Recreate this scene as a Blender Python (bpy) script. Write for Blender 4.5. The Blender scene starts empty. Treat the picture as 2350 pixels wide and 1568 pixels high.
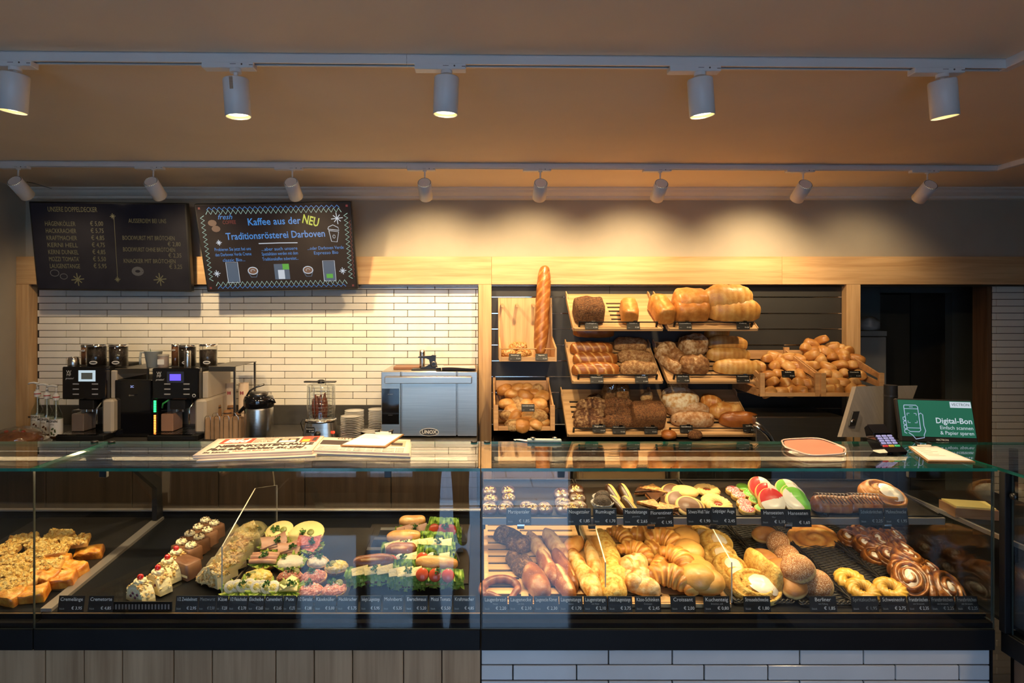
import bpy, bmesh, math, random
from mathutils import Vector, Matrix, Euler, noise
PI = math.pi; V = Vector
SC = bpy.context.scene; C = SC.collection
# ------------------------------------------------------------------ camera, world, exposure, lights
F, CX, CY, EYE = 1400.0, 1107.0, 710.0, 1.75      # focal length and principal point for a 2350 x 1568 frame
cam = bpy.data.cameras.new('camera'); cam.sensor_width = 36; cam.lens = F / 2350 * 36
cam.shift_x = (1175 - CX) / 2350; cam.shift_y = -(784 - CY) / 2350; cam.clip_start = .02
camo = bpy.data.objects.new('camera', cam); C.objects.link(camo)
camo.location = (0, 0, EYE); camo.rotation_euler = (PI / 2, 0, 0); SC.camera = camo
SC.view_settings.view_transform = 'Standard'; SC.view_settings.look = 'None'
SC.view_settings.gamma = 1; SC.view_settings.use_curve_mapping = False
SC.view_settings.exposure = 0.0
SC.cycles.use_denoising = True; SC.cycles.max_bounces = 10; SC.cycles.transparent_max_bounces = 24
SC.cycles.diffuse_bounces = 8; SC.cycles.glossy_bounces = 5; SC.cycles.sample_clamp_indirect = 6
SC.cycles.caustics_reflective = False; SC.cycles.caustics_refractive = False
w = bpy.data.worlds.new('overcast_sky'); SC.world = w; w.use_nodes = True
bg = w.node_tree.nodes['Background']; bg.inputs[0].default_value = (.40, .64, 1, 1); bg.inputs[1].default_value = 5.6
WARM = (1.0, .72, .40); WARM2 = (1.0, .70, .36)
P_SPOT, P_DOWN, P_SIDE = 64.0, 108.0, 26.0

def P(px, py, y): return V(((px - CX) * y / F, y, EYE - (py - CY) * y / F))
def X(px, y): return (px - CX) * y / F
def Z(py, y): return EYE - (py - CY) * y / F
def onplane(px, py, z0, s, y0):
    y = (EYE - z0 + s * y0) / ((py - CY) / F + s)
    return P(px, py, y)

# ------------------------------------------------------------------ materials
def nt(name):
    m = bpy.data.materials.new(name); m.use_nodes = True
    t = m.node_tree; return m, t, t.nodes['Principled BSDF'], t.nodes, t.links
def ramp(N, stops):
    r = N.new('ShaderNodeValToRGB'); e = r.color_ramp.elements
    while len(e) < len(stops): e.new(.5)
    for i, (p, c) in enumerate(stops): e[i].position = p; e[i].color = (*c, 1)
    return r
MATS = {}
def mat(name, col, rough=.5, metal=0, var=.08, scale=6, bump=0, bscale=40, emit=None, es=0, coat=0, trans=0, rnd=0, stretch=None, spec=.5):
    if name in MATS: return MATS[name]
    m, t, b, N, L = nt(name); MATS[name] = m
    tc = N.new('ShaderNodeTexCoord'); mp = N.new('ShaderNodeMapping'); L.new(tc.outputs['Object'], mp.inputs[0])
    if stretch: mp.inputs['Scale'].default_value = stretch
    n = N.new('ShaderNodeTexNoise'); n.inputs['Scale'].default_value = scale; n.inputs['Detail'].default_value = 4
    L.new(mp.outputs[0], n.inputs[0])
    d = tuple(max(0, c * (1 - var)) for c in col); h = tuple(min(1, c * (1 + var)) for c in col)
    r = ramp(N, [(.3, d), (.7, h)]); L.new(n.outputs[0], r.inputs[0])
    out = r.outputs[0]
    if rnd:
        oi = N.new('ShaderNodeObjectInfo'); mr = N.new('ShaderNodeMapRange'); mr.inputs[3].default_value = 1 - rnd; mr.inputs[4].default_value = 1 + rnd * .5
        L.new(oi.outputs['Random'], mr.inputs[0]); hs = N.new('ShaderNodeHueSaturation'); L.new(mr.outputs[0], hs.inputs['Value']); L.new(out, hs.inputs['Color']); out = hs.outputs[0]
    L.new(out, b.inputs['Base Color'])
    b.inputs['Roughness'].default_value = rough; b.inputs['Metallic'].default_value = metal
    b.inputs['Coat Weight'].default_value = coat; b.inputs['Specular IOR Level'].default_value = spec
    b.inputs['Transmission Weight'].default_value = trans
    if emit: b.inputs['Emission Color'].default_value = (*emit, 1); b.inputs['Emission Strength'].default_value = es
    if bump:
        n2 = N.new('ShaderNodeTexNoise'); n2.inputs['Scale'].default_value = bscale; n2.inputs['Detail'].default_value = 5; L.new(mp.outputs[0], n2.inputs[0])
        bp = N.new('ShaderNodeBump'); bp.inputs['Strength'].default_value = bump; bp.inputs['Distance'].default_value = .01
        L.new(n2.outputs[0], bp.inputs['Height']); L.new(bp.outputs[0], b.inputs['Normal'])
    return m
def wood(name, c0, c1, axis=0, rough=.45, sc=1.0, rnd=.12):
    if name in MATS: return MATS[name]
    m, t, b, N, L = nt(name); MATS[name] = m
    tc = N.new('ShaderNodeTexCoord'); oi = N.new('ShaderNodeObjectInfo')
    ad = N.new('ShaderNodeVectorMath'); ad.operation = 'ADD'; L.new(tc.outputs['Object'], ad.inputs[0])
    mu = N.new('ShaderNodeMath'); mu.operation = 'MULTIPLY'; mu.inputs[1].default_value = 7; L.new(oi.outputs['Random'], mu.inputs[0]); L.new(mu.outputs[0], ad.inputs[1])
    mp = N.new('ShaderNodeMapping'); s = [28 * sc] * 3; s[axis] = 1.6 * sc; mp.inputs['Scale'].default_value = s; L.new(ad.outputs[0], mp.inputs[0])
    n = N.new('ShaderNodeTexNoise'); n.inputs['Scale'].default_value = 1; n.inputs['Detail'].default_value = 6; n.inputs['Distortion'].default_value = .6; L.new(mp.outputs[0], n.inputs[0])
    mp2 = N.new('ShaderNodeMapping'); s2 = [160 * sc] * 3; s2[axis] = 5 * sc; mp2.inputs['Scale'].default_value = s2; L.new(ad.outputs[0], mp2.inputs[0])
    n2 = N.new('ShaderNodeTexNoise'); n2.inputs['Scale'].default_value = 1; L.new(mp2.outputs[0], n2.inputs[0])
    ma = N.new('ShaderNodeMath'); ma.operation = 'MULTIPLY_ADD'; ma.inputs[1].default_value = .35; L.new(n2.outputs[0], ma.inputs[0]); L.new(n.outputs[0], ma.inputs[2])
    r = ramp(N, [(.42, c0), (.82, c1)]); L.new(ma.outputs[0], r.inputs[0])
    mr = N.new('ShaderNodeMapRange'); mr.inputs[3].default_value = 1 - rnd; mr.inputs[4].default_value = 1 + rnd; L.new(oi.outputs['Random'], mr.inputs[0])
    hs = N.new('ShaderNodeHueSaturation'); L.new(mr.outputs[0], hs.inputs['Value']); L.new(r.outputs[0], hs.inputs['Color'])
    L.new(hs.outputs[0], b.inputs['Base Color']); b.inputs['Roughness'].default_value = rough
    bp = N.new('ShaderNodeBump'); bp.inputs['Strength'].default_value = .12; bp.inputs['Distance'].default_value = .003; L.new(n2.outputs[0], bp.inputs['Height']); L.new(bp.outputs[0], b.inputs['Normal'])
    return m
def food(name, dark, mid, light, rough=.55, nscale=30, namt=.35, bump=.4, bscale=120, speck=None, sscale=160, samt=.56, coat=0, sss=0):
    """baked goods: three albedos along the vertex value 'tone' with crumb noise; optional seeds or flour specks"""
    if name in MATS: return MATS[name]
    m, t, b, N, L = nt(name); MATS[name] = m
    at = N.new('ShaderNodeAttribute'); at.attribute_name = 'tone'
    tc = N.new('ShaderNodeTexCoord'); oi = N.new('ShaderNodeObjectInfo')
    ad = N.new('ShaderNodeVectorMath'); ad.operation = 'ADD'; L.new(tc.outputs['Object'], ad.inputs[0])
    mu = N.new('ShaderNodeMath'); mu.operation = 'MULTIPLY'; mu.inputs[1].default_value = 9; L.new(oi.outputs['Random'], mu.inputs[0]); L.new(mu.outputs[0], ad.inputs[1])
    n = N.new('ShaderNodeTexNoise'); n.inputs['Scale'].default_value = nscale; n.inputs['Detail'].default_value = 5; L.new(ad.outputs[0], n.inputs[0])
    sb = N.new('ShaderNodeMath'); sb.operation = 'MULTIPLY_ADD'; sb.inputs[1].default_value = namt * 4; sb.inputs[2].default_value = -namt * 2; L.new(n.outputs[0], sb.inputs[0])
    a = N.new('ShaderNodeMath'); a.operation = 'ADD'; L.new(sb.outputs[0], a.inputs[0]); L.new(at.outputs['Fac'], a.inputs[1])
    r = ramp(N, [(.05, dark), (.5, mid), (.95, light)]); L.new(a.outputs[0], r.inputs[0]); out = r.outputs[0]
    if speck:
        v = N.new('ShaderNodeTexNoise'); v.inputs['Scale'].default_value = sscale; v.inputs['Detail'].default_value = 2; L.new(ad.outputs[0], v.inputs[0])
        g = ramp(N, [(samt, (0, 0, 0)), (samt + .05, (1, 1, 1))]); L.new(v.outputs[0], g.inputs[0])
        k1 = N.new('ShaderNodeMath'); k1.operation = 'MULTIPLY_ADD'; k1.inputs[1].default_value = -3; k1.inputs[2].default_value = 2.8; k1.use_clamp = True; L.new(at.outputs['Fac'], k1.inputs[0]); k2 = N.new('ShaderNodeMath'); k2.operation = 'MULTIPLY'; L.new(k1.outputs[0], k2.inputs[0]); L.new(g.outputs[0], k2.inputs[1])
        mx = N.new('ShaderNodeMix'); mx.data_type = 'RGBA'; L.new(k2.outputs[0], mx.inputs[0]); L.new(out, mx.inputs[6]); mx.inputs[7].default_value = (*speck, 1); out = mx.outputs[2]
    L.new(out, b.inputs['Base Color']); b.inputs['Roughness'].default_value = rough; b.inputs['Coat Weight'].default_value = coat; b.inputs['Coat Roughness'].default_value = .25
    if sss: b.inputs['Subsurface Weight'].default_value = sss; b.inputs['Subsurface Radius'].default_value = (.01, .006, .003)
    n2 = N.new('ShaderNodeTexNoise'); n2.inputs['Scale'].default_value = bscale; n2.inputs['Detail'].default_value = 6; L.new(ad.outputs[0], n2.inputs[0])
    bp = N.new('ShaderNodeBump'); bp.inputs['Strength'].default_value = bump; bp.inputs['Distance'].default_value = .006
    L.new(n2.outputs[0], bp.inputs['Height']); L.new(bp.outputs[0], b.inputs['Normal'])
    return m
def glass(name, tint=(.97, .985, .98), r0=.04, rough=0.0, gain=.96):
    if name in MATS: return MATS[name]
    m, t, b, N, L = nt(name); MATS[name] = m; N.remove(b); o = N['Material Output']
    lw = N.new('ShaderNodeLayerWeight'); lw.inputs[0].default_value = .5
    pw = N.new('ShaderNodeMath'); pw.operation = 'POWER'; pw.inputs[1].default_value = 5; L.new(lw.outputs['Facing'], pw.inputs[0])
    ma = N.new('ShaderNodeMath'); ma.operation = 'MULTIPLY_ADD'; ma.inputs[1].default_value = gain; ma.inputs[2].default_value = r0; L.new(pw.outputs[0], ma.inputs[0])
    tr = N.new('ShaderNodeBsdfTransparent'); tr.inputs[0].default_value = (*tint, 1)
    gl = N.new('ShaderNodeBsdfGlossy'); gl.inputs['Roughness'].default_value = rough; gl.inputs[0].default_value = (1, 1, 1, 1)
    mx = N.new('ShaderNodeMixShader'); L.new(ma.outputs[0], mx.inputs[0]); L.new(tr.outputs[0], mx.inputs[1]); L.new(gl.outputs[0], mx.inputs[2]); L.new(mx.outputs[0], o.inputs[0])
    return m
def emit(name, col, s):
    return mat(name, (.02, .02, .02), .4, var=.02, emit=col, es=s)
def paint(name, col, rough=.6): return mat(name, col, rough, var=.04, scale=20)

# ------------------------------------------------------------------ mesh builder
class MB:
    def __init__(s): s.v = []; s.f = []; s.m = []; s.s = []; s.t = []
    def add(s, vs, fs, mi=0, smooth=False, M=None, tone=.5):
        o = len(s.v)
        for i, p in enumerate(vs):
            p = V(p); s.v.append(M @ p if M else p); s.t.append(tone[i] if isinstance(tone, (list, tuple)) else tone)
        for f in fs: s.f.append([o + k for k in f]); s.m.append(mi); s.s.append(smooth)
        return s
    def box(s, a, b, mi=0, M=None, bev=0):
        x0, y0, z0 = a; x1, y1, z1 = b
        if bev:
            e = bev; vs = []; idx = {}
            for ix, x in enumerate((x0, x1)):
                for iy, y in enumerate((y0, y1)):
                    for iz, z in enumerate((z0, z1)):
                        sx, sy, sz = (1 - 2 * ix), (1 - 2 * iy), (1 - 2 * iz)
                        for k, d in enumerate(((0, e * sy, e * sz), (e * sx, 0, e * sz), (e * sx, e * sy, 0))):
                            idx[ix, iy, iz, k] = len(vs); vs.append((x + d[0], y + d[1], z + d[2]))
            g = lambda ix, iy, iz, k: idx[ix, iy, iz, k]; fs = []
            for i in (0, 1):
                q = [(0, 0), (1, 0), (1, 1), (0, 1)]
                fs.append([g(i, a_, b_, 0) for a_, b_ in q]); fs.append([g(a_, i, b_, 1) for a_, b_ in q]); fs.append([g(a_, b_, i, 2) for a_, b_ in q])
            for i in (0, 1):
                for j in (0, 1):
                    fs.append([g(0, i, j, 1), g(1, i, j, 1), g(1, i, j, 2), g(0, i, j, 2)])
                    fs.append([g(i, 0, j, 0), g(i, 1, j, 0), g(i, 1, j, 2), g(i, 0, j, 2)])
                    fs.append([g(i, j, 0, 0), g(i, j, 1, 0), g(i, j, 1, 1), g(i, j, 0, 1)])
                    for k in (0, 1): fs.append([g(i, j, k, 0), g(i, j, k, 1), g(i, j, k, 2)])
            return s.add(vs, fs, mi, False, M)
        vs = [(x0, y0, z0), (x1, y0, z0), (x1, y1, z0), (x0, y1, z0), (x0, y0, z1), (x1, y0, z1), (x1, y1, z1), (x0, y1, z1)]
        return s.add(vs, [(0, 3, 2, 1), (4, 5, 6, 7), (0, 1, 5, 4), (1, 2, 6, 5), (2, 3, 7, 6), (3, 0, 4, 7)], mi, False, M)
    def cbox(s, c, d, mi=0, M=None, bev=0):
        return s.box([c[i] - d[i] / 2 for i in range(3)], [c[i] + d[i] / 2 for i in range(3)], mi, M, bev)
    def grid(s, fn, nu, nv, wu=False, wv=False, mi=0, smooth=True, M=None):
        vs = []; ts = []
        for i in range(nu):
            for j in range(nv):
                r = fn(i / (nu if wu else nu - 1), j / (nv if wv else nv - 1))
                if len(r) == 2: vs.append(r[0]); ts.append(r[1])
                else: vs.append(r); ts.append(.5)
        fs = []
        for i in range(nu if wu else nu - 1):
            for j in range(nv if wv else nv - 1):
                i2, j2 = (i + 1) % nu, (j + 1) % nv
                fs.append((i * nv + j, i2 * nv + j, i2 * nv + j2, i * nv + j2))
        return s.add(vs, fs, mi, smooth, M, ts)
    def lathe(s, prof, n=24, mi=0, M=None, smooth=True, tone=.5, caps=False):
        vs = []; fs = []; k = len(prof)
        for i in range(n):
            a = 2 * PI * i / n
            for r, z in prof: vs.append((r * math.cos(a), r * math.sin(a), z))
        for i in range(n):
            i2 = (i + 1) % n
            for j in range(k - 1): fs.append((i * k + j, i2 * k + j, i2 * k + j + 1, i * k + j + 1))
        if caps and prof[0][0] > 1e-6: fs.append([i * k for i in range(n)][::-1])
        if caps and prof[-1][0] > 1e-6: fs.append([i * k + k - 1 for i in range(n)])
        return s.add(vs, fs, mi, smooth, M, tone)
    def tube(s, pts, r, n=8, mi=0, closed=False, M=None, smooth=True, tone=.5, caps=True):
        pts = [V(p) for p in pts]; k = len(pts); vs = []; fs = []; ts = []; up = None
        for i, p in enumerate(pts):
            if closed: d = pts[(i + 1) % k] - pts[i - 1]
            else: d = pts[min(i + 1, k - 1)] - pts[max(i - 1, 0)]
            d.normalize()
            if up is None:
                up = V((0, 0, 1)) if abs(d.z) < .9 else V((1, 0, 0))
            a = d.cross(up)
            if a.length < 1e-5: a = d.orthogonal()
            a.normalize(); b = a.cross(d); up = b
            rr = r[i] if isinstance(r, (list, tuple)) else r
            for j in range(n):
                q = 2 * PI * j / n; vs.append(p + a * (rr * math.cos(q)) + b * (rr * math.sin(q)))
                ts.append(tone[i] if isinstance(tone, (list, tuple)) else tone)
        for i in range(k if closed else k - 1):
            i2 = (i + 1) % k
            for j in range(n):
                j2 = (j + 1) % n; fs.append((i * n + j, i * n + j2, i2 * n + j2, i2 * n + j))
        if caps and not closed: fs.append(list(range(n))[::-1]); fs.append([(k - 1) * n + j for j in range(n)])
        return s.add(vs, fs, mi, smooth, M, ts)
    def cyl(s, p0, p1, r, r1=None, n=16, mi=0, M=None):
        p0, p1 = V(p0), V(p1); d = (p1 - p0).normalized(); a = d.orthogonal().normalized(); b = d.cross(a)
        r1 = r if r1 is None else r1; vs = []; fs = []
        for p, q in ((p0, r), (p1, r1)):
            for j in range(n): t = 2 * PI * j / n; vs.append(p + a * (q * math.cos(t)) + b * (q * math.sin(t)))
        o = len(s.v); s.add(vs, [(j, (j + 1) % n, n + (j + 1) % n, n + j) for j in range(n)], mi, True, M)
        s.add([vs[j] for j in range(n)], [list(range(n))[::-1]], mi, False, M); s.add([vs[n + j] for j in range(n)], [list(range(n))], mi, False, M)
        return s
    def prism(s, poly, z0, z1, mi=0, M=None, tone=.5):
        n = len(poly); vs = [(p[0], p[1], z0) for p in poly] + [(p[0], p[1], z1) for p in poly]
        return s.add(vs, [list(range(n))[::-1], list(range(n, 2 * n))] + [(j, (j + 1) % n, n + (j + 1) % n, n + j) for j in range(n)], mi, False, M, tone)
    def strip(s, pts, wd, mi=0, M=None, z=0):
        pts = [V((p[0], p[1])) for p in pts]; vs = []
        for i, p in enumerate(pts):
            d = (pts[min(i + 1, len(pts) - 1)] - pts[max(i - 1, 0)]).normalized(); q = V((-d.y, d.x)) * wd / 2
            vs += [(p.x + q.x, p.y + q.y, z), (p.x - q.x, p.y - q.y, z)]
        return s.add(vs, [(2 * i, 2 * i + 1, 2 * i + 3, 2 * i + 2) for i in range(len(pts) - 1)], mi, False, M)
    def text(s, body, size, M=None, mi=0, align='CENTER', width=None, shear=0, bold=0, ext=0):
        cu = bpy.data.curves.new('lettering', 'FONT'); cu.body = body; cu.size = size; cu.align_x = align; cu.align_y = 'CENTER'
        cu.shear = shear; cu.resolution_u = 2; cu.offset = bold * size; cu.extrude = ext
        ob = bpy.data.objects.new('lettering', cu); me = bpy.data.meshes.new_from_object(ob)
        vs = [v.co.copy() for v in me.vertices]; fs = [tuple(p.vertices) for p in me.polygons]
        bpy.data.objects.remove(ob); bpy.data.curves.remove(cu); bpy.data.meshes.remove(me)
        if width and vs:
            x0 = min(v.x for v in vs); x1 = max(v.x for v in vs)
            if x1 - x0 > width:
                k = width / (x1 - x0)
                for v in vs: v.x *= k
        return s.add(vs, fs, mi, False, M)
    def mesh(s, name, mats):
        me = bpy.data.meshes.new(name); me.from_pydata([tuple(v) for v in s.v], [], s.f); me.update()
        if not isinstance(mats, (list, tuple)): mats = [mats]
        for m in mats: me.materials.append(m)
        me.polygons.foreach_set('material_index', s.m); me.polygons.foreach_set('use_smooth', s.s)
        at = me.attributes.new('tone', 'FLOAT', 'POINT'); at.data.foreach_set('value', s.t)
        return me
    def build(s, name, mats, parent=None, loc=(0, 0, 0), rot=(0, 0, 0), fix=True):
        me = s.mesh(name, mats)
        if fix:
            bm = bmesh.new(); bm.from_mesh(me); bmesh.ops.recalc_face_normals(bm, faces=bm.faces); bm.to_mesh(me); bm.free()
        return obj(name, me, parent, loc, rot)
def obj(name, me, parent=None, loc=(0, 0, 0), rot=(0, 0, 0)):
    o = bpy.data.objects.new(name, me); C.objects.link(o); o.location = loc; o.rotation_euler = rot
    if parent: o.parent = parent
    return o
def tag(o, label=None, cat=None, group=None, kind=None):
    if label: o['label'] = label
    if cat: o['category'] = cat
    if group: o['group'] = group
    if kind: o['kind'] = kind
    return o
def T(name, label, cat, loc=(0, 0, 0), rot=(0, 0, 0), group=None):
    o = bpy.data.objects.new(name, None); C.objects.link(o); o.location = loc; o.rotation_euler = rot; o.empty_display_size = .05
    return tag(o, label, cat, group)
def dup(root, loc, rot=None, label=None, group=None):
    r = root.copy(); C.objects.link(r); r.location = loc
    if rot is not None: r.rotation_euler = rot
    if label: r['label'] = label
    if group: r['group'] = group
    for ch in list(root.children):
        c = ch.copy(); C.objects.link(c); c.parent = r
        for g in list(ch.children): d = g.copy(); C.objects.link(d); d.parent = c
    return r
def struct(name, mb, mats, label=None):
    o = mb.build(name, mats); o['kind'] = 'structure'
    if label: o['label'] = label
    return o
RX = Matrix.Rotation(PI / 2, 4, 'X')     # print plane: local x right, y up, faces the shop (-Y)
def at(x, y, z): return Matrix.Translation((x, y, z))

# ------------------------------------------------------------------ shared materials
oak_h = wood('light_oak_along_x', (.45, .255, .105), (.64, .41, .20), 0)
oak_v = wood('light_oak_along_z', (.45, .255, .105), (.64, .41, .20), 2)
oak_y = wood('light_oak_along_y', (.45, .255, .105), (.64, .41, .20), 1)
cladwood = wood('grey_brown_oak_cladding', (.28, .165, .085), (.46, .30, .17), 2, .55, .7, .10)
cratewood = wood('orange_crate_wood', (.42, .22, .09), (.62, .36, .16), 0, .5)
plaster = mat('beige_plaster', (.41, .365, .285), .9, var=.03, bump=.08, bscale=180)
ceil_m = mat('warm_ceiling_paint', (.86, .72, .54), .92, var=.025, scale=3, bump=.04, bscale=150)
white_m = mat('white_lamp_enamel', (.78, .77, .75), .38, var=.02)
cornice_m = mat('white_cornice_paint', (.74, .69, .60), .6, var=.03)
tile_m = mat('cream_glazed_tile', (.80, .765, .68), .16, var=.05, scale=5, bump=.05, bscale=25, rnd=.07, coat=.3)
tile2_m = mat('pale_grey_glazed_tile', (.60, .61, .62), .14, var=.05, scale=5, bump=.06, bscale=16, rnd=.08, coat=.3)
grout = mat('dark_grout', (.035, .03, .026), .95, var=.2, scale=60)
black = mat('black_plastic', (.012, .012, .013), .35, var=.2)
blackm = mat('black_powder_coat', (.007, .007, .008), .55, var=.15, bump=.05, bscale=300, spec=.25)
blackg = mat('gloss_black_glass', (.006, .006, .008), .05, var=.1, coat=.6)
anth = mat('anthracite_panel', (.030, .029, .027), .5, var=.12, scale=3)
splash_m = mat('dark_grey_splashback', (.055, .052, .048), .42, var=.15, scale=4)
steel = mat('brushed_steel', (.58, .56, .52), .27, 1, var=.08, scale=3, stretch=(1, 1, 60))
steel_h = mat('brushed_steel_panel', (.60, .555, .48), .30, 1, var=.10, scale=3, stretch=(1, 60, 60))
chrome = mat('chrome', (.80, .79, .77), .10, 1, var=.03)
dsteel = mat('dark_steel', (.16, .15, .14), .35, 1, var=.12)
creamp = mat('champagne_plastic', (.50, .43, .34), .4, var=.05)
paper_m = mat('white_paper', (.80, .78, .73), .8, var=.03)
kraft = mat('brown_kraft_paper', (.36, .22, .12), .8, var=.10, scale=20)
gl = glass('clear_glass'); gl_edge = mat('green_glass_edge', (.012, .16, .11), .12, var=.35, scale=9, spec=.8)
acry = glass('clear_acrylic', (.97, .97, .96), .045); acry_edge = mat('bright_acrylic_edge', (.62, .58, .46), .25, var=.1)
ink = mat('white_tag_print', (.75, .75, .72), .6, var=.03); ink2 = mat('grey_tag_print', (.32, .32, .31), .6, var=.05)
cardm = mat('matt_black_tag_card', (.012, .012, .012), .38, var=.2, spec=.35)
porc = mat('white_porcelain', (.72, .70, .66), .15, var=.03)
ordn = ['first', 'second', 'third', 'fourth', 'fifth', 'sixth', 'seventh', 'eighth', 'ninth', 'tenth']
# ------------------------------------------------------------------ room
WALL, FRAME, CEIL, LEFT, RIGHT = 4.48, 4.384, 2.633, -3.354, 5.2
FRONT = -1.5
struct('floor', MB().box((-4.4, FRONT, -.05), (RIGHT, 7.6, 0)), None or mat('dark_glossy_floor_tile', (.030, .032, .036), .08, var=.15, scale=3, bump=.02, bscale=20, spec=1.0, coat=1))
struct('ceiling', MB().box((-4.4, FRONT - .1, CEIL), (RIGHT, 7.6, CEIL + .1)), ceil_m)
wb = MB()
wb.box((LEFT - .1, WALL, 0), (X(1962, FRAME), WALL + .12, CEIL)).box((X(1962, FRAME), WALL, Z(655, WALL)), (RIGHT, WALL + .12, CEIL)).box((X(2272, WALL), WALL, 0), (RIGHT, WALL + .12, Z(655, WALL)))
wall_back = struct('wall_back', wb, plaster)
struct('wall_left', MB().box((LEFT - .12, FRONT, 0), (LEFT, WALL, CEIL)), plaster)
struct('wall_right', MB().box((RIGHT, FRONT, 0), (RIGHT + .12, 7.6, CEIL)), plaster)
# street front behind the camera: masonry, a wide doorway, a low window; pavement outside
wf = MB(); dx0, dx1 = -.52, .78
wf.box((LEFT - .1, FRONT - .14, 0), (-1.75, FRONT, CEIL)).box((dx1 + .12, FRONT - .14, 0), (RIGHT, FRONT, CEIL)).box((-1.75, FRONT - .14, 2.3), (dx1 + .12, FRONT, CEIL))
wf.box((-1.75, FRONT - .14, 0), (dx0 - .1, FRONT, .12))
struct('wall_front', wf, plaster)
brownw = wood('brown_shopfront_wood', (.12, .06, .03), (.24, .13, .06), 2, .4)
tr = MB()
for x in (-1.75, -1.12, dx0 - .1, dx1): tr.box((x, FRONT - .13, .0), (x + .1, FRONT + .02, 2.3))
tr.box((-1.75, FRONT - .12, .12), (dx0 - .02, FRONT + .01, .26)).box((-1.75, FRONT - .13, 2.2), (dx1 + .1, FRONT + .02, 2.3))
struct('trim_1', tr, brownw)
struct('window_1', MB().box((-1.65, FRONT - .06, .26), (-1.12, FRONT - .054, 2.2)).box((-1.02, FRONT - .06, .26), (dx0 - .1, FRONT - .054, 2.2)), gl)
pv = MB().box((-9, -14, -.06), (9, FRONT - .14, -.01))
struct('trim_2', MB().box((dx0, FRONT - .14, -.01), (dx1, FRONT, .005)), steel)
m_, t_, b_, N_, L_ = nt('street_paving'); br = N_.new('ShaderNodeTexBrick'); tcn = N_.new('ShaderNodeTexCoord'); L_.new(tcn.outputs['Object'], br.inputs[0])
br.inputs['Color1'].default_value = (.66, .66, .67, 1); br.inputs['Color2'].default_value = (.58, .58, .60, 1); br.inputs['Mortar'].default_value = (.15, .15, .15, 1)
br.inputs['Scale'].default_value = 1; br.inputs['Mortar Size'].default_value = .008; br.inputs['Brick Width'].default_value = .5; br.inputs['Row Height'].default_value = .35; L_.new(br.outputs[0], b_.inputs['Base Color']); b_.inputs['Roughness'].default_value = .6
pvo = pv.build('pavement', m_); pvo['kind'] = 'structure'
# cornice: stepped moulding along the back wall
prof = [(WALL, CEIL), (WALL - .085, CEIL), (WALL - .085, CEIL - .012), (WALL - .07, CEIL - .018), (WALL - .062, CEIL - .036), (WALL - .045, CEIL - .05), (WALL - .03, CEIL - .056), (WALL - .03, CEIL - .075), (WALL, CEIL - .082)]
Mx = Matrix(((0, 0, 1, 0), (1, 0, 0, 0), (0, 1, 0, 0), (0, 0, 0, 1)))
struct('trim_3', MB().prism(prof, LEFT, RIGHT, 0, Mx), cornice_m)
# oak portal frame
fx = [X(36, FRAME), X(65, FRAME), X(1098, FRAME), X(1128, FRAME), X(1943, FRAME), X(1975, FRAME)]
ft, fb = Z(589, FRAME), Z(653, FRAME)
fr = T('oak_portal_frame', 'light oak portal frame around tiled wall and bread wall', 'frame', (0, 0, 0))
seams = [LEFT + .002, X(1128, FRAME), X(1795, FRAME), RIGHT - .002]
for i in range(3): MB().box((seams[i] + .0006, FRAME, fb), (seams[i + 1] - .0006, WALL - .001, ft), bev=.0015).build('beam', oak_h, fr)
for a in (0, 2, 4): MB().box((fx[a], FRAME, 0), (fx[a + 1], WALL - .001, fb - .0006), bev=.0015).build('post', oak_v, fr)
MB().box((fx[1], FRAME + .03, fb - .012), (RIGHT - .01, WALL - .001, fb - .0008)).build('shadow_strip', dsteel, fr)
# tiled wall: every tile a piece of the back wall
def tile_mesh(wd, ht, d, b, name, m):
    return MB().box((0, -d, 0), (wd, 0, ht), bev=b).mesh(name, m)
TL, TS, TR_, G = .4, .2, .05, .004
struct('trim_4', MB().box((fx[1], WALL - .006, .9), (fx[2], WALL - .0005, fb)).box((X(2272, WALL), WALL - .006, .02), (RIGHT, WALL - .0005, fb + .1)), grout)
cache = {}
def put_tile(parent, x0, x1, z, y, h=TR_, m=tile_m, d=.008, g=G):
    wd = round(x1 - x0 - g, 4)
    if wd < .012: return
    k = (wd, h, m.name)
    if k not in cache: cache[k] = tile_mesh(wd, h - g, d, .0015, 'tile', m)
    obj('tile', cache[k], parent, (x0 + g / 2, y + random.uniform(-.0006, .0006), z + g / 2), (random.uniform(-.003, .003), 0, 0))
def tile_field(parent, xa, xb, ztop, rows, ref, y, first=0, **k):
    """ref: x where a long tile starts in even rows; odd rows shift by half a period"""
    h = k.get('h', TR_); lng = k.pop('lng', TL); sh = lng / 2; per = lng + sh
    for r in range(rows):
        z = ztop - (r + 1) * h; x = ref - (per / 2 if (r + first) % 2 else 0)
        while x > xa - per: x -= per
        while x < xb:
            for a, b in ((x, x + lng), (x + lng, x + per)):
                a, b = max(a, xa), min(b, xb)
                if b - a > .01: put_tile(parent, a, b, z, y, **k)
            x += per
random.seed(3)
ztop = Z(1055, 4.0); 
row0 = Z(440 + 1003 / 3.917, WALL)       # a joint seen under the screens
tile_field(wall_back, fx[1] + .004, fx[2] - .002, row0 + 3 * TR_, 21, X(154.5, WALL), WALL - .006, first=1)
rj = Z(600 + 500 / 5.73, WALL)
tile_field(wall_back, X(2274, WALL), X(2352, WALL), rj + 2 * TR_, 40, X(2346, WALL), WALL - .006, first=0)
MB().box((fx[1] + .01, WALL - .03, .91), (fx[2] - .004, WALL - .016, Z(930, WALL - .03)), bev=.001).build('splashback', splash_m, None)['kind'] = 'structure'
bpy.data.objects['splashback'].name = 'trim_5'
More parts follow.
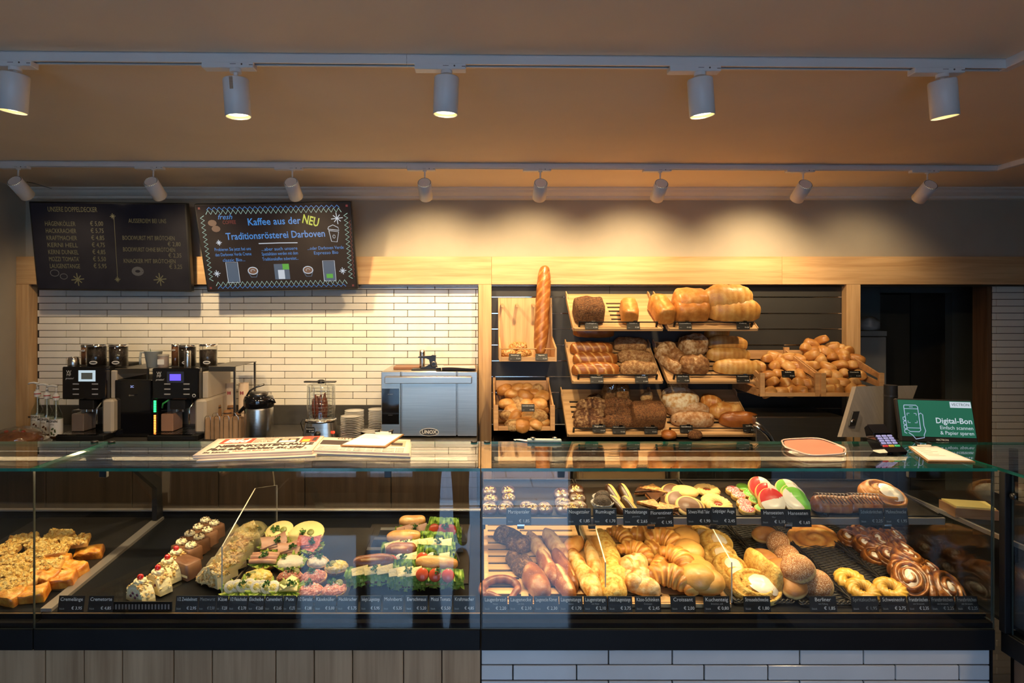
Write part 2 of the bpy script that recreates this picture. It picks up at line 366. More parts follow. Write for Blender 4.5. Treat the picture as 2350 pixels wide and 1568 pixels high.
# dark back room seen through the opening at the right
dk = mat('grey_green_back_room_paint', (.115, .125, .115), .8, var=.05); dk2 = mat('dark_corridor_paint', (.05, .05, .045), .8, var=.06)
rx = X(1975, FRAME)
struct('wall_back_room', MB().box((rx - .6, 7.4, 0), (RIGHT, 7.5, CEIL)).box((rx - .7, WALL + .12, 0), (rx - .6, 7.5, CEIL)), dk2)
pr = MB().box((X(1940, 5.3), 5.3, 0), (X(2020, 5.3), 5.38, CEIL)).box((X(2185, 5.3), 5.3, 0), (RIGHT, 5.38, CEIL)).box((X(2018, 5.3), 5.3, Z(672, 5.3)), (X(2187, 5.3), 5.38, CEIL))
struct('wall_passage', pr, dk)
dr = T('door_1', None, None); dr['kind'] = 'structure'
MB().box((X(2021, 5.32), 5.33, 0), (X(2090, 5.32), 5.37, Z(676, 5.33)), bev=.002).build('door_leaf', mat('brown_black_door', (.05, .046, .036), .5, var=.1), dr)
MB().tube([(X(2081, 5.3), 5.33, 1.05), (X(2081, 5.3), 5.28, 1.05), (X(2066, 5.3), 5.28, 1.05)], .008).build('door_handle', steel, dr)
struct('trim_6', MB().box((X(2262, WALL), WALL - .012, 0), (X(2272, WALL), WALL + .12, fb)), wood('brown_door_trim', (.10, .05, .025), (.2, .1, .05), 2))
cb = T('storage_cabinet', 'grey storage cabinet standing in the dark back room beside the oak post', 'cabinet', (X(1988, 5.0), 5.02, 0))
cm = mat('grey_cabinet_laminate', (.23, .235, .225), .5, var=.04); cx0, cx1 = X(1940, 5.0) - X(1988, 5.0), X(2036, 5.0) - X(1988, 5.0); cz = Z(760, 5.0)
MB().box((cx0, 0, 0), (cx1, .26, cz - .05)).build('cabinet_body', cm, cb); MB().box((cx0 - .005, -.012, cz - .042), (cx1 + .005, .26, cz), bev=.003).build('cabinet_top', cm, cb)
MB().box((cx0 + .003, -.012, .05), (cx1 - .003, 0, cz - .052), bev=.002).build('cabinet_door', cm, cb)
def lump(cx, cy, cz, rx_, ry, rz, seed, amp=.25, sc=6, nu=20, nv=12):
    b = MB()
    def fn(u, v):
        a = 2 * PI * u; p = PI * (v - .5); d = V((math.cos(a) * math.cos(p), math.sin(a) * math.cos(p), math.sin(p)))
        k = 1 + amp * noise.noise(d * sc * .3 + V((seed, 0, 0))) + amp * .4 * noise.noise(d * sc + V((0, seed, 0)))
        return (cx + d.x * rx_ * k, cy + d.y * ry * k, max(cz - rz * .8, cz + d.z * rz * k))
    return b.grid(fn, nu, nv, wu=True)
tag(lump(X(1999, 5.1), 5.14, cz + .05, .095, .09, .065, 3, .3).build('plastic_sack', mat('grey_film_sack', (.3, .3, .29), .35, var=.15)), 'crumpled grey sack lying on the cabinet in the back room', 'bag')

# ------------------------------------------------------------------ ceiling tracks and spotlights
def track(name, label, y0, y1, pxend, th, tw, yend):
    xl, xr = -4.35 if False else LEFT + .01, X(pxend, y1)
    Y = lambda x: y0 + (y1 - y0) * (x - X(0, y0)) / (xr - X(0, y0))
    t = T(name, label, 'track', (0, 0, 0)); zt = CEIL
    sa = math.atan2(Y(xr) - Y(xl), xr - xl)
    nseg = [xl, X(935, (y0 + y1) / 2), xr]
    for a, b in ((nseg[0], nseg[1]), (nseg[1], nseg[2])):
        M = at(a, Y(a), zt) @ Matrix.Rotation(sa, 4, 'Z'); L_ = (b - a) / math.cos(sa)
        m = MB()
        m.box((.0006, -tw / 2, -th), (L_ - .0006, -tw / 2 + .003, 0), M=M).box((.0006, tw / 2 - .003, -th), (L_ - .0006, tw / 2, 0), M=M).box((.0006, -tw / 2, -.004), (L_ - .0006, tw / 2, 0), M=M)
        m.box((.0006, -tw / 2 + .003, -th), (L_ - .0006, -tw / 2 + .009, -th + .003), M=M).box((.0006, tw / 2 - .009, -th), (L_ - .0006, tw / 2 - .003, -th + .003), M=M)
        m.build('track_rail', white_m, t)
        MB().box((.001, -tw / 2 + .004, -th + .008), (L_ - .001, tw / 2 - .004, -th + .011), M=M).build('contact_slot', blackm, t)
    MB().box((xr - .001, Y(xr) - tw / 2 - .09, -th + zt), (xr + tw - .001, Y(xr) + tw / 2, zt), bev=.002).build('corner_joint', white_m, t)
    MB().box((xr + .0005, yend, zt - th), (xr + tw - .0025, Y(xr) - tw / 2 - .091, zt), bev=.001).build('track_rail', white_m, t)
    return Y
Y1 = track('lamp_track', 'white ceiling lamp track nearer the shop door with the wide downlights', 2.099, 2.165, 2299, .034, .036, FRONT + .05)
Y2 = track('lamp_track', 'white ceiling lamp track in front of the back wall with the small tilted spotlights', 3.636, 3.757, 2284, .032, .034, .4)
XT = X(2299, 2.165) + .018; lampface = emit('lit_lamp_disc', (1.0, .86, .62), 9.0); cream = mat('cream_reflector_ring', (.72, .55, .28), .3, var=.05)
def spot(name, loc, d, power, ang, blend, size=.03):
    l = bpy.data.lights.new(name, 'SPOT'); l.energy = power; l.color = WARM; l.spot_size = math.radians(ang); l.spot_blend = blend; l.shadow_soft_size = size
    o = bpy.data.objects.new(name, l); C.objects.link(o); o.location = loc; o.rotation_euler = V(d).to_track_quat('-Z', 'Y').to_euler(); return o
def adapter(t, zc, ln, wd, th):
    m = MB().box((-ln * .62, -wd / 2, zc - th), (ln * .38, wd / 2, zc), bev=.002)
    m.build('track_adapter', white_m, t)
    d = MB().box((-.012, -wd / 2 - .0008, zc - th * .45), (.008, -wd / 2 + .001, zc - th * .38)).cyl((.028, -wd / 2 - .0008, zc - th * .45), (.028, -wd / 2 + .001, zc - th * .45), .003, n=10)
    d.box((ln * .30, -wd / 2 - .0008, zc - th * .6), (ln * .37, -wd / 2 + .001, zc - th * .5)); d.build('adapter_catch', dsteel, t)
for i, (px, tilt, vis) in enumerate([(35, 6, 0), (541, -3, 1), (1025, 2, 0), (1606, -5, 0), (2162, -7, 0)]):
    y = Y1(X(px, 2.13)); x = X(px, y)
    t = T('track_downlight', '%s wide white downlight from the window side of the front track, glowing downwards' % ordn[i], 'lamp', (x, y, CEIL - .034), group='wide downlights on the front track')
    t['label'] = ['wide white downlight at the track end above the two dark menu screens, partly cut off', 'wide white downlight hanging on a bare slotted stem', 'wide white downlight above the joint of the two glass cases', 'wide white downlight above the croissants and round cookies', 'wide white downlight by the corner where the front track turns'][i]
    adapter(t, .002, .178, .04, .02)
    st = MB().cyl((0, 0, -.018), (0, 0, -.03), .02, n=20).cyl((0, 0, -.03), (0, 0, -.075 if vis else -.05), .007, n=10); st.build('swivel_stem', white_m, t)
    dz = -.012 if vis else 0.0; R = .0435
    M = at(0, 0, -.040 + dz) @ Matrix.Rotation(math.radians(tilt), 4, 'Y') @ Matrix.Rotation(math.radians(3), 4, 'X')
    MB().lathe([(R - .008, -.001), (R - .002, -.0), (R, -.004), (R, -.128), (R - .002, -.1285), (R - .0035, -.126)], 40, M=M).lathe([(0, -.0005), (R - .008, -.001)], 40, M=M).build('lamp_housing', white_m, t, fix=False)
    if vis: MB().box((-.006, -R - .0012, -.045), (.006, -R + .002, -.004), M=M).build('slot', steel, t)
    MB().lathe([(R - .0035, -.127), (R - .008, -.118)], 40, M=M).build('reflector', cream, t, fix=False)
    MB().lathe([(0, -.1185), (R - .008, -.118)], 40, M=M).build('light_disc', lampface, t, fix=False)
    d = M.to_3x3() @ V((0, .42, -.9))
    spot('downlight_beam', t.location + M @ V((0, 0, -.131)), d, P_DOWN * (.35, .8, 1.05, 1.05, .4)[i], 130, .9)
for i, (x, y) in enumerate(((XT, 1.0), (XT, -.1), (XT, -1.1))):  # unseen lamps added on the side leg for warm fill light
    t = T('track_downlight', 'wide white downlight on the side track leg outside the picture, ' + ordn[i] + ' from the corner', 'lamp', (x, y, CEIL - .034), (0, 0, PI / 2), 'wide downlights on the side track')
    adapter(t, .002, .178, .04, .02); MB().cyl((0, 0, -.018), (0, 0, -.05), .012, n=12).build('swivel_stem', white_m, t); R = .0435; M = at(0, 0, -.04)
    MB().lathe([(0, 0), (R, -.002), (R, -.128), (R - .003, -.128)], 32, M=M).build('lamp_housing', white_m, t, fix=False); MB().lathe([(0, -.1185), (R - .003, -.118)], 32, M=M).build('light_disc', lampface, t, fix=False)
    spot('downlight_beam', (x, y, CEIL - .206), (-.45, .25, -.85), P_SIDE, 130, .9)
TILT = math.radians(57); AIM = math.radians(47)
for i, px in enumerate([42, 352, 671, 975, 1240, 1515, 1843, 2128]):
    y = Y2(X(px, 3.68)); x = X(px, y)
    nb = ['at the far window-side end of the rear track', 'above the dark price menu screen', 'above the coffee poster screen', 'above the steel oven', 'above the upright baguette', 'above the seeded tin loaf shelf', 'above the crates of rolls', 'in front of the dark doorway corner'][i]
    t = T('track_spotlight', 'small white tilted spotlight ' + nb, 'lamp', (x, y, CEIL - .032), group='small spotlights on the rear track')
    adapter(t, .002, .17, .036, .016)
    MB().cyl((0, 0, -.014), (0, 0, -.02), .012, n=16).cyl((0, 0, -.02), (0, 0, -.075), .005, n=8).build('swivel_stem', white_m, t)
    R = .0415; M = at(0, -.02, -.098) @ Matrix.Rotation(TILT, 4, 'X')   # local -Z is the beam, turned towards the wall
    MB().lathe([(R - .003, .012), (R, .010), (R, -.115), (R - .003, -.117), (R - .006, -.10)], 36, M=M).build('lamp_housing', white_m, t, fix=False)
    MB().lathe([(0, .013), (R - .0055, .013)], 36, M=M).build('rear_cap', white_m, t, fix=False)
    g = MB()
    for k in range(24):
        a = 2 * PI * k / 24; g.cbox((0, 0, 0), (.0075, .0028, .002), M=M @ Matrix.Rotation(a, 4, 'Z') @ at(0, R - .0045, .0125))
    g.build('vent_ring', blackm, t)
    MB().lathe([(R - .006, -.1), (0, -.101)], 30, M=M).build('light_disc', lampface, t, fix=False)
    spot('spotlight_beam', t.location + M @ V((0, 0, -.122)), V((0, math.sin(AIM), -math.cos(AIM))), P_SPOT * (.35, .72, .95, 1.05, 1.0, 1.0, .95, .25)[i], 104, 1.0, .03)
tag(MB().tube([P(62, 418, 3.7), P(80, 421, 3.8), P(95, 426, 3.95), P(118, 433, 4.2)], .003).build('lamp_cable', dsteel), 'thin dark cable running from the end spotlight along the ceiling', 'cable')

# ------------------------------------------------------------------ wall screens
def screen(name, label, q, yt, yb, group):
    tl, tr, br_, bl = [P(*p, y) for p, y in zip(q, (yt, yt, yb, yb))]
    c = (tl + tr + br_ + bl) / 4; u = (tr - tl + br_ - bl); wd = u.length / 2; u.normalize()
    v = (tl - bl + tr - br_); v -= u * v.dot(u); ht = v.length / 2; v.normalize(); n = u.cross(v)
    t = T(name, label, 'screen', c, group=group); t.rotation_euler = Matrix((u, v, n)).transposed().to_euler()
    MB().box((-wd / 2, -ht / 2, -.045), (wd / 2, ht / 2, 0), bev=.004).build('bezel', black, t)
    mb = MB().box((-.12, .12, -.235), (.12, .26, -.0455)); mb.build('wall_mount', blackm, t)
    def uv(px, py):
        a = b = .5
        for _ in range(6):
            yl, yr = q[0][1] + (q[1][1] - q[0][1]) * a, q[3][1] + (q[2][1] - q[3][1]) * a; b = (py - yl) / (yr - yl)
            xl, xr = q[0][0] + (q[3][0] - q[0][0]) * b, q[1][0] + (q[2][0] - q[1][0]) * b; a = (px - xl) / (xr - xl)
        return V(((a - .5) * wd, (.5 - b) * ht, 0))
    return t, wd, ht, uv
def star(m, c, r, wd, mi, n=4, z=.002):
    for k in range(n):
        a = PI * k / n + .1; d = V((math.cos(a), math.sin(a), 0)) * r * (1 if k % 2 == 0 else .8); m.strip([c - d, c + d], wd, mi, z=z)
SG = 'wall screens above the coffee machines'
q = [(63, 462), (427, 466), (440, 670), (87, 666)]
t, wd, ht, uv = screen('menu_screen', 'dark wall screen listing prices in faint yellow lettering', q, 4.19, 4.28, SG)
scr1 = mat('dim_screen_dark', (.012, .012, .015), .12, var=.2, emit=(.020, .018, .028), es=.15, spec=.12)
ey = emit('faint_yellow_print', (.32, .26, .10), .20); ew = emit('faint_white_print', (.25, .22, .2), .14)
MB().box((-wd / 2 + .012, -ht / 2 + .012, 0), (wd / 2 - .012, ht / 2 - .012, .001)).build('display', scr1, t)
m = MB()
def tx(m, s, px, py, size, mi=0, al='CENTER', width=None, rot=0, sh=0, bold=0):
    m.text(s, size, at(*(uv(px, py) + V((0, 0, .0022)))) @ Matrix.Rotation(rot, 4, 'Z'), mi, al, width, sh, bold)
tx(m, 'UNSERE DOPPELDECKER', 165, 481, .048, width=.34)
for k, (s, p) in enumerate([('HÄGENKÖLLER', '5,00'), ('HACKKRACHER', '5,75'), ('KRAFTMACHER', '4,85'), ('KERNI HELL', '4,75'), ('KERNI DUNKEL', '4,85'), ("MOZZI 'TOMATA'", '5,50'), ('LAUGENSTANGE', '5,95')]):
    tx(m, s, 102 + k * 2.2, 513 + k * 16.2, .044, al='LEFT', width=.21); tx(m, '€ ' + p, 206 + k * 1.6, 513 + k * 16.2, .044, al='LEFT', width=.09)
tx(m, 'AUSSERDEM BEI UNS', 338, 507, .042, width=.26)
for k, (s, p) in enumerate([('BOCKWURST MIT BRÖTCHEN', '2,80'), ('BOCKWURST OHNE BRÖTCHEN', '2,35'), ('KNACKER MIT BRÖTCHEN', '3,25')]):
    tx(m, s, 341 + k * 1.5, 546 + k * 26.5, .042, width=.36); tx(m, '€ ' + p, 400 + k * 2, 560 + k * 26, .042, width=.09)
star(m, uv(180, 641), .045, .007, 0); star(m, uv(368, 641), .045, .007, 0); star(m, uv(271, 641), .02, .005, 0); star(m, uv(258, 496), .02, .004, 0)
m.strip([uv(261, 500), uv(271, 636)], .003, 0, z=.002)
m.build('menu_lettering', [ey, ew], t)
m = MB()
for c, r in (((317, 622), .04), ((127, 626), .03), ((148, 634), .025)):
    a = uv(*c); ks = [a + V((math.cos(k * PI / 8) * r, math.sin(k * PI / 8) * r * .75, 0)) for k in range(17)]; m.strip(ks, .005, 1, z=.002)
    if r == .04: m.strip([a + V((math.cos(k * PI / 8) * r * .7, math.sin(k * PI / 8) * r * .5, 0)) for k in range(17)], .02, 1, z=.002)
m.build('food_icons', [ey, ew], t)
q = [(449, 468), (806, 462), (820, 664), (472, 671)]
t, wd, ht, uv = screen('menu_screen', 'lit wall screen advertising coffee in blue lettering inside zigzag borders', q, 4.12, 4.296, SG)
scr2 = mat('lit_screen_dark', (.012, .011, .011), .12, var=.2, emit=(.020, .013, .012), es=.9, spec=.12)
eb = emit('blue_screen_print', (.06, .24, .62), .9); em = emit('mint_screen_print', (.45, .72, .62), .8); eyl = emit('yellow_screen_print', (.55, .62, .05), .8); erd = emit('red_screen_print', (.35, .05, .04), .5)
ewh = emit('white_screen_print', (.60, .66, .75), .8); eg = emit('slate_screen_fill', (.07, .11, .17), .8); egr = emit('green_screen_fill', (.10, .42, .05), .8); ebr = emit('brown_screen_fill', (.25, .12, .07), .6)
EM = [eb, em, eyl, erd, ewh, eg, egr, ebr]
MB().box((-wd / 2 + .01, -ht / 2 + .01, 0), (wd / 2 - .01, ht / 2 - .01, .001)).build('display', scr2, t)
m = MB(); a, b = wd / 2 - .03, ht / 2 - .03
def zig(x0, y0, x1, y1, n, amp, mi, wdt=.004, ph=0):
    p0, p1 = V((x0, y0, 0)), V((x1, y1, 0)); d = (p1 - p0); nn = V((-d.y, d.x, 0)).normalized() * amp
    m.strip([p0 + d * (k / (2 * n)) + nn * (1 if (k + ph) % 2 else -1) for k in range(2 * n + 1)], wdt, mi, z=.002)
for sg in (1, -1):
    zig(-a + .04, sg * (b - .028), a - .04, sg * (b - .028), 27, .014, 1); zig(-a + .05, sg * (b - .003), a - .05, sg * (b - .003), 26, .009, 0)
    zig(sg * (a - .012), -b + .05, sg * (a - .012), b - .05, 14, .013, 1)
zig(a + .012, -b + .06, a + .012, b - .1, 14, .006, 3, .003)
for sx in (-1, 1):
    for sy in (-1, 1): m.cbox((sx * a, sy * b, .002), (.014, .014, .0005), 3)
m.build('zigzag_border', EM, t)
m = MB()
tx(m, 'Kaffee aus der', 630, 507, .068, 0, width=.36, rot=.015, bold=.012); tx(m, 'Traditionsrösterei Darboven', 633, 538, .068, 0, width=.68, rot=.015, bold=.012)
tx(m, 'NEU', 714, 506, .085, 2, width=.11, rot=-.28, bold=.02); tx(m, 'fresh', 518, 497, .05, 0, sh=.3, width=.1); tx(m, 'COFFEE', 528, 509, .036, 3, width=.09)
for s, x, y in [('Probieren Sie jetzt bei uns', 534, 570), ('den Darboven Verde Creme', 535, 582), ('classic Bio...', 536, 595), ('...aber auch unsere', 641, 569), ('Spezialitäten werden mit dem', 642, 580), ('Traditionskaffee zubereitet...', 643, 592), ('...oder Darboven Verde', 747, 567), ('Espresso Bio', 748, 578)]:
    tx(m, s, x, y, .033, 0, width=.25, rot=.015)
m.strip([uv(594, 557), uv(640, 555.5), uv(683, 555)], .006, 4, z=.002)
m.build('poster_lettering', EM, t)
def flush(n):
    global m
    m.build(n, EM, t); m = MB()
m = MB()
for c, r in (((774, 500), .04), ((503, 555), .02), ((496, 627), .025), ((786, 620), .025)): star(m, uv(*c), r, .005, 4); flush('star_print')
for c, mi in (((533, 624), 5), ((755, 620), 5)):
    p = uv(*c); m.cbox(p + V((0, 0, .002)), (.075, .135, .0004), mi); m.strip([p + V((sx * .041, sy * .072, 0)) for sx, sy in ((-1, -1), (1, -1), (1, 1), (-1, 1), (-1, -1))], .004, 4, z=.0026); flush('coffee_bag_print')
p = uv(756, 632); m.cbox(p + V((0, 0, .0028)), (.045, .03, .0004), 6); flush('green_label_print')
p = uv(646, 622); m.cbox(p + V((0, 0, .002)), (.105, .11, .0004), 5); m.cbox(p + V((-.005, -.02, .0026)), (.045, .065, .0004), 4); m.cbox(p + V((.03, .035, .0026)), (.045, .04, .0004), 6); flush('latte_photo_print')
for c in ((579, 620), (706, 618)):
    p = uv(*c); m.prism([(p.x + math.cos(k * PI / 8) * .036, p.y + math.sin(k * PI / 8) * .028) for k in range(16)], .0018, .0022, 4); m.prism([(p.x + math.cos(k * PI / 8) * .03, p.y + math.sin(k * PI / 8) * .022) for k in range(16)], .0023, .0027, 7)
    m.strip([p + V((math.cos(k * PI / 4) * .014, math.sin(k * PI / 4) * .01, 0)) for k in range(6)], .003, 4, z=.0031); m.strip([p + V((.036, 0, 0)), p + V((.02, -.045, 0)), p + V((-.015, -.045, 0)), p + V((-.034, -.01, 0))], .006, 5, z=.002); flush('cup_photo_print')
p = uv(766, 537); cup = [p + V(c) for c in ((-.03, .03, 0), (-.018, -.045, 0), (.02, -.05, 0), (.036, .02, 0), (-.03, .03, 0), (-.036, .04, 0), (.04, .03, 0), (.034, .05, 0), (0, .068, 0), (-.03, .055, 0), (-.036, .04, 0))]
m.strip(cup, .004, 4, z=.002); m.strip([p + V((.002 + math.cos(k) * .009, -.012 + math.sin(k) * .012, 0)) for k in range(7)], .003, 4, z=.002); flush('paper_cup_print')
for dx_, dy_ in ((-.012, .02), (.008, -.02)):
    p = uv(494, 517) + V((dx_, dy_, 0)); m.prism([(p.x + math.cos(k * PI / 6) * .03, p.y + math.sin(k * PI / 6) * .022) for k in range(12)], .0018, .0022, 7)
m.build('coffee_bean_print', EM, t)
# ------------------------------------------------------------------ back counter along the tiled wall
BT = .91                                                     # worktop height
bc = T('back_counter', 'dark back counter with worktop below the tiled wall', 'counter', (0, 3.9, 0))
bx0, bx1 = LEFT + .002, fx[2] - .004
wtm = mat('dark_grey_worktop', (.06, .056, .052), .3, var=.15, scale=30)
MB().box((bx0, -.02, BT - .035), (fx[1] + .003, FRAME - 3.9 - .004, BT), bev=.003).build('worktop', wtm, bc)
MB().box((fx[1] + .0035, -.02, BT - .035), (bx1, WALL - 3.9 - .032, BT), bev=.003).build('worktop', mat('dark_grey_worktop', (.06, .056, .052), .3, var=.15, scale=30), bc)
cabm = wood('dark_brown_cabinet_wood', (.03, .017, .01), (.07, .042, .025), 2, .5)
MB().box((bx0, .03, .0), (bx1, FRAME - 3.9 - .01, BT - .036)).build('carcass', blackm, bc)
n = 6
for i in range(n):
    a, b = bx0 + (bx1 - bx0) * i / n, bx0 + (bx1 - bx0) * (i + 1) / n
    d = MB().box((a + .004, .008, .1), (b - .004, .028, BT - .05), bev=.002).build('cabinet_door', cabm, bc)
    MB().tube([(a + .1, .008, .80), (a + .1, -.022, .80), (b - .1, -.022, .80), (b - .1, .008, .80)], .006).build('handle', steel, d)
def canister(parent, px, py0, py1, pw, y, fill, lid=chrome, badge=True, full=.9, name='bean_hopper', lab=None):
    z0, z1 = Z(py1, y), Z(py0, y); r = pw * y / F / 2; x = X(px, y)
    t = T(name, lab, 'canister', (x, y, z0))
    h = z1 - z0
    MB().lathe([(r * .86, .001), (r, .006), (r, h - .01), (r * .98, h - .01), (r * .98, .007), (0, .004)], 28).build('clear_jar', acry, t, fix=False)
    MB().lathe([(0, .006), (r * .9, .007), (r * .93, h * full), (0, h * full + .004)], 24, tone=.4).build('contents', fill, t, fix=False)
    MB().lathe([(r * 1.02, h - .012), (r * 1.02, h), (r * .9, h + .003), (0, h + .003)], 28).build('lid', lid, t, fix=False)
    if badge:
        m = MB(); k = [(math.cos(a * PI / 8) * r * .42, math.sin(a * PI / 8) * r * .2) for a in range(16)]
        M = at(r * .25 if pw > 30 else 0, -r * 1.0, h * (.22 if pw > 25 else .75)) @ RX
        m.prism(k, -.004, .001, M=M).build('oval_badge', porc, t); 
        MB().prism([(a * .8, b * .35) for a, b in k], .001, .0014, M=M).build('badge_print', black, t)
    return t
beans = food('roasted_coffee_beans', (.008, .004, .002), (.022, .010, .005), (.06, .03, .015), .35, nscale=150, namt=.5, bump=.9, bscale=200)
choc = food('cocoa_powder', (.10, .035, .012), (.17, .06, .02), (.22, .09, .03), .8)
def coffee_machine(x0, x1, xs, py, y, second):
    zt, zh, xa, xb = Z(py, y), Z(917, y), X(x0, y), X(x1, y); wd = xb - xa; xc = (xa + xb) / 2; zh -= BT; H = zt - BT
    t = T('coffee_machine', 'black fronted coffee machine with %s display and %s' % (('violet', 'green and orange light strips') if second else ('bright white', 'pale side column, nearest the syrup bottles')), 'coffee machine', (xc, y, BT), group=None)
    w2 = wd / 2
    h = MB().box((-w2, 0, zh), (w2, .05, H), bev=.006).build('front_panel', blackg, t)
    MB().box((-w2, .0505, zh + .002), (w2 - .004, .42, H - .002), bev=.004).build('brewing_head', blackm, t)
    MB().box((-w2 + .03, .2, .036), (w2 - .03, .42, zh + .001)).build('rear_body', dsteel, t)
    MB().box((-w2 - .002, .19, .036), (-w2 + .029, .42, zh + .001), bev=.004).build('side_column', creamp, t)
    MB().box((w2 - .029, .0, .035), (w2 + .045, .42, zh - .001), bev=.014).build('side_column', creamp, t)
    MB().box((w2 - .003, .056, zh), (w2 + .035, .42, H - .03), bev=.004).build('side_cover', creamp, t)
    MB().box((-w2 + .03, .1995, .06), (w2 - .03, .2, zh - .02)).build('splash_panel', steel_h, t)
    MB().box((-w2 - .001, -.06, 0), (w2 + .02, .42, .035), bev=.004).build('base_tray', black, t)
    g = MB()
    for k in range(15): g.box((-w2 + .02 + k * wd / 16.2, -.055, .0355), (-w2 + .028 + k * wd / 16.2, .18, .041))
    g.box((-w2 + .01, -.058, .0355), (w2 - .02, -.05, .042)); g.build('drip_grate', chrome, t)['kind'] = 'stuff'
    s = MB().box((-.05, .02, zh - .07), (.05, .12, zh - .0005), bev=.006); s.build('spout_block', black, t)
    MB().cyl((-.02, .06, zh - .09), (-.02, .06, zh - .068), .008).build('spout', chrome, t); MB().cyl((.02, .06, zh - .09), (.02, .06, zh - .068), .008).build('spout', chrome, t)
    MB().tube([(w2 - .055, .05, zh), (w2 - .05, .03, zh - .03), (w2 - .065, .012, zh - .06), (w2 - .06, .0, zh - .16)], .006).build('steam_wand', chrome, t)
    MB().box((-w2 + .04, .03, .042), (-w2 + .12, .16, zh - .10), bev=.004).build('milk_container', mat('brown_grey_milk_box', (.20, .15, .12), .4) if not second else mat('copper_milk_box', (.36, .20, .13), .4), t)
    MB().box((-w2 + .042, .03, zh - .098), (-w2 + .118, .16, zh - .075), bev=.003).build('milk_lid', acry, t, fix=True)
    if second: sm, si = emit('violet_screen', (.12, .08, .95), 1.6), emit('violet_icon', (.5, .5, 1), 1.6)
    else: sm, si = emit('pale_screen', (.5, .62, .68), 1.0), mat('grey_lcd', (.18, .22, .22), .4)
    dx = (.0 if second else .02); dz = H - .045
    MB().box((dx - .055, -.001, dz - .05), (dx + .055, .0005, dz + .022), bev=.0004).build('display', sm if not second else mat('dark_blue_glass', (.04, .05, .09), .1), t)
    MB().box((dx - .036, -.0018, dz - .036), (dx + .036, -.0009, dz + .006)).build('display_window', sm if second else si, t)
    m = MB()
    for sx in (-1, 1):
        for k in range(3): m.box((sx * .062 - .02 + .01, -.0012, zh + .03 + k * .033), (sx * .062 + .02 + .01, .0002, zh + .038 + k * .033))
    m.build('button_print', ink2, t)
    m = MB(); m.text('W', .03, at(-w2 + .045, -.0008, H - .035) @ RX).text('MF', .024, at(-w2 + .045, -.0008, H - .053) @ RX).text('presto!', .018, at(-w2 + .05, -.0008, H - .075) @ RX, shear=.3); m.build('maker_lettering', ink, t)
    if second:
        for k in range(8):
            for c in (0, 1):
                pass
        gm, om = emit('green_led', (.02, 1, .15), 5), emit('orange_led', (1, .22, .03), 6)
        for k in range(7): MB().cbox((-w2 + .018, -.0, zh - .012 - k * .011), (.014, .004, .007)).build('light_strip_led', gm, t)
        for k in range(12): MB().cbox((-w2 + .018, -.0, zh - .105 - k * .0105), (.012, .004, .006)).build('light_strip_led', om, t)
        MB().box((-w2 + .008, .0025, .042), (-w2 + .029, .02, zh - .002)).build('light_strip_backing', black, t)
        MB().tube([(-w2 + .05, .03, zh - .06), (-w2 + .06, .02, zh - .03), (-w2 + .09, .02, zh - .012), (-w2 + .1, .03, zh)], .006).build('milk_hose', mat('green_lit_hose', (.05, .4, .1), .3), t)
        MB().lathe([(.008, 0), (.011, 0), (.011, .002), (.008, .002)], 20, M=at(w2 - .03, -.0005, zh + .025) @ RX).build('power_button', ink, t)
    return t
coffee_machine(142, 243, 0, 842, 3.95, False); coffee_machine(349, 456, 0, 845, 3.95, True)
canister(None, 197, 792, 842, 20, 4.16, choc, lab='narrow cocoa canister on the pale screened coffee machine', name='powder_canister')
canister(None, 222, 791, 842, 42, 4.08, beans, lab='wide coffee bean canister in the middle on the pale screened coffee machine')
canister(None, 272, 791, 842, 40, 4.1, beans, lab='coffee bean canister standing apart at the shelf end, left of the white jug')
canister(None, 403, 790, 842, 18, 4.16, choc, lab='narrow cocoa canister behind the steel shaker on the violet screened machine', name='powder_canister')
canister(None, 430, 792, 842, 38, 4.1, beans, lab='wide coffee bean canister behind the slim steel shaker')
canister(None, 478, 790, 842, 39, 4.1, beans, full=.75, lab='partly empty coffee bean canister on the violet screened machine')
def shaker(name, lab, px, py0, py1, pw, y):
    h = Z(py0, y) - Z(py1, y); r = pw * y / F / 2
    t = T(name, lab, 'shaker', (X(px, y), y, Z(py1, y)))
    MB().lathe([(r * .95, 0), (r, .004), (r, h * .72), (r * .9, h * .8)], 24).build('cup', steel, t, fix=False); MB().lathe([(r * .93, h * .74), (r * .93, h * .96), (r * .8, h), (0, h)], 24).build('cap', chrome, t, fix=False); return t
shaker('steel_shaker', 'short steel shaker cup on top of the pale screened coffee machine', 169, 819, 842, 24, 4.02)
shaker('steel_shaker', 'slim tall steel shaker on top of the violet screened coffee machine', 431, 805, 844, 15, 3.99)
# cup shelf plates beside each machine
def cup_shelf(lab, x0, x1, pyf, y0, y1, leg):
    xa, xb, z = X(x0, y0), X(x1, y0), Z(pyf, y0); t = T('metal_shelf', lab, 'shelf', ((xa + xb) / 2, y0, BT)); w2 = (xb - xa) / 2; h = z - BT
    MB().box((-w2, 0, h - .003), (w2, y1 - y0, h), bev=.001).build('shelf_plate', dsteel, t); MB().box((-w2, -.002, h - .034), (w2, .0, h), bev=.0008).build('front_lip', mat('bronze_steel', (.22, .19, .15), .35, 1), t)
    for x in leg:
        for yy in (.005, y1 - y0 - .018): MB().box((x * w2 - .006, yy, 0), (x * w2 + .006, yy + .012, h - .0035)).build('leg', dsteel, t)
cup_shelf('dark metal shelf bridging the gap above the black milk fridge', 264, 338, 846, 4.02, 4.4, (-.98, .98))
cup_shelf('dark metal shelf over the paper cups, right of the violet screened machine', 479, 540, 841, 4.02, 4.4, (.9,))
fz = T('milk_fridge', 'black milk fridge with glossy door between the coffee machines', 'fridge', (X(305, 4.0), 4.0, BT))
w2 = 42 * 4.0 / F; H = Z(872, 4.0) - BT
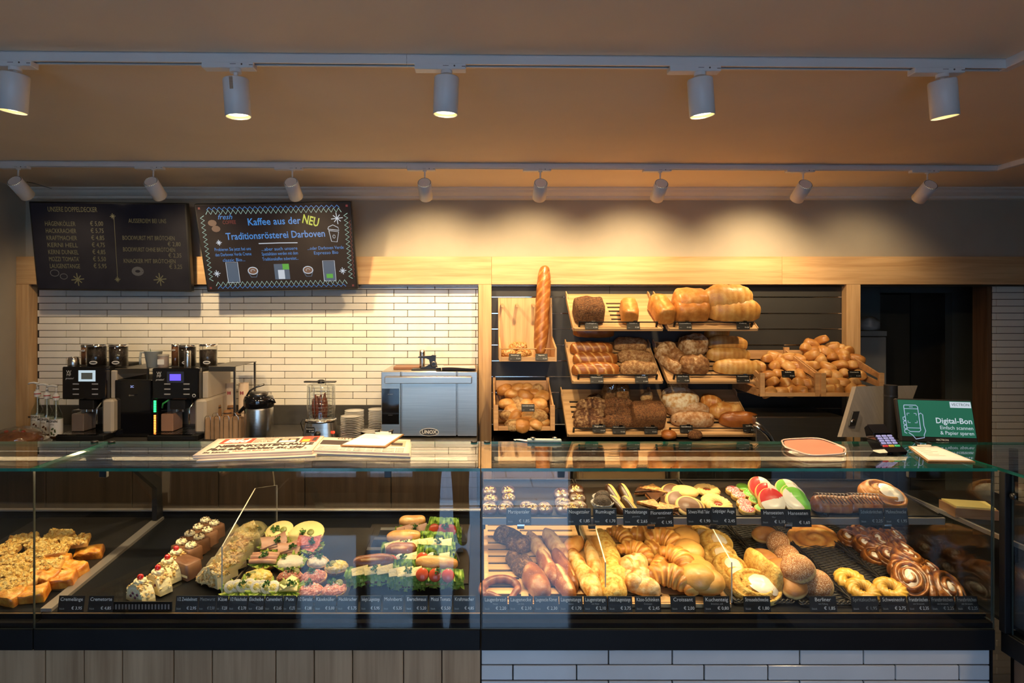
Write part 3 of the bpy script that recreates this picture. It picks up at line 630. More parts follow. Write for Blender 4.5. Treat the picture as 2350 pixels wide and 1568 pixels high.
MB().box((-w2, .02, 0), (w2, .36, H), bev=.004).build('fridge_body', blackm, fz); MB().box((-w2, 0, .004), (w2, .0195, H - .002), bev=.004).build('fridge_door', blackg, fz)
MB().text('2C', .02, at(-.005, -.0006, H - .045) @ RX).build('temperature_lettering', emit('blue_white_digits', (.4, .5, 1), 1.5), fz)
MB().cyl((-.01, 0, H - .10), (-.01, -.02, H - .10), .006).cyl((-.012, -.018, H - .10), (.02, -.018, H - .10), .004).build('door_key', chrome, fz)
# milk jug and tin between the hoppers
jg = T('milk_jug', 'white plastic measuring jug with handle, standing on the metal shelf', 'jug', (X(352, 4.12), 4.12, Z(846, 4.02)))
jm = glass('frosted_jug_plastic', (.72, .75, .72), .10, .3)
MB().lathe([(.035, 0), (.04, .003), (.056, .105), (.06, .11), (.054, .105), (.036, .004)], 28).build('jug_body', mat('milky_plastic', (.55, .58, .54), .35, trans=.3), jg, fix=False); MB().tube([(-.052, 0, .098), (-.085, 0, .1), (-.09, 0, .06), (-.088, 0, .015)], .008).build('handle', mat('milky_plastic', (.5, .5, .5)), jg)
MB().cyl((.01, 0, .02), (-.012, -.02, .125), .002).build('stirrer', mat('dark_green_plastic', (.02, .12, .07), .4), jg)
tn = T('tea_tin', 'small pale pink tin with cork lid beside the white jug', 'tin', (X(375, 4.05), 4.05, Z(843, 4.05)))
MB().lathe([(.031, 0), (.033, .003), (.033, .072)], 24).build('tin_body', mat('pink_beige_tin', (.46, .36, .30), .4), tn); MB().lathe([(.035, .072), (.035, .085), (0, .0855)], 24).build('lid', mat('grey_tin_lid', (.3, .28, .25), .4), tn)
MB().box((-.022, -.0345, .02), (.022, -.031, .055)).build('label_patch', paper_m, tn)
# syrup bottles
def syrup(px, y, lab, fill, fruit):
    t = T('syrup_bottle', lab, 'bottle', (X(px, y), y, BT)); r = .0375
    MB().lathe([(r * .9, 0), (r, .006), (r, .135), (r * .9, .16), (r * .45, .2), (r * .36, .215), (r * .34, .262)], 28).build('bottle_glass', glass('syrup_glass', (.80, .84, .78), .06), t, fix=False)
    MB().lathe([(0, .004), (r * .93, .006), (r * .93, .04), (0, .041)], 20).build('syrup', fill, t, fix=False)
    MB().lathe([(r * 1.01, .022), (r * 1.01, .130)], 28).build('paper_label', paper_m, t, fix=False)
    m = MB().text('MONIN', .021, at(0, -r - .0022, .118) @ RX, bold=.02).text('siroop', .011, at(0, -r - .0022, .098) @ RX); m.build('label_lettering', black, t)
    m = MB()
    for k in range(7): a = k * 1.7; m.lathe([(0, 0), (.006, .001), (0, .0016)], 8, M=at(.008 + .012 * math.cos(a), -r - .0015, .052 + .02 * math.sin(a)) @ Matrix.Rotation(PI / 2, 4, 'X'))
    m.build('label_picture', fruit, t)
    MB().lathe([(r * .5, .25), (r * .52, .285), (r * .3, .29), (.012, .3)], 20).build('pump_collar', porc, t); MB().lathe([(r * .53, .268), (r * .53, .274)], 20).build('pump_ring', mat('red_ring', (.5, .04, .03), .4), t, fix=False)
    MB().tube([(0, 0, .295), (0, 0, .335)], .007, n=12).tube([(0.008, 0, .338), (-.02, -.005, .345), (-.045, -.01, .343), (-.055, -.01, .335)], [.008, .007, .006, .005], n=10).build('pump_head', porc, t); MB().cyl((0, 0, .05), (0, 0, .27), .004).build('dip_tube', porc, t)
sy = mat('amber_syrup', (.22, .08, .02), .2); dkf = mat('brown_nut_print', (.16, .05, .02), .6); gnf = mat('green_leaf_print', (.06, .10, .03), .6)
syrup(86, 4.12, 'syrup bottle with pump closest to the oak post, leftmost of three', sy, dkf); syrup(108, 4.03, 'syrup bottle with brown nut picture, in the middle of three', sy, dkf); syrup(129, 3.96, 'syrup bottle with leafy picture, nearest the coffee machine', sy, gnf)
# foil-wrapped cake on the left
fk = T('wrapped_cake', 'brown cake under clear film on a paper doily at the window-side counter end', 'cake', (X(42, 3.72), 3.72, BT))
def disc(r, z0, z1, n=40, amp=0, freq=20):
    return [(r, z0)]
MB().lathe([(.0, .0), (.16, .0), (.17, .02), (.172, .022), (.16, .012), (0, .006)], 36).build('silver_plate', steel, fk, fix=False)
MB().grid(lambda u, v: (math.cos(2 * PI * u) * (.105 + .05 * v + (.006 * math.sin(36 * 2 * PI * u) if v > .5 else 0)), math.sin(2 * PI * u) * (.105 + .05 * v + (.006 * math.sin(36 * 2 * PI * u) if v > .5 else 0)), .022 + .02 * v), 144, 2, wu=True).build('paper_doily', paper_m, fk, fix=False)
lump(0, 0, .05, .125, .125, .055, 9, .18, 8, 30, 14).build('cake_body', food('brown_glazed_cake', (.10, .03, .012), (.24, .09, .03), (.36, .16, .06), .25, coat=.5), fk)
lump(0, 0, .056, .138, .138, .066, 4, .12, 14, 30, 14).build('cling_film', glass('cling_film', (.95, .93, .9), .10, .12), fk)
for k in range(5): tag(lump(-.05 + .025 * k, -.03 + .02 * (k % 2), .1, .012, .012, .008, k, .2).build('candied_fruit', mat('green_fruit', (.06, .2, .04), .4) if k % 2 else mat('red_fruit', (.4, .04, .02), .4), fk))
# paper cups
def cup(px, y, z, lab, r=.030, h=.075, invert=True, m=None, n=5, grp='stacks of paper cups'):
    t = T('paper_cup_stack', lab, 'cups', (X(px, y), y, z), group=grp); cm_ = mat('brown_ripple_cup', (.24, .115, .045), .7, rnd=.1); bm_ = mat('dark_cup_band', (.05, .025, .015), .6)
    for k in range(n):
        z0 = k * .014
        if invert: MB().lathe([(r, z0), (r * .98, z0 + .002), (r * .74, z0 + h), (r * .70, z0 + h), (r * .68, z0 + h - .004), (0, z0 + h - .004)], 20).build('paper_cup', cm_ if m is None else m, t, fix=False)
        else: MB().lathe([(r * .74, z0), (r, z0 + h), (r * .95, z0 + h), (r * .72, z0 + .004), (0, z0 + .004)], 20).build('paper_cup', cm_ if m is None else m, t, fix=False)
    if invert: MB().lathe([(r * .82, (n - 1) * .014 + h * .72), (r * .79, (n - 1) * .014 + h * .84)], 20).build('cup_band', bm_, t, fix=False)
    elif m: MB().box((-.012, -r * .98, (n - 1) * .014 + h * .3), (.012, -r * .86, (n - 1) * .014 + h * .5)).build('printed_square', mat('red_blue_print', (.35, .06, .07), .5), t)
    return t
whitec = mat('beige_tall_cup', (.62, .48, .36), .6)
cup(492, 4.06, BT, 'upturned brown cup stack half hidden by the pale machine column', n=4); cup(499, 4.16, BT, 'tallest upturned brown cup stack, in the rear', n=9)
cup(530, 4.14, BT, 'upturned brown cup stack in front of the shelf leg', n=9); cup(522, 4.02, BT + .07, 'front upturned brown cup stack above the paper bags', n=3); cup(545, 4.18, BT, 'brown cup stack partly behind the vacuum jug', n=5)
cup(530, 4.3, BT, 'tall beige cup stack behind the shelf leg', r=.034, h=.11, invert=False, m=whitec, n=16); cup(559, 4.3, BT, 'tall beige cup stack above the vacuum jug lever', r=.034, h=.11, invert=False, m=whitec, n=16)
# wire rack with paper bags
wr = T('wire_bag_rack', 'chrome wire rack on the counter beside the vacuum jug', 'rack', (X(517, 3.97), 3.97, BT)); w2 = 42 * 3.97 / F
for k in range(4):
    x = -w2 + .03 + k * (2 * w2 - .06) / 3
    for yy in (-.055, .055): MB().tube([(x - .018, yy, 0), (x - .018, yy, .145), (x - .01, yy, .155), (x + .01, yy, .155), (x + .018, yy, .145), (x + .018, yy, 0)], .0022, n=6).build('wire_loop', chrome, wr)
MB().tube([(-w2, -.058, .004), (w2, -.058, .004), (w2, .058, .004), (-w2, .058, .004)], .0025, n=6, closed=True).build('base_wire', chrome, wr)
bg_ = T('paper_bag_bundle', 'brown folded paper bags standing in the chrome wire rack', 'paper bags', (X(517, 3.97), 3.97, BT))
for k in range(7):
    y = -.048 + k * .0155
    MB().grid(lambda u, v: ((u - .5) * (2 * w2 - .01), y + .006 * math.sin(u * 9 + k) + .004 * v, .002 + v * (.128 + .008 * math.sin(u * 12 + k * 2))), 14, 3).build('paper_bag', kraft, bg_, fix=False)
# vacuum jug
aj = T('vacuum_jug', 'steel pump vacuum jug with black head and lifted carrying handle', 'vacuum jug', (X(594, 3.95), 3.95, BT)); R = 32 * 3.95 / F
hz = Z(935, 3.95) - BT
MB().lathe([(R * .98, 0), (R, .006), (R, hz - .01), (R * .97, hz)], 40).build('steel_body', steel, aj, fix=False); MB().lathe([(R * 1.02, 0), (R * 1.02, .012)], 40).build('base_ring', black, aj, fix=False)
MB().lathe([(R * .97, hz), (R * 1.04, hz + .01), (R * 1.05, hz + .05), (R * .95, hz + .075), (0, hz + .08)], 40).build('pump_head', blackg, aj, fix=False)
MB().lathe([(R * .62, hz + .078), (R * .66, hz + .094), (R * .5, hz + .1), (0, hz + .1)], 32).build('push_lever_cap', dsteel, aj, fix=False)
MB().tube([(.03, -.02, hz + .055), (.07, -.03, hz + .055), (.105, -.035, hz + .05), (.112, -.036, hz + .03)], [.024, .02, .013, .012], n=12).build('spout', blackg, aj)
MB().tube([(-.055, -.03, hz + .055), (-.075, -.04, hz + .01), (-.112, -.045, hz - .028)], [.016, .012, .012], n=10).build('drip_lever', blackg, aj)
MB().tube([(-.08, 0, hz + .07), (-.06, 0, hz + .105), (-.02, 0, hz + .13), (.035, 0, hz + .148)], [.007, .006, .006, .007], n=8).build('carry_handle', dsteel, aj)
# sausage warmer
sw = T('sausage_warmer', 'sausage warmer with glass cylinder on a steel base', 'warmer', (X(737, 4.0), 4.0, BT)); R = 32 * 4.0 / F
h1 = Z(963, 4.0) - BT; h2 = Z(884, 4.0) - BT
MB().grid(lambda u, v: ((lambda a, q: (q * math.cos(a) * (1.0), q * math.sin(a) * .9, .012 + v * (h1 - .02)))(2 * PI * u, R * (1.28 - .16 * v) * (1 / max(abs(math.cos(2 * PI * u)) ** 4 + abs(math.sin(2 * PI * u)) ** 4, .01) ** .25 * .95))), 40, 4, wu=True).build('base_housing', steel, sw, fix=False)
for sx in (-1, 1):
    for yy in (-.07, .06): MB().cyl((sx * .07, yy, 0), (sx * .07, yy, .014), .009, n=10).build('foot', black, sw)
MB().lathe([(0, h1 - .01), (R * 1.1, h1 - .01), (R * 1.12, h1 + .002), (R * 1.02, h1 + .008)], 36).build('base_rim', chrome, sw, fix=False)
MB().lathe([(R * .99, h1 + .006), (R * 1.0, h2), (R * .97, h2), (R * .96, h1 + .006)], 36).build('glass_cylinder', gl, sw, fix=False)
MB().lathe([(R * 1.05, h2 - .006), (R * 1.05, h2 + .004), (R * .6, h2 + .014), (0, h2 + .016)], 36).build('glass_lid', gl, sw, fix=False)
MB().box((-.11, -.022, h2 + .018), (.10, .012, h2 + .028), bev=.004).build('tongs', black, sw); MB().lathe([(.022, h2 + .012), (.024, h2 + .03), (.012, h2 + .036), (0, h2 + .036)], 20).build('lid_knob', black, sw, fix=False)
for k in range(9): MB().lathe([(R * .84, h1 + .02 + k * .022), (R * .86, h1 + .021 + k * .022), (R * .84, h1 + .022 + k * .022)], 28).build('basket_ring', chrome, sw, fix=False)
for k in range(10): a = 2 * PI * k / 10; MB().cyl((R * .85 * math.cos(a), R * .85 * math.sin(a), h1 + .01), (R * .85 * math.cos(a), R * .85 * math.sin(a), h2 - .01), .0015, n=6).build('basket_wire', chrome, sw)
saus = mat('brown_red_sausage', (.20, .045, .02), .35, var=.2)
for k in range(9): a = 2.4 * k; q = R * (.25 + .45 * ((k * 7) % 5) / 5); MB().tube([(q * math.cos(a), q * math.sin(a), h1 + .012), (q * math.cos(a + .3), q * math.sin(a + .3), h1 + .06), (q * math.cos(a + .2), q * math.sin(a + .2), h1 + .1 + .01 * (k % 4)), (q * math.cos(a), q * math.sin(a), h1 + .14 + .01 * (k % 4))], [.006, .013, .013, .005], n=10).build('sausage', saus, sw)
MB().lathe([(.0, .0), (.021, .0), (.019, .014), (0, .015)], 24, M=at(.003, -R * 1.09, .04) @ RX).build('control_dial', black, sw, fix=False)
MB().box((-.066, -R * 1.2, .05), (-.016, -R * 1.17, .086)).build('price_card', cardm, sw); MB().text('Bockwurst', .011, at(-.041, -R * 1.2 - .0006, .076) @ RX).text('€ 1,60', .011, at(-.033, -R * 1.2 - .0006, .06) @ RX).build('card_lettering', ink, sw)
MB().cyl((.098, -R * .9, .05), (.106, -R * .93, .05), .008, n=12).build('red_lamp', emit('red_pilot_lamp', (1, .03, .01), 4), sw)
MB().tube([(-.1, .03, .1), (-.125, .02, .12), (-.14, .02, .09), (-.13, .05, .02)], .003, n=6).build('power_cord', black, sw)
# plates
platem = MB().lathe([(0, .002), (.03, .001), (.034, .002), (.066, .009), (.0665, .0105), (.034, .0045), (0, .004)], 32).mesh('plate', porc)
def plates(px, y, n, lab, grp, z=BT, k=1.0, cat='plate'):
    for i in range(n):
        o = obj('plate', platem, None, (X(px, y) + random.uniform(-.0015, .0015), y + random.uniform(-.002, .002), z + i * .0112), (0, 0, random.random())); o.scale = (k, k, 1); tag(o, ('%s white plate from the %s of ' % ((ordn[i], 'bottom') if i < n / 2 else (ordn[n - 1 - i], 'top'))) + lab, cat, grp)
plates(805, 3.98, 13, 'the tall front stack by the sausage warmer', 'front stack of white plates'); plates(813, 4.13, 14, 'the stack half hidden behind another', 'rear stack of white plates', k=.98)
plates(868, 4.12, 15, 'the stack cut off by the oven', 'plate stack beside the oven')
bw_ = T('black_pan', 'black shallow pan under a large pale plate beside the oven', 'pan', (X(852, 3.96), 4.02, BT)); MB().lathe([(0, 0), (.05, 0), (.075, .03), (.08, .032), (.052, .006), (0, .004)], 32).build('pan_body', blackm, bw_, fix=False); MB().box((-.13, -.01, .024), (-.07, .01, .032), bev=.003).build('pan_handle', black, bw_)
o = obj('plate', platem, None, (X(854, 3.98), 4.02, BT + .032), (0, 0, .3)); o.scale = (1.25, 1.25, 1); tag(o, 'large pale plate lying on the black pan beside the oven', 'plate')
# oven
oy = 3.98; ov = T('oven', 'stainless steel countertop oven with long handle bar and black control panel', 'oven', (X(985, oy), oy, BT)); w2 = 110 * oy / F; H = Z(853, oy) - BT
MB().box((-w2, .0305, .012), (w2, .46, H), bev=.004).build('oven_body', steel_h, ov)
for sx in (-1, 1):
    for yy in (.06, .4): MB().cyl((sx * w2 * .85, yy, 0), (sx * w2 * .85, yy, .013), .018, n=14).build('foot', black, ov)
ox = lambda px: (px - 985) * oy / F
MB().box((-w2, 0, .012), (ox(919), .03, H - .002), bev=.002).build('control_column', steel_h, ov); MB().box((ox(922), 0, .012), (ox(1047), .03, H - .002), bev=.002).build('oven_door', steel_h, ov); MB().box((ox(1050), 0, .012), (w2, .03, H - .002), bev=.002).build('side_column', steel_h, ov)
MB().box((ox(876.5), -.004, Z(974, oy) - BT), (ox(916), -.0003, Z(892, oy) - BT), bev=.001).build('touch_panel', blackg, ov)
MB().text('▲ UNOX', .008, at(ox(896), -.0046, Z(905, oy) - BT) @ RX).text('• • • •', .012, at(ox(896), -.0046, Z(953, oy) - BT) @ RX).build('panel_lettering', ink2, ov)
hzz = Z(871, oy) - BT; MB().box((ox(885), -.05, hzz - .022), (ox(1083), -.028, hzz + .022), bev=.004).build('handle_bar', steel_h, ov)
for px in (890, 1078): MB().box((ox(px) - .008, -.028, hzz - .014), (ox(px) + .008, -.0003, hzz + .014)).build('handle_bracket', black, ov)
el = lambda a, b, n=32: [(a * math.cos(2 * PI * k / n), b * math.sin(2 * PI * k / n)) for k in range(n)]
bd = MB().prism(el(.062, .026), .0003, .002, M=at(0, 0, Z(992, oy) - BT) @ RX).build('oval_badge', mat('pale_badge', (.7, .68, .62), .35), ov); MB().prism(el(.058, .0225), .0021, .0026, M=at(0, 0, Z(992, oy) - BT) @ RX).build('badge_field', dsteel, bd); MB().text('UNOX', .032, at(0, -.003, Z(992, oy) - BT) @ RX, bold=.03).build('badge_lettering', mat('pale_badge', (.7, .68, .62)), bd)
oz = BT + H
def slab(name, lab, cat, q, y, z, th, m, bev=.002, rot=0, dep=.18):
    x0, x1 = X(q[0], y), X(q[1], y); o = MB().box((-(x1 - x0) / 2, 0, 0), ((x1 - x0) / 2, dep, th), bev=bev).build(name, m, None, ((x0 + x1) / 2, y, z), (0, 0, rot)); return tag(o, label=lab, cat=cat)
redwood = wood('reddish_board_wood', (.22, .09, .04), (.34, .15, .07), 0)
slab('cutting_board', 'reddish wooden board lying at the oven top edge', 'board', (903, 962), 4.12, oz, .016, redwood, rot=.05); slab('cutting_board', 'dark slate serving board under the black dispenser on the oven', 'board', (944, 1010), 4.02, oz, .012, anth, dep=.09); slab('cutting_board', 'reddish wooden board under the paper sheets on the oven', 'board', (1014, 1092), 4.06, oz, .02, redwood, dep=.2)
p = MB().grid(lambda u, v: ((u - .5) * .26, v * .17, .021 + .004 * math.sin(u * 5) * (1 - v) + .001), 10, 4); tag(p.build('paper_sheet', paper_m, None, (X(1046, 4.0), 4.0, oz), (0, 0, .05)), 'printed white sheet drooping over the board on the oven', 'paper')
sc_ = T('steel_pepper_mill', 'small steel cylinder mill behind the black dispenser on the oven', 'mill', (X(969, 4.22), 4.22, oz)); MB().lathe([(.019, 0), (.02, .11), (.018, .125), (0, .126)], 24).build('mill_body', steel, sc_)
MB().lathe([(.021, .1), (.021, .106)], 24).build('ring', chrome, sc_, fix=False)
td = T('label_dispenser', 'black hand-held label dispenser standing on the slate board on the oven', 'dispenser', (X(985, 4.05), 4.05, oz + .013))
MB().prism([(-.012, 0), (.06, 0), (.052, .02), (.043, .05), (.045, .088), (.02, .09), (.012, .085), (-.07, .08), (-.075, .072), (-.02, .068), (0, .06), (.006, .03), (-.025, .012), (-.05, .008), (-.06, .0)], -.015, .015, M=RX).build('dispenser_body', black, td)
MB().lathe([(.012, -.017), (.02, -.017), (.02, .017), (.012, .017)], 20, M=at(.03, 0, .03) @ RX).build('tape_roll', dsteel, td, fix=False)
# ------------------------------------------------------------------ baked goods: shapes
sm = lambda x: max(0, min(1, x)) ** 2 * (3 - 2 * max(0, min(1, x)))
def loaf(L, W, H, nl=30, na=20, ex=2.4, ez=2.0, flat=.22, bend=0, slash=None, cuts=None, ridge=None, amp=.04, nsc=22, seed=0, base=.45, pale=0, endcut=0, lat=0):
    """a loaf along x resting at z=0. slash=(count, slant, width, tone): diagonal openings; cuts: list of (x0,y0,x1,y1,w); ridge=(n, depth); pale: light belt near the bottom; lat: lattice"""
    r = random.Random(seed); off = V((seed * 3.7, seed * 1.3, 0)); b = MB()
    def fn(u, v):
        s = (2 * u - 1); t = math.sin(s * PI / 2) if not endcut else max(-1, s)
        k = max(0, 1 - abs(t) ** ex) ** (1 / ex)
        if endcut and s > 1 - endcut: k = max(k, .55)
        a = 2 * PI * v; ca, sa = math.cos(a), math.sin(a); q = (abs(ca) ** ez + abs(sa) ** ez) ** (-1 / ez)
        y = q * ca * W / 2 * (.35 + .65 * k if k > 0 else .0) * (k ** .5 if k < 1 else 1); z = q * sa
        z = z * H * ((1 - flat) if z > 0 else flat) * (k ** .6 if k > 0 else 0); x = t * L / 2
        p = V((x, y, z)); n = noise.noise(p * nsc + off); d = 1 + amp * n * 2; tone = base + .22 * n
        top = sm((sa + .1) / .5)
        if ridge:
            f = (t * .5 + .5) * ridge[0]; f -= math.floor(f); d += ridge[1] * (f - .5); tone += .35 * (f - .5) * 2 * .6
        if slash and top > 0:
            f = (x + y * slash[1]) / (L / (slash[0] + .6)) + .5 * (slash[0] % 2); f = abs(f - round(f)) * 2
            if abs(t) < .9:
                w_ = slash[2]; g = sm((w_ - f) / (w_ * .7)); e = sm(1 - abs(f - w_) / .12)
                tone = tone * (1 - g * top) + slash[3] * g * top; d += (e * .05 - g * .045) * top
        if cuts and top > 0:
            for (x0, y0, x1, y1, cw, ct) in cuts:
                ax, ay, bx, by = x0 * L / 2, y0 * W / 2, x1 * L / 2, y1 * W / 2; dx, dy = bx - ax, by - ay
                h = max(0, min(1, ((x - ax) * dx + (y - ay) * dy) / (dx * dx + dy * dy))); dd = math.hypot(x - ax - h * dx, y - ay - h * dy) / (cw * W)
                g = sm((1 - dd) * 1.6); e = sm(1 - abs(dd - 1.15) / .35); tone = tone * (1 - g * top) + ct * g * top; d += (.07 * e - .10 * g) * top
        if pale: tone += pale * sm(1 - abs(z / H - .05) / .22)
        if lat: tone += lat * (sm(math.sin(x * 260 + y * 120) * .5 + .2) + sm(math.sin(x * 180 - y * 200) * .5 + .1))
        yy = y * d + bend * (t * t - .33)
        return (V((x, yy, max(0, z * d + H * flat))), max(0, min(1, tone)))
    return b.grid(fn, nl, na, wv=True)
def croissant(R=.045, th=.024, seed=0, n=7, arc=2.3, nl=80):
    off = V((seed * 2.1, 0, seed)); b = MB()
    def fn(u, v):
        t = 2 * u - 1; a = t * arc / 2; g = abs(t) * n / 2 + .5; k = math.floor(g); f = g - k; st = max(0, min(1, (k - .5 + sm((f - .72) / .28)) / (n / 2)))
        prof = (1 - min(.985, st) ** 1.5) ** .8 * .9 + .08; r = th * prof * (1 + .10 * math.sin(PI * min(1, f / .8))) * (1 if abs(t) < .995 else .3); q = 2 * PI * v
        c = V((R * math.sin(a) * 1.45, R * (1 - math.cos(a)) * 1.2, th * .92 - .3 * th * t * t)); d = V((math.cos(a), math.sin(a), 0)); nn = V((-d.y, d.x, 0))
        p = c + nn * r * math.cos(q) * 1.15 + V((0, 0, 1)) * r * math.sin(q) * (1 if math.sin(q) > 0 else .7); nz = noise.noise(p * 40 + off)
        p += (nn * math.cos(q) + V((0, 0, math.sin(q)))) * nz * .0018; edge = sm(1 - abs(f - .82) / .2)
        return (p, max(0, min(1, .38 + .55 * edge + .25 * nz + .06 * math.sin(q * 9 + t * 4))))
    return b.grid(fn, nl, 18, wv=True)
def ringroll(R, r, seed=0, ridges=9, twist=2.4, amp=.16, hz=.8, base=.6):
    b = MB()
    def fn(u, v):
        a = 2 * PI * u; q = 2 * PI * v; k = 1 + amp * math.cos(ridges * (q + twist * a / 1.0) * .5 * 2 / 2); s = 1 + .05 * noise.noise(V((math.cos(a) * 2, math.sin(a) * 2, seed)))
        rr = r * k * s; return (V(((R + rr * math.cos(q)) * math.cos(a), (R + rr * math.cos(q)) * math.sin(a), r * hz + rr * math.sin(q) * hz)), max(0, min(1, base + .3 * (k - 1) / amp * .5)))
    return b.grid(fn, 64, 28, wu=True, wv=True)
def bun(r, h, seed=0, belt=.6, top=.5, amp=.03, n=26, sag=.25):
    b = MB(); off = V((seed * 1.9, seed, 0))
    def fn(u, v):
        a = 2 * PI * u; p = PI * (v - .5); c, s = math.cos(p), math.sin(p); c = abs(c) ** .75
        d = V((math.cos(a) * c, math.sin(a) * c, s)); k = 1 + amp * 2 * noise.noise(d * 1.6 + off)
        z = s * h * ((1 - .45) if s > 0 else .45); tone = top + .12 * noise.noise(d * 3 + off) + belt * sm(1 - abs(s + .02) / .30) - .1 * (s < -.4)
        return (V((d.x * r * k, d.y * r * k * .95, max(0, z * k + h * .45))), max(0, min(1, tone)))
    return b.grid(fn, n, 16, wu=True)
def scroll(W, D, H, seed=0, turns=2.6, base=.35, tilt=0):
    """a coiled pastry lying flat: a spiral ridge on a round body"""
    b = MB()
    def fn(u, v):
        a = 2 * PI * u; rr = v if v < .8 else .8 + (v - .8); rad = min(1, v / .8)
        ph = (rad * turns + u) % 1; ridge = abs(math.sin(PI * ph)); z = H * (.62 + .30 * ridge * (rad > .08)) * (1 - .25 * rad ** 4); r_ = rad
        if v > .8: q = (v - .8) / .2 * PI * .5; r_ = 1 + .04 * math.sin(q * 2); z *= (1 - (v - .8) / .2)
        nz = noise.noise(V((math.cos(a) * r_ * 3, math.sin(a) * r_ * 3, seed)))
        return (V((W / 2 * r_ * math.cos(a), D / 2 * r_ * math.sin(a), max(0, z + .003 * nz))), max(0, min(1, base + .35 * (ridge - .5) + .25 * nz)))
    return b.grid(fn, 56, 30, wu=True)
def slabmesh(poly, h, seed=0, amp=.002, top=.6, side=.3, div=5, puff=0):
    """cut slice with an uneven top: fan-subdivided prism of a plan polygon"""
    b = MB(); cx = sum(p[0] for p in poly) / len(poly); cy = sum(p[1] for p in poly) / len(poly)
    pts = []; 
    for i, p in enumerate(poly):
        q = poly[(i + 1) % len(poly)]
        for k in range(div): pts.append((p[0] + (q[0] - p[0]) * k / div, p[1] + (q[1] - p[1]) * k / div))
    n = len(pts); rows = [0, .4, .75, .95, 1, 1, 1]
    def fn(u, v):
        i = round(u * n) % n; j = round(v * 6); p = pts[i]
        if j <= 3: s, z, t = (.97 if j == 3 else 1), h * (0, .35, .7, .97)[j], side
        else: s, z, t = (.93, .5, .0)[j - 4], h, top
        x, y = cx + (p[0] - cx) * s, cy + (p[1] - cy) * s; nz = noise.noise(V((x * 60, y * 60, seed + z * 40)))
        k = 1 + (.03 * nz if j < 4 else 0)
        return (V((cx + (x - cx) * k, cy + (y - cy) * k, max(0, z + (amp * nz * 2 + puff * (1 - s) if j > 2 else 0)))), max(0, min(1, t + .2 * nz)))
    return b.grid(fn, n, 7, wu=True)
def crumbs(area, n, size, seed, z=lambda x, y: 0, jit=.5):
    """separate little lumps of crumble / flakes scattered over (x0,x1,y0,y1)"""
    r = random.Random(seed); b = MB()
    for k in range(n):
        x, y = r.uniform(area[0], area[1]), r.uniform(area[2], area[3]); zz = z(x, y)
        if zz is None: continue
        s = size * r.uniform(.6, 1.3); M = at(x, y, zz) @ Euler((r.uniform(-jit, jit), r.uniform(-jit, jit), r.uniform(0, 6))).to_matrix().to_4x4()
        b.add([(-s, 0, 0), (s, .1 * s, 0), (0, s * .8, .1 * s), (0, -s * .7, 0), (0, 0, s * .7), (0, .1 * s, -s * .3)], [(0, 4, 2), (2, 4, 1), (1, 4, 3), (3, 4, 0), (0, 2, 5), (2, 1, 5), (1, 3, 5), (3, 0, 5)], 0, False, M, r.uniform(.2, .9))
    return b
def leafy(r, seed, h=.012, frill=13, nu=110, nv=6, sq=1.0):
    """a frilly lettuce leaf"""
    def fn(u, v):
        a = 2 * PI * u; f = math.sin(frill * a + seed) * .5 + math.sin(frill * 2.3 * a + seed * 2) * .5
        q = r * v * (1 + .16 * f * v); return (V((q * math.cos(a), q * math.sin(a) * sq, h * v ** 2 * (f * .9 + .3 * math.sin(5 * a + seed)) + .003)), max(0, min(1, .25 + .6 * v * (.6 + .4 * f))))
    return MB().grid(fn, nu, nv, wu=True)
def ruffle(L, dep, h, seed, layers=3):
    '''a curly band of lettuce along x, hanging towards -y'''
    b = MB(); r = random.Random(seed)
    for k in range(layers):
        f = r.uniform(9, 12); ph = r.uniform(0, 6)
        def fn(u, v):
            w = math.sin(u * f * 6.3 + ph) + .6 * math.sin(u * f * 15 + ph * 2); n = noise.noise(V((u * 9, v * 2, seed + k)))
            return (V(((u - .5) * L * (1 + .06 * v) + .004 * v * math.cos(u * f * 9 + ph), -dep * v * (.8 + .5 * n) + .004 * k, h * (k - 1) * .55 + v * .006 * w - .012 * v * v + .008 * n)), max(0, min(1, .2 + .55 * v * (.7 + .3 * w) + .3 * n)))
        b.grid(fn, 110, 6)
    return b
def parsley(r, seed, n=26):
    rr = random.Random(seed); b = MB()
    for k in range(n):
        d = V((rr.gauss(0, 1), rr.gauss(0, 1), abs(rr.gauss(0, .8)))).normalized(); c = d * r * rr.uniform(.4, 1); s = r * .38
        e = Euler((rr.uniform(-1, 1), rr.uniform(-1, 1), rr.uniform(0, 6))).to_matrix(); vs = [c + e @ V((math.cos(q) * s * (1 if i % 2 else .5), math.sin(q) * s * (1 if i % 2 else .5), .2 * s * (i % 2))) for i, q in enumerate([k2 * PI / 4 for k2 in range(8)])]
        b.add(vs, [list(range(8))], 0, False, None, rr.uniform(.2, .8))
    b.cyl((0, 0, -.002), (0, 0, r * .5), r * .08, n=5); return b
# ------------------------------------------------------------------ baked goods: crusts
f_brown = food('brown_bread_crust', (.20, .055, .010), (.40, .135, .028), (.72, .42, .13), .38, coat=.25, namt=.15, bump=.15)
f_gold = food('golden_bread_crust', (.30, .09, .015), (.54, .22, .045), (.76, .48, .17), .42, coat=.2, namt=.22, bump=.2)
f_pale = food('pale_wheat_crust', (.40, .16, .03), (.60, .31, .075), (.77, .52, .20), .45, coat=.15, namt=.2, bump=.2)
f_rust = food('rustic_floured_crust', (.16, .06, .018), (.34, .17, .06), (.66, .50, .30), .75, nscale=45, namt=.45, bump=.7, bscale=90)
f_oat = food('oat_grain_crust', (.15, .055, .016), (.31, .145, .048), (.55, .36, .16), .8, nscale=60, namt=.5, bump=.9, bscale=220, speck=(.62, .48, .28), sscale=300, samt=.60)
f_dark = food('dark_rye_crust', (.045, .016, .007), (.12, .045, .016), (.42, .27, .13), .75, nscale=60, namt=.40, bump=.9, bscale=150)
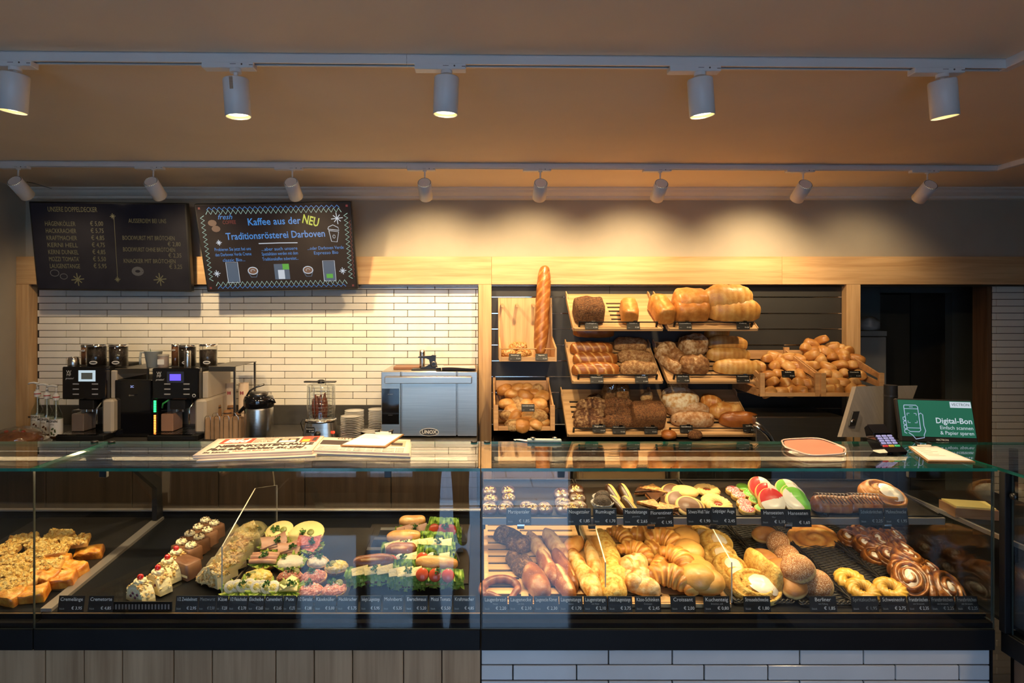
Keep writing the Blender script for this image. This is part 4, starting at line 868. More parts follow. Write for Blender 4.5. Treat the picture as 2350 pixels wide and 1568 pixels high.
f_seed = food('dark_seeded_crust', (.05, .018, .007), (.14, .05, .015), (.24, .10, .03), .8, nscale=80, namt=.5, bump=1.0, bscale=220, speck=(.36, .22, .09), sscale=280, samt=.58)
f_poppy = food('poppy_crust', (.03, .013, .007), (.10, .045, .018), (.30, .16, .06), .7, nscale=80, namt=.45, bump=.9, bscale=260, speck=(.60, .50, .32), sscale=330, samt=.66)
f_roll = food('roll_crust', (.30, .10, .018), (.54, .25, .065), (.76, .52, .22), .42, coat=.12, namt=.18, bump=.18)
f_laug = food('lye_pretzel_crust', (.14, .035, .008), (.30, .10, .022), (.82, .58, .28), .40, coat=.12, namt=.22, bump=.15, speck=(.85, .8, .7), sscale=260, samt=.70)
f_crois = food('croissant_crust', (.24, .075, .012), (.48, .20, .035), (.72, .44, .12), .42, coat=.2, namt=.25, bump=.3, bscale=90)
f_cheese = food('cheese_topped_crust', (.34, .08, .010), (.64, .36, .06), (.80, .58, .18), .5, nscale=70, namt=.6, bump=.6, bscale=140)
f_strs = food('butter_crumble', (.44, .20, .03), (.66, .43, .10), (.80, .62, .24), .7, nscale=90, namt=.4, bump=1.0, bscale=130)
f_icing = food('white_sugar_icing', (.66, .58, .44), (.80, .74, .62), (.86, .82, .74), .25, nscale=30, namt=.3, bump=.25, bscale=40, coat=.3)
f_berl = food('doughnut_sugared', (.24, .085, .026), (.38, .17, .06), (.76, .55, .22), .7, nscale=120, namt=.30, bump=.5, bscale=300, speck=(.62, .46, .30), sscale=300, samt=.54)
f_berl2 = food('doughnut_plain', (.28, .10, .025), (.46, .22, .06), (.76, .54, .21), .5, namt=.2, bump=.15)
f_choux = food('choux_yellow', (.44, .21, .022), (.64, .38, .05), (.78, .56, .14), .35, coat=.3, namt=.15, bump=.1)
f_glaz = food('dark_glazed_cinnamon', (.06, .018, .006), (.28, .095, .018), (.66, .36, .09), .3, coat=.5, nscale=45, namt=.35, bump=.3)
f_choc = food('chocolate_coating', (.022, .008, .004), (.05, .017, .007), (.11, .042, .018), .3, namt=.25, bump=.15, coat=.3)
f_nut = food('nut_and_fruit_topping', (.22, .06, .010), (.46, .19, .04), (.68, .42, .14), .4, nscale=110, namt=.7, bump=.9, bscale=120, coat=.3)
f_cookie = food('butter_cookie', (.46, .21, .045), (.66, .40, .11), (.78, .57, .23), .6, namt=.18, bump=.25)
f_flake = food('almond_flakes', (.48, .24, .05), (.74, .54, .22), (.84, .72, .42), .6, nscale=60, namt=.4, bump=.3)
f_cream = food('butter_cream', (.66, .52, .22), (.80, .70, .38), (.86, .80, .58), .5, namt=.2, bump=.4, bscale=60)
f_let = food('lettuce_green', (.07, .17, .015), (.24, .40, .035), (.52, .60, .12), .45, nscale=50, namt=.2, bump=.4)
f_par = food('parsley_green', (.012, .055, .008), (.04, .14, .016), (.12, .26, .03), .5, namt=.2)
f_ham = food('cooked_ham', (.60, .28, .18), (.74, .43, .30), (.82, .60, .46), .4, namt=.2, bump=.1)
f_sal = food('salami_red', (.48, .08, .05), (.66, .17, .12), (.78, .38, .32), .4, nscale=110, namt=.6)
f_mett = food('minced_pork', (.38, .10, .07), (.58, .21, .15), (.76, .44, .36), .55, nscale=120, namt=.7, bump=1, bscale=160)
f_egg = food('egg_salad', (.70, .50, .06), (.84, .68, .18), (.88, .82, .52), .45, nscale=80, namt=.6, bump=.9, bscale=120)
f_chs = food('sliced_cheese', (.76, .58, .18), (.84, .70, .30), (.86, .76, .46), .4, namt=.1)
f_wht = food('egg_white_and_cream', (.72, .66, .48), (.84, .80, .66), (.88, .86, .78), .35, namt=.2)
f_pick = food('pickle_slice', (.10, .12, .02), (.22, .24, .05), (.46, .46, .16), .3, namt=.4)
f_onion = food('chopped_onion', (.66, .64, .40), (.80, .80, .62), (.86, .86, .76), .35, namt=.2)
f_org = food('orange_fruit_cake', (.44, .12, .012), (.66, .27, .03), (.80, .48, .10), .3, nscale=40, namt=.5, coat=.4, bump=.4)
f_chocr = food('milk_chocolate_cream', (.09, .035, .016), (.16, .07, .034), (.26, .13, .07), .4, namt=.2, bump=.1)
def tagcard(name, price, px0, px1, py0, py1, y, lab, yaw=0, lean=.25, size=.014, sub='', parent=None, dim=1, unit='Stück'):
    """black price card standing on its rail; lettering is a part"""
    x0, x1, z0, z1 = X(px0, y), X(px1, y), Z(py1, y), Z(py0, y); wd, ht = x1 - x0, z1 - z0
    t = T('price_tag', lab, 'price tag', ((x0 + x1) / 2, y, z0), (-lean, 0, yaw), group='black price tags')
    MB().box((-wd / 2, 0, 0), (wd / 2, .0016, ht), bev=.0005).build('card', cardm, t)
    m = MB(); M = lambda x, z: at(x, -.0005, z) @ RX
    m.text(name, size, M(0, ht * .78), width=wd * .86).text(price, size * .85, M(wd * .44, ht * .25), align='RIGHT', width=wd * .42)
    m.build('card_lettering', ink if dim == 1 else ink2, t)
    m = MB(); 
    if unit: m.text(unit, size * .5, M(-wd * .34, ht * .22), width=wd * .2)
    if sub: m.text(sub, size * .42, M(0, ht * .52), width=wd * .6)
    if m.v: m.build('small_print', ink2, t)
    return t
# ------------------------------------------------------------------ bread wall
PAN = 4.44
panel = MB()
bx0, bx1 = fx[3] + .002, fx[4] - .002
gz = [Z(p, PAN) for p in (682, 719.5, 755.3, 792, 828.4, 864.6, 901, 937.5, 974)]
sp = T('slat_panel', 'anthracite slatwall panel with chrome grooves behind the bread shelves', 'panel', (0, PAN, 0))
edges = [fb - .014] + gz + [gz[-1] - .113, .9]
for i in range(len(edges) - 1):
    z1, z0 = edges[i] - (.003 if i else 0), edges[i + 1] + .003
    for a, b in ((bx0, X(1399, PAN)), (X(1399, PAN), X(1671, PAN)), (X(1671, PAN), bx1)):
        if a != bx0: a += .0008
        MB().box((a, 0, z0), (b - .0008, .018, z1), bev=.001).build('slat', anth, sp)
    if 0 < i < len(edges) - 1: MB().box((bx0, -.003, edges[i] - .003), (bx1, .012, edges[i] + .003), bev=.0008).build('groove_rail', chrome, sp)
MB().box((bx0, .0185, 0), (bx1, WALL - PAN - .002, fb - .014)).build('backing_board', blackm, sp)
SA, SB, SR = {}, {}, {}
def shelf_board(lab, xa, xb, zb, zf, yb, yf, key, rail0=.12, tags=True):
    """tilted oak board with routed slots, side cheeks and a black front rail"""
    wd = xb - xa; dp = math.hypot(yb - yf, zb - zf); ang = math.atan2(zb - zf, yb - yf)
    t = T('bread_shelf', lab, 'shelf', (xa, yf, zf), (ang, 0, 0), 'tilted oak bread shelves')   # local y runs up the slope
    m = MB(); th = .014; nslot = 5; sw_ = .30 * wd; us = (0, wd * .07, wd * .07 + sw_, wd * .42 + .02, wd * .42 + .02 + sw_, wd)
    ys = [.0]; s0, st, sp_ = dp * .22, dp * .045, dp * .115
    for k in range(nslot): ys += [s0 + k * sp_, s0 + k * sp_ + st]
    ys.append(dp)
    for j in range(len(ys) - 1):
        if j % 2 == 0: m.box((0, ys[j], -th), (wd, ys[j + 1], 0))
        else:
            for i in (0, 2, 4): m.box((us[i], ys[j], -th), (us[i + 1], ys[j + 1], 0))
    m.build('slotted_board', oak_h, t)
    MB().box((us[0] + .003, s0 + .001, -th + .001), (wd - .003, ys[-2] - .001, -.005)).build('slot_shade_fill', blackm, t)  # black filler: the shade inside the slots is put in as colour
    for x in (-.008, wd + .001): MB().prism([(-.004, -.022), (dp * .1, -.03), (dp * .86, -.03), (dp + .002, -.002), (dp + .002, .022), (dp * .86, .03), (dp * .82, .008), (-.004, .004)], 0, .007, M=at(x, 0, 0) @ Matrix(((0, 0, 1, 0), (1, 0, 0, 0), (0, 1, 0, 0), (0, 0, 0, 1)))).build('side_cheek', oak_y, t)
    MB().box((-.0, -.008, -.02), (wd, -.0005, .001), bev=.001).build('front_edge', oak_h, t)
    MB().box((.03, .012, .034), (wd - .03, .018, .04)).build('front_rail', black, t)
    for x in (.028, wd - .04): MB().box((x, .010, .0005), (x + .012, .02, .040)).build('rail_post', black, t)
    SA[key] = (xa, xb, yf, zf, ang, dp); return t
yb, yf = 4.425, 4.05
kx = lambda px: X(px, yb)
z1b, z1f = Z(675, yb), Z(753, yf); z2b, z2f = Z(785, yb), Z(874, yf); z3b, z3f = Z(894, yb), Z(996, yf)
shelf_board('upper bread shelf under the seeded tin loaf and small toast loaf', kx(1300), kx(1484), z1b, z1f, yb, yf, 'a')
shelf_board('upper bread shelf under the big ridged white loaves', kx(1500), kx(1684), z1b, z1f, yb, yf, 'b')
shelf_board('middle bread shelf under the slashed brown loaves', kx(1298), kx(1484), z2b, z2f, yb, yf, 'c')
shelf_board('middle bread shelf under the torn rustic loaves and ridged golden loaves', kx(1499), kx(1684), z2b, z2f, yb, yf, 'd')
shelf_board('lowest bread shelf under the dark rye and seeded loaves', kx(1288), kx(1484), z3b, z3f, yb, yf, 'e')
shelf_board('lowest bread shelf under the round floured loaves', kx(1490), kx(1680), z3b, z3f, yb, yf, 'f')
def onshelf(key, px, py, h):
    """point on shelf whose item of height h appears centred at the pixel"""
    xa, xb, yf_, zf_, ang, dp = SA[key]; s = math.tan(ang); z0 = zf_ + h * .5 / math.cos(ang)
    p = onplane(px, py, z0, s, yf_); n = V((0, -math.sin(ang), math.cos(ang))); return p - n * h * .5, ang
def bread(name, mb, m, key, px, py, h, lab, yaw=0, cat='bread', group=None, lift=0, roll=0, plain=True):
    p, ang = onshelf(key, px, py, h); n = V((0, -math.sin(ang), math.cos(ang)))
    o = mb.build(name, m, None, p + n * (lift + .001)); R_ = Matrix.Rotation(ang, 3, 'X') @ Matrix.Rotation(yaw, 3, 'Z') @ Matrix.Rotation(roll, 3, 'X'); o.rotation_euler = R_.to_euler()
    bpy.context.view_layer.update(); o3 = V((0, SA[key][2], SA[key][3])); e = V((0, math.cos(ang), math.sin(ang))); d_ = .021 - min((o.matrix_world @ V(c) - o3).dot(e) for c in o.bound_box)
    if d_ > 0: o.location += e * min(d_, .05)          # sits behind the front rail
    return tag(o, lab, cat, group)
wpx = lambda w, y=4.2: w * y / F
box_loaf = lambda L, W, H, seed, **k: loaf(L, W, H, ex=7, ez=4.5, flat=.3, seed=seed, **k)
B = bread
B('seeded_tin_loaf', box_loaf(.20, .18, .14, 1, amp=.06), f_seed, 'a', 1352, 714, .15, 'coarse seeded dark tin loaf alone on the first upper shelf')
B('toast_loaf', loaf(.19, .115, .115, ex=6, ez=4, flat=.3, seed=2, cuts=[(-.8, 0, .8, 0, .1, .8)]), f_gold, 'a', 1446, 720, .11, 'small golden toast loaf on the first upper shelf', PI / 2 - .1)
B('toast_loaf', loaf(.22, .135, .13, ex=6, ez=4, flat=.3, seed=3, cuts=[(-.8, 0, .8, .1, .1, .8)]), f_gold, 'b', 1521, 716, .12, 'golden toast loaf turned lengthwise at the gap between upper shelves', PI / 2 + .12)
B('white_tin_loaf', loaf(.22, .18, .17, ex=5, ez=3.4, flat=.3, seed=4, base=.55), f_gold, 'b', 1582, 700, .16, 'smooth tin loaf behind another tin loaf on the second upper shelf', .05, lift=.02)
B('white_tin_loaf', loaf(.23, .18, .15, ex=5, ez=3.0, flat=.3, seed=5, base=.4), f_gold, 'b', 1588, 718, .14, 'front smooth tin loaf beside the toast loaf on the second upper shelf', .03)
B('ridged_white_loaf', loaf(.35, .2, .20, ridge=(8, .05), seed=6, base=.5), f_pale, 'b', 1664, 698, .17, 'very large pale ridged loaf leaning at the rear of the second upper shelf', 0, lift=.03)
B('ridged_white_loaf', loaf(.36, .17, .15, ridge=(7, .03), seed=7, base=.4), f_pale, 'b', 1686, 719, .13, 'pointed golden ridged loaf in front of the very large pale loaf', -.02, lift=.005)
SL = (5, .75, .32, .95)
for k, (px, py, wd, yw, lab) in enumerate([(1361, 772, 98, -.03, 'unslashed brown long loaf standing at the back of four'), (1357, 798, 100, 0, 'slashed brown long loaf, second from the back'), (1366, 822, 102, -.02, 'slashed brown long loaf, second from the front'), (1367, 848, 106, 0, 'slashed brown long loaf at the front of four, above its price tag')]):
    B('long_brown_loaf', loaf(wpx(wd), .105, .085, nl=46, na=26, seed=10 + k, slash=None if k == 0 else SL, ex=3, base=.35), f_brown, 'c', px, py, .085, lab, yw, group='long brown loaves', lift=.05 if k == 0 else .0)
for k, (px, py, wd, lab) in enumerate([(1446, 790, 78, 'oat-dusted rustic long loaf at the back of three'), (1457, 818, 80, 'oat-dusted rustic long loaf in the middle of three'), (1466, 846, 82, 'oat-dusted rustic loaf with a long crack, at the front of three')]):
    B('oat_loaf', loaf(wpx(wd), .11, .09, seed=20 + k, cuts=[(-.7, .1, .75, .25, .07, .15)], base=.55, amp=.06, ex=3), f_oat, 'c', px, py, .085, lab, -.05, group='oat-dusted long loaves')
B('rustic_root_loaf', loaf(.17, .13, .11, seed=30, cuts=[(-.3, -.9, .4, .9, .12, .25)], base=.7, amp=.09, ex=3), f_rust, 'd', 1528, 806, .10, 'floury torn rustic loaf at the back corner by the gap', .9)
B('rustic_root_loaf', loaf(.17, .11, .10, seed=31, cuts=[(-.8, 0, .8, .2, .12, .2)], base=.45, amp=.09), f_rust, 'd', 1551, 816, .10, 'brown torn rustic loaf wedged between two floury ones', -.9)
B('rustic_root_loaf', loaf(.20, .085, .085, seed=32, base=.6, amp=.1, cuts=[(-.7, -.3, .7, .3, .12, .2)]), f_rust, 'd', 1538, 838, .085, 'narrow rustic loaf slanting over the gap between the middle shelves', 2.1, lift=.01)
B('rustic_root_loaf', loaf(.19, .16, .12, seed=33, base=.7, amp=.09, ex=3.4, ez=2.6, cuts=[(-.9, .5, .2, -.6, .1, .2)]), f_rust, 'd', 1590, 796, .11, 'squarish floury rustic loaf behind the open cracked one', .3, lift=.02)
B('rustic_root_loaf', loaf(.20, .15, .12, seed=34, base=.3, amp=.1, ex=2.4, cuts=[(-.2, -.9, .3, .8, .1, .6), (-.8, .5, -.1, .1, .07, .7)]), f_rust, 'd', 1594, 838, .11, 'cracked brown rustic loaf above the second middle shelf tag', -.15)
for k, (px, py, wd, lab) in enumerate([(1644, 768, 60, 'ridged golden loaf peeping out under the upper shelf'), (1668, 787, 96, 'ridged golden loaf, second from the back'), (1672, 814, 98, 'ridged golden loaf, second from the front'), (1692, 842, 104, 'ridged golden loaf at the front, above the crate')]):
    B('ridged_golden_loaf', loaf(wpx(wd), .12, .10, ridge=(9, .025), seed=40 + k, base=.38 + .06 * k), f_pale, 'd', px, py, .095, lab, .1 if k == 0 else -.08, group='ridged golden loaves', lift=.03 if k == 0 else 0)
for k, (px, py) in enumerate([(1358, 936), (1352, 953), (1354, 972)]):
    B('rye_loaf', loaf(wpx(72), .105, .08, seed=50 + k, base=.62, amp=.07, ex=2.5, cuts=[(-.1, -.9, .1, .9, .08, .05), (-.6, .4, 0, 0, .05, .05)]), f_dark, 'e', px, py + 1, .08, ['cracked dark rye loaf at the back of three', 'cracked dark rye loaf between two others', 'cracked dark rye loaf at the front, above the lit price card'][k], .03, group='cracked rye loaves', lift=.016 * (2 - k))
B('rye_loaf', loaf(.11, .09, .07, seed=54, base=.8, cuts=[(-.5, 0, .5, .2, .1, .05)]), f_dark, 'e', 1363, 918, .07, 'small floured rye loaf above the three cracked ones', .3, lift=.01)
for k, (px, py) in enumerate([(1417, 936), (1420, 952), (1424, 974)]):
    B('grain_crust_loaf', loaf(wpx(74), .105, .085, seed=57 + k, base=.4, amp=.1, ex=2.5, cuts=[(-.3, -.8, .2, .8, .06, .0), (.2, -.2, .8, .3, .05, 0)]), f_seed, 'e', px, py, .08, ['rough grain-crusted dark loaf at the back of three', 'rough grain-crusted dark loaf between two others', 'rough grain-crusted dark loaf at the front of three'][k], -.03, group='rough grain-crusted loaves', lift=.016 * (2 - k))
for k, (px, py) in enumerate([(1395, 916), (1428, 920)]):
    t = T('packed_loaf', ['bagged grain loaf standing behind the grain-crusted loaves, taller of two', 'bagged grain loaf with crinkled film, lower of two'][k], 'bread', onshelf('e', px, py, .10)[0] + V((0, -.03, .05)), (SA['e'][4], 0, .2 - .4 * k))
    box_loaf(.085, .085, .12, 61 + k).build('loaf_slice_pack', f_oat, t); lump(0, 0, .06, .055, .055, .085, 5 + k, .22, 16, 26, 14).build('film_bag', glass('crinkled_bag_film', (.93, .92, .88), .12, .08), t, fix=False)
B('seeded_tin_loaf', box_loaf(.22, .17, .15, 64, amp=.04, base=.6), f_seed, 'e', 1488, 958, .14, 'seeded tin loaf at the corner of the lowest dark bread shelf')
B('grain_bun', loaf(.09, .07, .06, seed=65, base=.9), f_oat, 'e', 1482, 922, .06, 'small pale grain bun lying behind the lowest seeded tin loaf', .4, lift=.05)
B('round_floured_loaf', bun(.07, .11, 66, belt=.1, top=.6), f_oat, 'f', 1552, 900, .10, 'small oat-crusted round loaf behind the floured round loaf', lift=.06)
B('round_floured_loaf', bun(.125, .13, 67, belt=-.2, top=.75, amp=.07), food('floury_round_crust', (.36, .15, .04), (.60, .36, .14), (.82, .74, .54), .7, nscale=35, namt=.5, bump=.5), 'f', 1558, 918, .12, 'large floured round loaf on the second lowest shelf', lift=.01)
dimp = food('dimpled_floured_crust', (.20, .075, .022), (.42, .21, .085), (.68, .52, .34), .7, nscale=50, namt=.3, bump=.5, speck=(.09, .03, .012), sscale=75, samt=.66)
B('dimpled_loaf', loaf(wpx(96), .12, .10, seed=68, base=.7, ex=2.6), dimp, 'f', 1578, 939, .09, 'dimpled floured oval loaf, rear one of two', -.08, group='dimpled oval loaves')
B('dimpled_loaf', loaf(wpx(96), .12, .10, seed=69, base=.6, ex=2.6), dimp, 'f', 1589, 961, .09, 'dimpled floured oval loaf, front one of two above its tag', -.03, group='dimpled oval loaves')
t = B('cut_golden_loaf', loaf(.15, .12, .11, seed=70, slash=(3, .5, .2, .9), endcut=.06, base=.5), f_gold, 'f', 1632, 924, .10, 'golden loaf cut open showing its crumb', -.5)
MB().lathe([(0, .0), (.044, .0), (.046, -.003)], 24, M=at(.0765, 0, .05) @ Matrix.Rotation(PI / 2, 4, 'Y') @ Matrix.Scale(.9, 4, (1, 0, 0)), tone=.5).build('cut_face', food('bread_crumb', (.40, .25, .11), (.52, .35, .18), (.62, .46, .27), .85, nscale=150, bump=.6), t)
B('knotted_brown_loaf', loaf(.23, .13, .11, seed=71, base=.55, amp=.08, cuts=[(-.6, -.6, -.3, .6, .1, .95), (.25, -.6, .6, .6, .1, .95)]), f_gold, 'f', 1666, 943, .10, 'orange brown loaf with two torn openings', -.1)
B('smooth_brown_loaf', loaf(.28, .12, .10, seed=72, base=.25, cuts=[(-.7, -.2, .8, .3, .05, .6)]), f_brown, 'f', 1700, 963, .095, 'smooth brown loaf at the front corner above the blue tinted tag', -.06)
# price tags on the rails
for i, (k, px, py, nm, pr, lab) in enumerate([('a', 1358, 747, 'Frühlingsbrot', '€ 3,95', 'under the seeded tin loaf'), ('a', 1454, 747, 'Dinkelbrot', '€ 3,95', 'under the small toast loaf'), ('b', 1573, 747, 'Kastenweißbrot', '€ 4,20', 'under the smooth tin loaves'), ('b', 1706, 747, 'Weißbrot', '€ 4,20', 'under the big ridged loaves'), ('c', 1370, 871, 'Kastanienbrot', '€ 3,95', 'under the slashed brown loaves'), ('c', 1473, 871, 'Helle Kruste', '€ 4,30', 'under the oat-dusted loaves'), ('d', 1568, 869, 'Eifeler Kruste', '€ 3,85', 'under the torn rustic loaves'), ('d', 1706, 869, 'Weizenstollen', '€ 3,95', 'under the ridged golden loaves'),
    ('e', 1375, 984, 'Roggenbrot', '€ 4,10', 'lit pale card under the rye loaves'), ('e', 1421, 987, 'Mehrkornbrot', '€ 4,25', 'under the grain-crusted loaves'), ('e', 1494, 987, 'Klosterbrot', '€ 4,35', 'under the lowest seeded tin loaf'), ('f', 1576, 985, 'Kartoffelbrot', '€ 4,20', 'under the dimpled loaves'), ('f', 1721, 983, 'Landbrot', '€ 3,90', 'under the smooth brown loaf')]):
    tagcard(nm, pr, px - 15, px + 15, py - 9, py + 9, 4.035, 'small black shelf price tag ' + lab, size=.012, dim=1 if i != 8 else 1)
    o = MB().box((-.012, -.001, 0), (.012, .03, .008)); tag(o.build('tag_clip', chrome, None, (X(px + 4, 4.035), 4.037, Z(py - 8, 4.035))), 'bright clip of the shelf price tag ' + lab, 'clip')
# baguette rack
yb_, yf_ = 4.43, 4.12
rk = T('baguette_rack', 'light oak wall rack with pegs holding one baguette', 'rack', (X(1205, yb_), yb_, Z(830, yf_)))
xl, xr = X(1147, yb_) - X(1205, yb_), X(1262, yb_) - X(1205, yb_); zt_ = Z(684, yb_) - Z(830, yf_)
MB().box((xl, -.014, .0), (xr, 0, zt_), bev=.001).build('back_board', oak_v, rk)
dp = yb_ - yf_
Mxy = Matrix(((0, 0, 1, 0), (1, 0, 0, 0), (0, 1, 0, 0), (0, 0, 0, 1)))
for x in (xl - .012, xr): MB().prism([(-.001, 0), (-.001, zt_), (-.02, zt_), (-.06, .16), (-dp, .09), (-dp, 0)], 0, .012, M=at(x, 0, 0) @ Mxy).build('side_cheek', oak_v, rk)
MB().box((xl, -dp, 0), (xr, -.0145, .012), bev=.001).build('floor_board', oak_h, rk); MB().box((xl, -dp + .002, .0125), (xr, -dp + .01, .03), bev=.001).build('front_lip', oak_h, rk)
MB().tube([(xl, -dp + .006, .085), (xr, -dp + .006, .085)], .004, n=8).build('front_rail', cratewood, rk)
for px in (1153, 1187, 1225, 1263):
    x = X(px, yb_ - .1) - X(1205, yb_); MB().cyl((x, -.0145, zt_ - .05), (x, -.12, zt_ - .058), .011, n=16).build('peg', oak_y, rk)
bag = loaf(.62, .10, .09, nl=70, na=22, ex=4, slash=(9, 1.2, .42, .66), seed=77, base=.35, flat=.4)
o = bag.build('baguette', f_brown, None, (X(1242, 4.28), 4.235, Z(828, 4.23) + .345), (0, PI / 2 - .0, PI / 2)); o.rotation_euler = (Matrix.Rotation(.07, 3, 'Y') @ Matrix.Rotation(-.16, 3, 'X') @ Matrix.Rotation(PI / 2, 3, 'Y') @ Matrix.Rotation(PI / 2, 3, 'X')).to_euler()
tag(o, 'tall slashed baguette standing upright in the wall rack', 'bread')
for k, (px, py, yw) in enumerate([(1170, 803, .2), (1190, 800, -.4), (1200, 812, .5)]):
    o = loaf(.13, .075, .055, seed=80 + k, base=.6, amp=.1, slash=(4, .8, .3, .9)).build('cheese_stick', f_nut, None, (X(px, 4.2), 4.2 + .04 * (1 if k != 2 else -.8), Z(828, yf_) + .02 + .045 * (k == 1)), (0, -.1, yw)); tag(o, ['speckled cheese stick at the left cheek of the wall rack', 'speckled cheese stick lying across the two others in the wall rack', 'thin speckled cheese stick in the middle of the wall rack'][k], 'pastry')
for px, nm, lab in ((1182, 'Käsestange', 'below the cheese sticks'), (1243, 'Baguette', 'below the upright baguette')): tagcard(nm, '€ 2,95', px - 14, px + 14, 812, 827, 4.105, 'small black rack price tag ' + lab, size=.012)
# crates
def crate(name, lab, q, zf0, zf1, yb2, yf2, zback, slats, cheeks=True):
    """q = px of front left/right at yf2; rear narrower in the picture only through distance"""
    xa, xb = X(q[0], yf2), X(q[1], yf2); t = T(name, lab, 'crate', ((xa + xb) / 2, yf2, zf0)); w2 = (xb - xa) / 2; D = yb2 - yf2; H0 = zf1 - zf0; HB = zback - zf0
    MB().box((-w2, 0, 0), (w2, D, .012)).build('bottom_board', cratewood, t)
    for x in (-w2, w2 - .03): MB().box((x, -.012, 0), (x + .03, .012, H0), bev=.001).build('corner_post', cratewood, t)
    for x in (-w2, w2 - .02): MB().box((x, D - .02, .0), (x + .02, D, HB), bev=.001).build('rear_post', cratewood, t)
    MB().box((-w2 + .031, -.01, 0.0), (w2 - .031, .008, H0 * .16), bev=.001).build('front_slat', cratewood, t)
    MB().box((-w2 + .031, -.004, H0 * .18), (w2 - .031, -.001, H0 * .98)).build('acrylic_front', acry, t)
    for k in range(3):
        f0, f1 = .03 + k * .34, .03 + k * .34 + .22
        for x in (-w2 + .002, w2 - .012): MB().prism([(.013, H0 * f0), (D - .021, HB * f0), (D - .021, HB * f1), (.013, H0 * f1)], 0, .010, M=at(x, 0, 0) @ Mxy).build('side_slat', cratewood, t)
        MB().box((-w2 + .021, D - .012, HB * f0), (w2 - .021, D - .002, HB * f1), bev=.001).build('rear_slat', cratewood, t)
    return t, (xa, xb)
cA = crate('bread_crate', 'orange wooden crate of split rolls below the baguette rack', (1133, 1273), Z(988, 4.05), Z(930, 4.05), 4.4, 4.05, Z(866, 4.4), 3)
cB = crate('bread_crate', 'first of two wall crates of plain rolls, beside the ridged golden loaves', (1743, 1880), Z(910, 3.98), Z(856, 3.98), 4.42, 3.98, Z(797, 4.42), 3)
cC = crate('bread_crate', 'outer of two wall crates, heaped highest with rolls', (1883, 2027), Z(910, 3.96), Z(856, 3.96), 4.42, 3.96, Z(797, 4.42), 3)
rm = [loaf(.10, .072, .058, nl=18, na=16, seed=90 + k, cuts=[(-.8, .0, .8, .05, .09, .95)] if k < 2 else None, base=.35 + .08 * k, amp=.06).mesh('bread_roll', f_roll) for k in range(4)]
rm2 = [bun(.048, .06, 95 + k, belt=.15, top=.35 + .2 * k, amp=.05, n=18).mesh('bread_roll', f_roll if k < 2 else f_oat) for k in range(3)]
def rolls(pts, y0, y1, py0, py1, lab, grp, meshes, seed, k=1.0, nx=4, ny=6):
    r = random.Random(seed)
    for i, (px, py) in enumerate(pts):
        f = (py1 - py) / (py1 - py0); y = y0 + (y1 - y0) * max(0, min(1, f)) + r.uniform(-.012, .012)
        o = obj('bread_roll', r.choice(meshes), None, P(px, py, y) - V((0, 0, .028)), (r.uniform(-.5, .5), r.uniform(-.5, .5), r.uniform(0, 6.3))); o.scale = [k * r.uniform(.95, 1.08)] * 3
        tag(o, lab + (', %s in the %s row from the top' % (ordn[i % nx], ordn[i // nx]) if i < nx * ny else ', %s of the loose ones on top' % ordn[i - nx * ny]), 'bread roll', grp)
def heap(x0, x1, y0, y1, nx, ny, seed, skew=0):
    r = random.Random(seed); out = []
    for j in range(ny):
        for i in range(nx): out.append((x0 + (x1 - x0) * (i + .5 * (j % 2) + .25) / nx + skew * (ny - j) + r.uniform(-4, 4), y0 + (y1 - y0) * j / (ny - 1) + r.uniform(-3, 3)))
    return out
rolls(heap(1160, 1250, 895, 976, 4, 6, 1), 4.075, 4.34, 890, 980, 'golden roll in the baguette rack crate', 'rolls in the crate below the baguette rack', rm2, 2, 1.22)
rolls(heap(1766, 1860, 822, 897, 4, 5, 3, -2) + [(1770, 822), (1775, 818), (1790, 830), (1738, 840)], 4.01, 4.36, 815, 900, 'golden roll in the first wall crate', 'rolls in the first wall crate', rm, 4, 1.1, 4, 5)
rolls(heap(1880, 1990, 805, 895, 4, 6, 5, -4) + [(1848, 800), (1860, 790), (1888, 780), (1885, 806), (1912, 796), (1930, 812), (1868, 815), (1928, 800)], 4.0, 4.38, 790, 900, 'golden roll in the outer wall crate', 'rolls in the outer wall crate', rm, 6, 1.12)
tagcard('Einfache', '€ 0,50', 1795, 1825, 851, 867, 3.955, 'black price tag hung on the first wall crate of rolls', size=.012); tagcard('Chorrissole', '€ 0,55', 1948, 1977, 851, 867, 3.935, 'black price tag hung on the outer wall crate of rolls', size=.012); tagcard('Schnittbrötchen', '€ 0,80', 1197, 1227, 928, 945, 4.03, 'black price tag hung on the crate below the baguette rack', size=.012)
# counter and machines below the bread
bc2 = T('bread_counter', 'dark bread counter with steel top below the bread shelves', 'counter', (0, 3.92, 0))
a, b = fx[3] + .01, X(1945, 3.92)
MB().box((a, 0, .80), (b, PAN - 3.92 - .006, .835), bev=.002).build('steel_worktop', dsteel, bc2); MB().box((a, .05, 0), (b, PAN - 3.92 - .01, .10)).build('plinth', blackm, bc2)
MB().box((a, PAN - 3.92 - .02, .10), (b, PAN - 3.92 - .008, .80)).build('rear_panel', blackm, bc2); MB().box((a, .02, .40), (b, PAN - 3.92 - .021, .415)).build('lower_shelf', dsteel, bc2)
for i, x in enumerate((a, X(1290, 3.95) - .03, X(1665, 3.95), b)): MB().box((x - (.02 if i else 0), .02, .10), (x + (.02 if i < 3 else 0), PAN - 3.92 - .021, .80)).build('divider', blackm, bc2)
wk = MB()
tag(MB().box((X(1735, 4.0), 4.0, .85), (X(1940, 4.0), 4.38, Z(957, 4.0)), bev=.006).build('steel_cutting_unit', steel_h), 'low steel cutting unit below the wall crates', 'machine')
sl = T('bread_slicer', 'bread slicing machine with curved chrome arm at the end of the lowest shelf', 'slicer', (X(1745, 3.95), 3.95, .836))
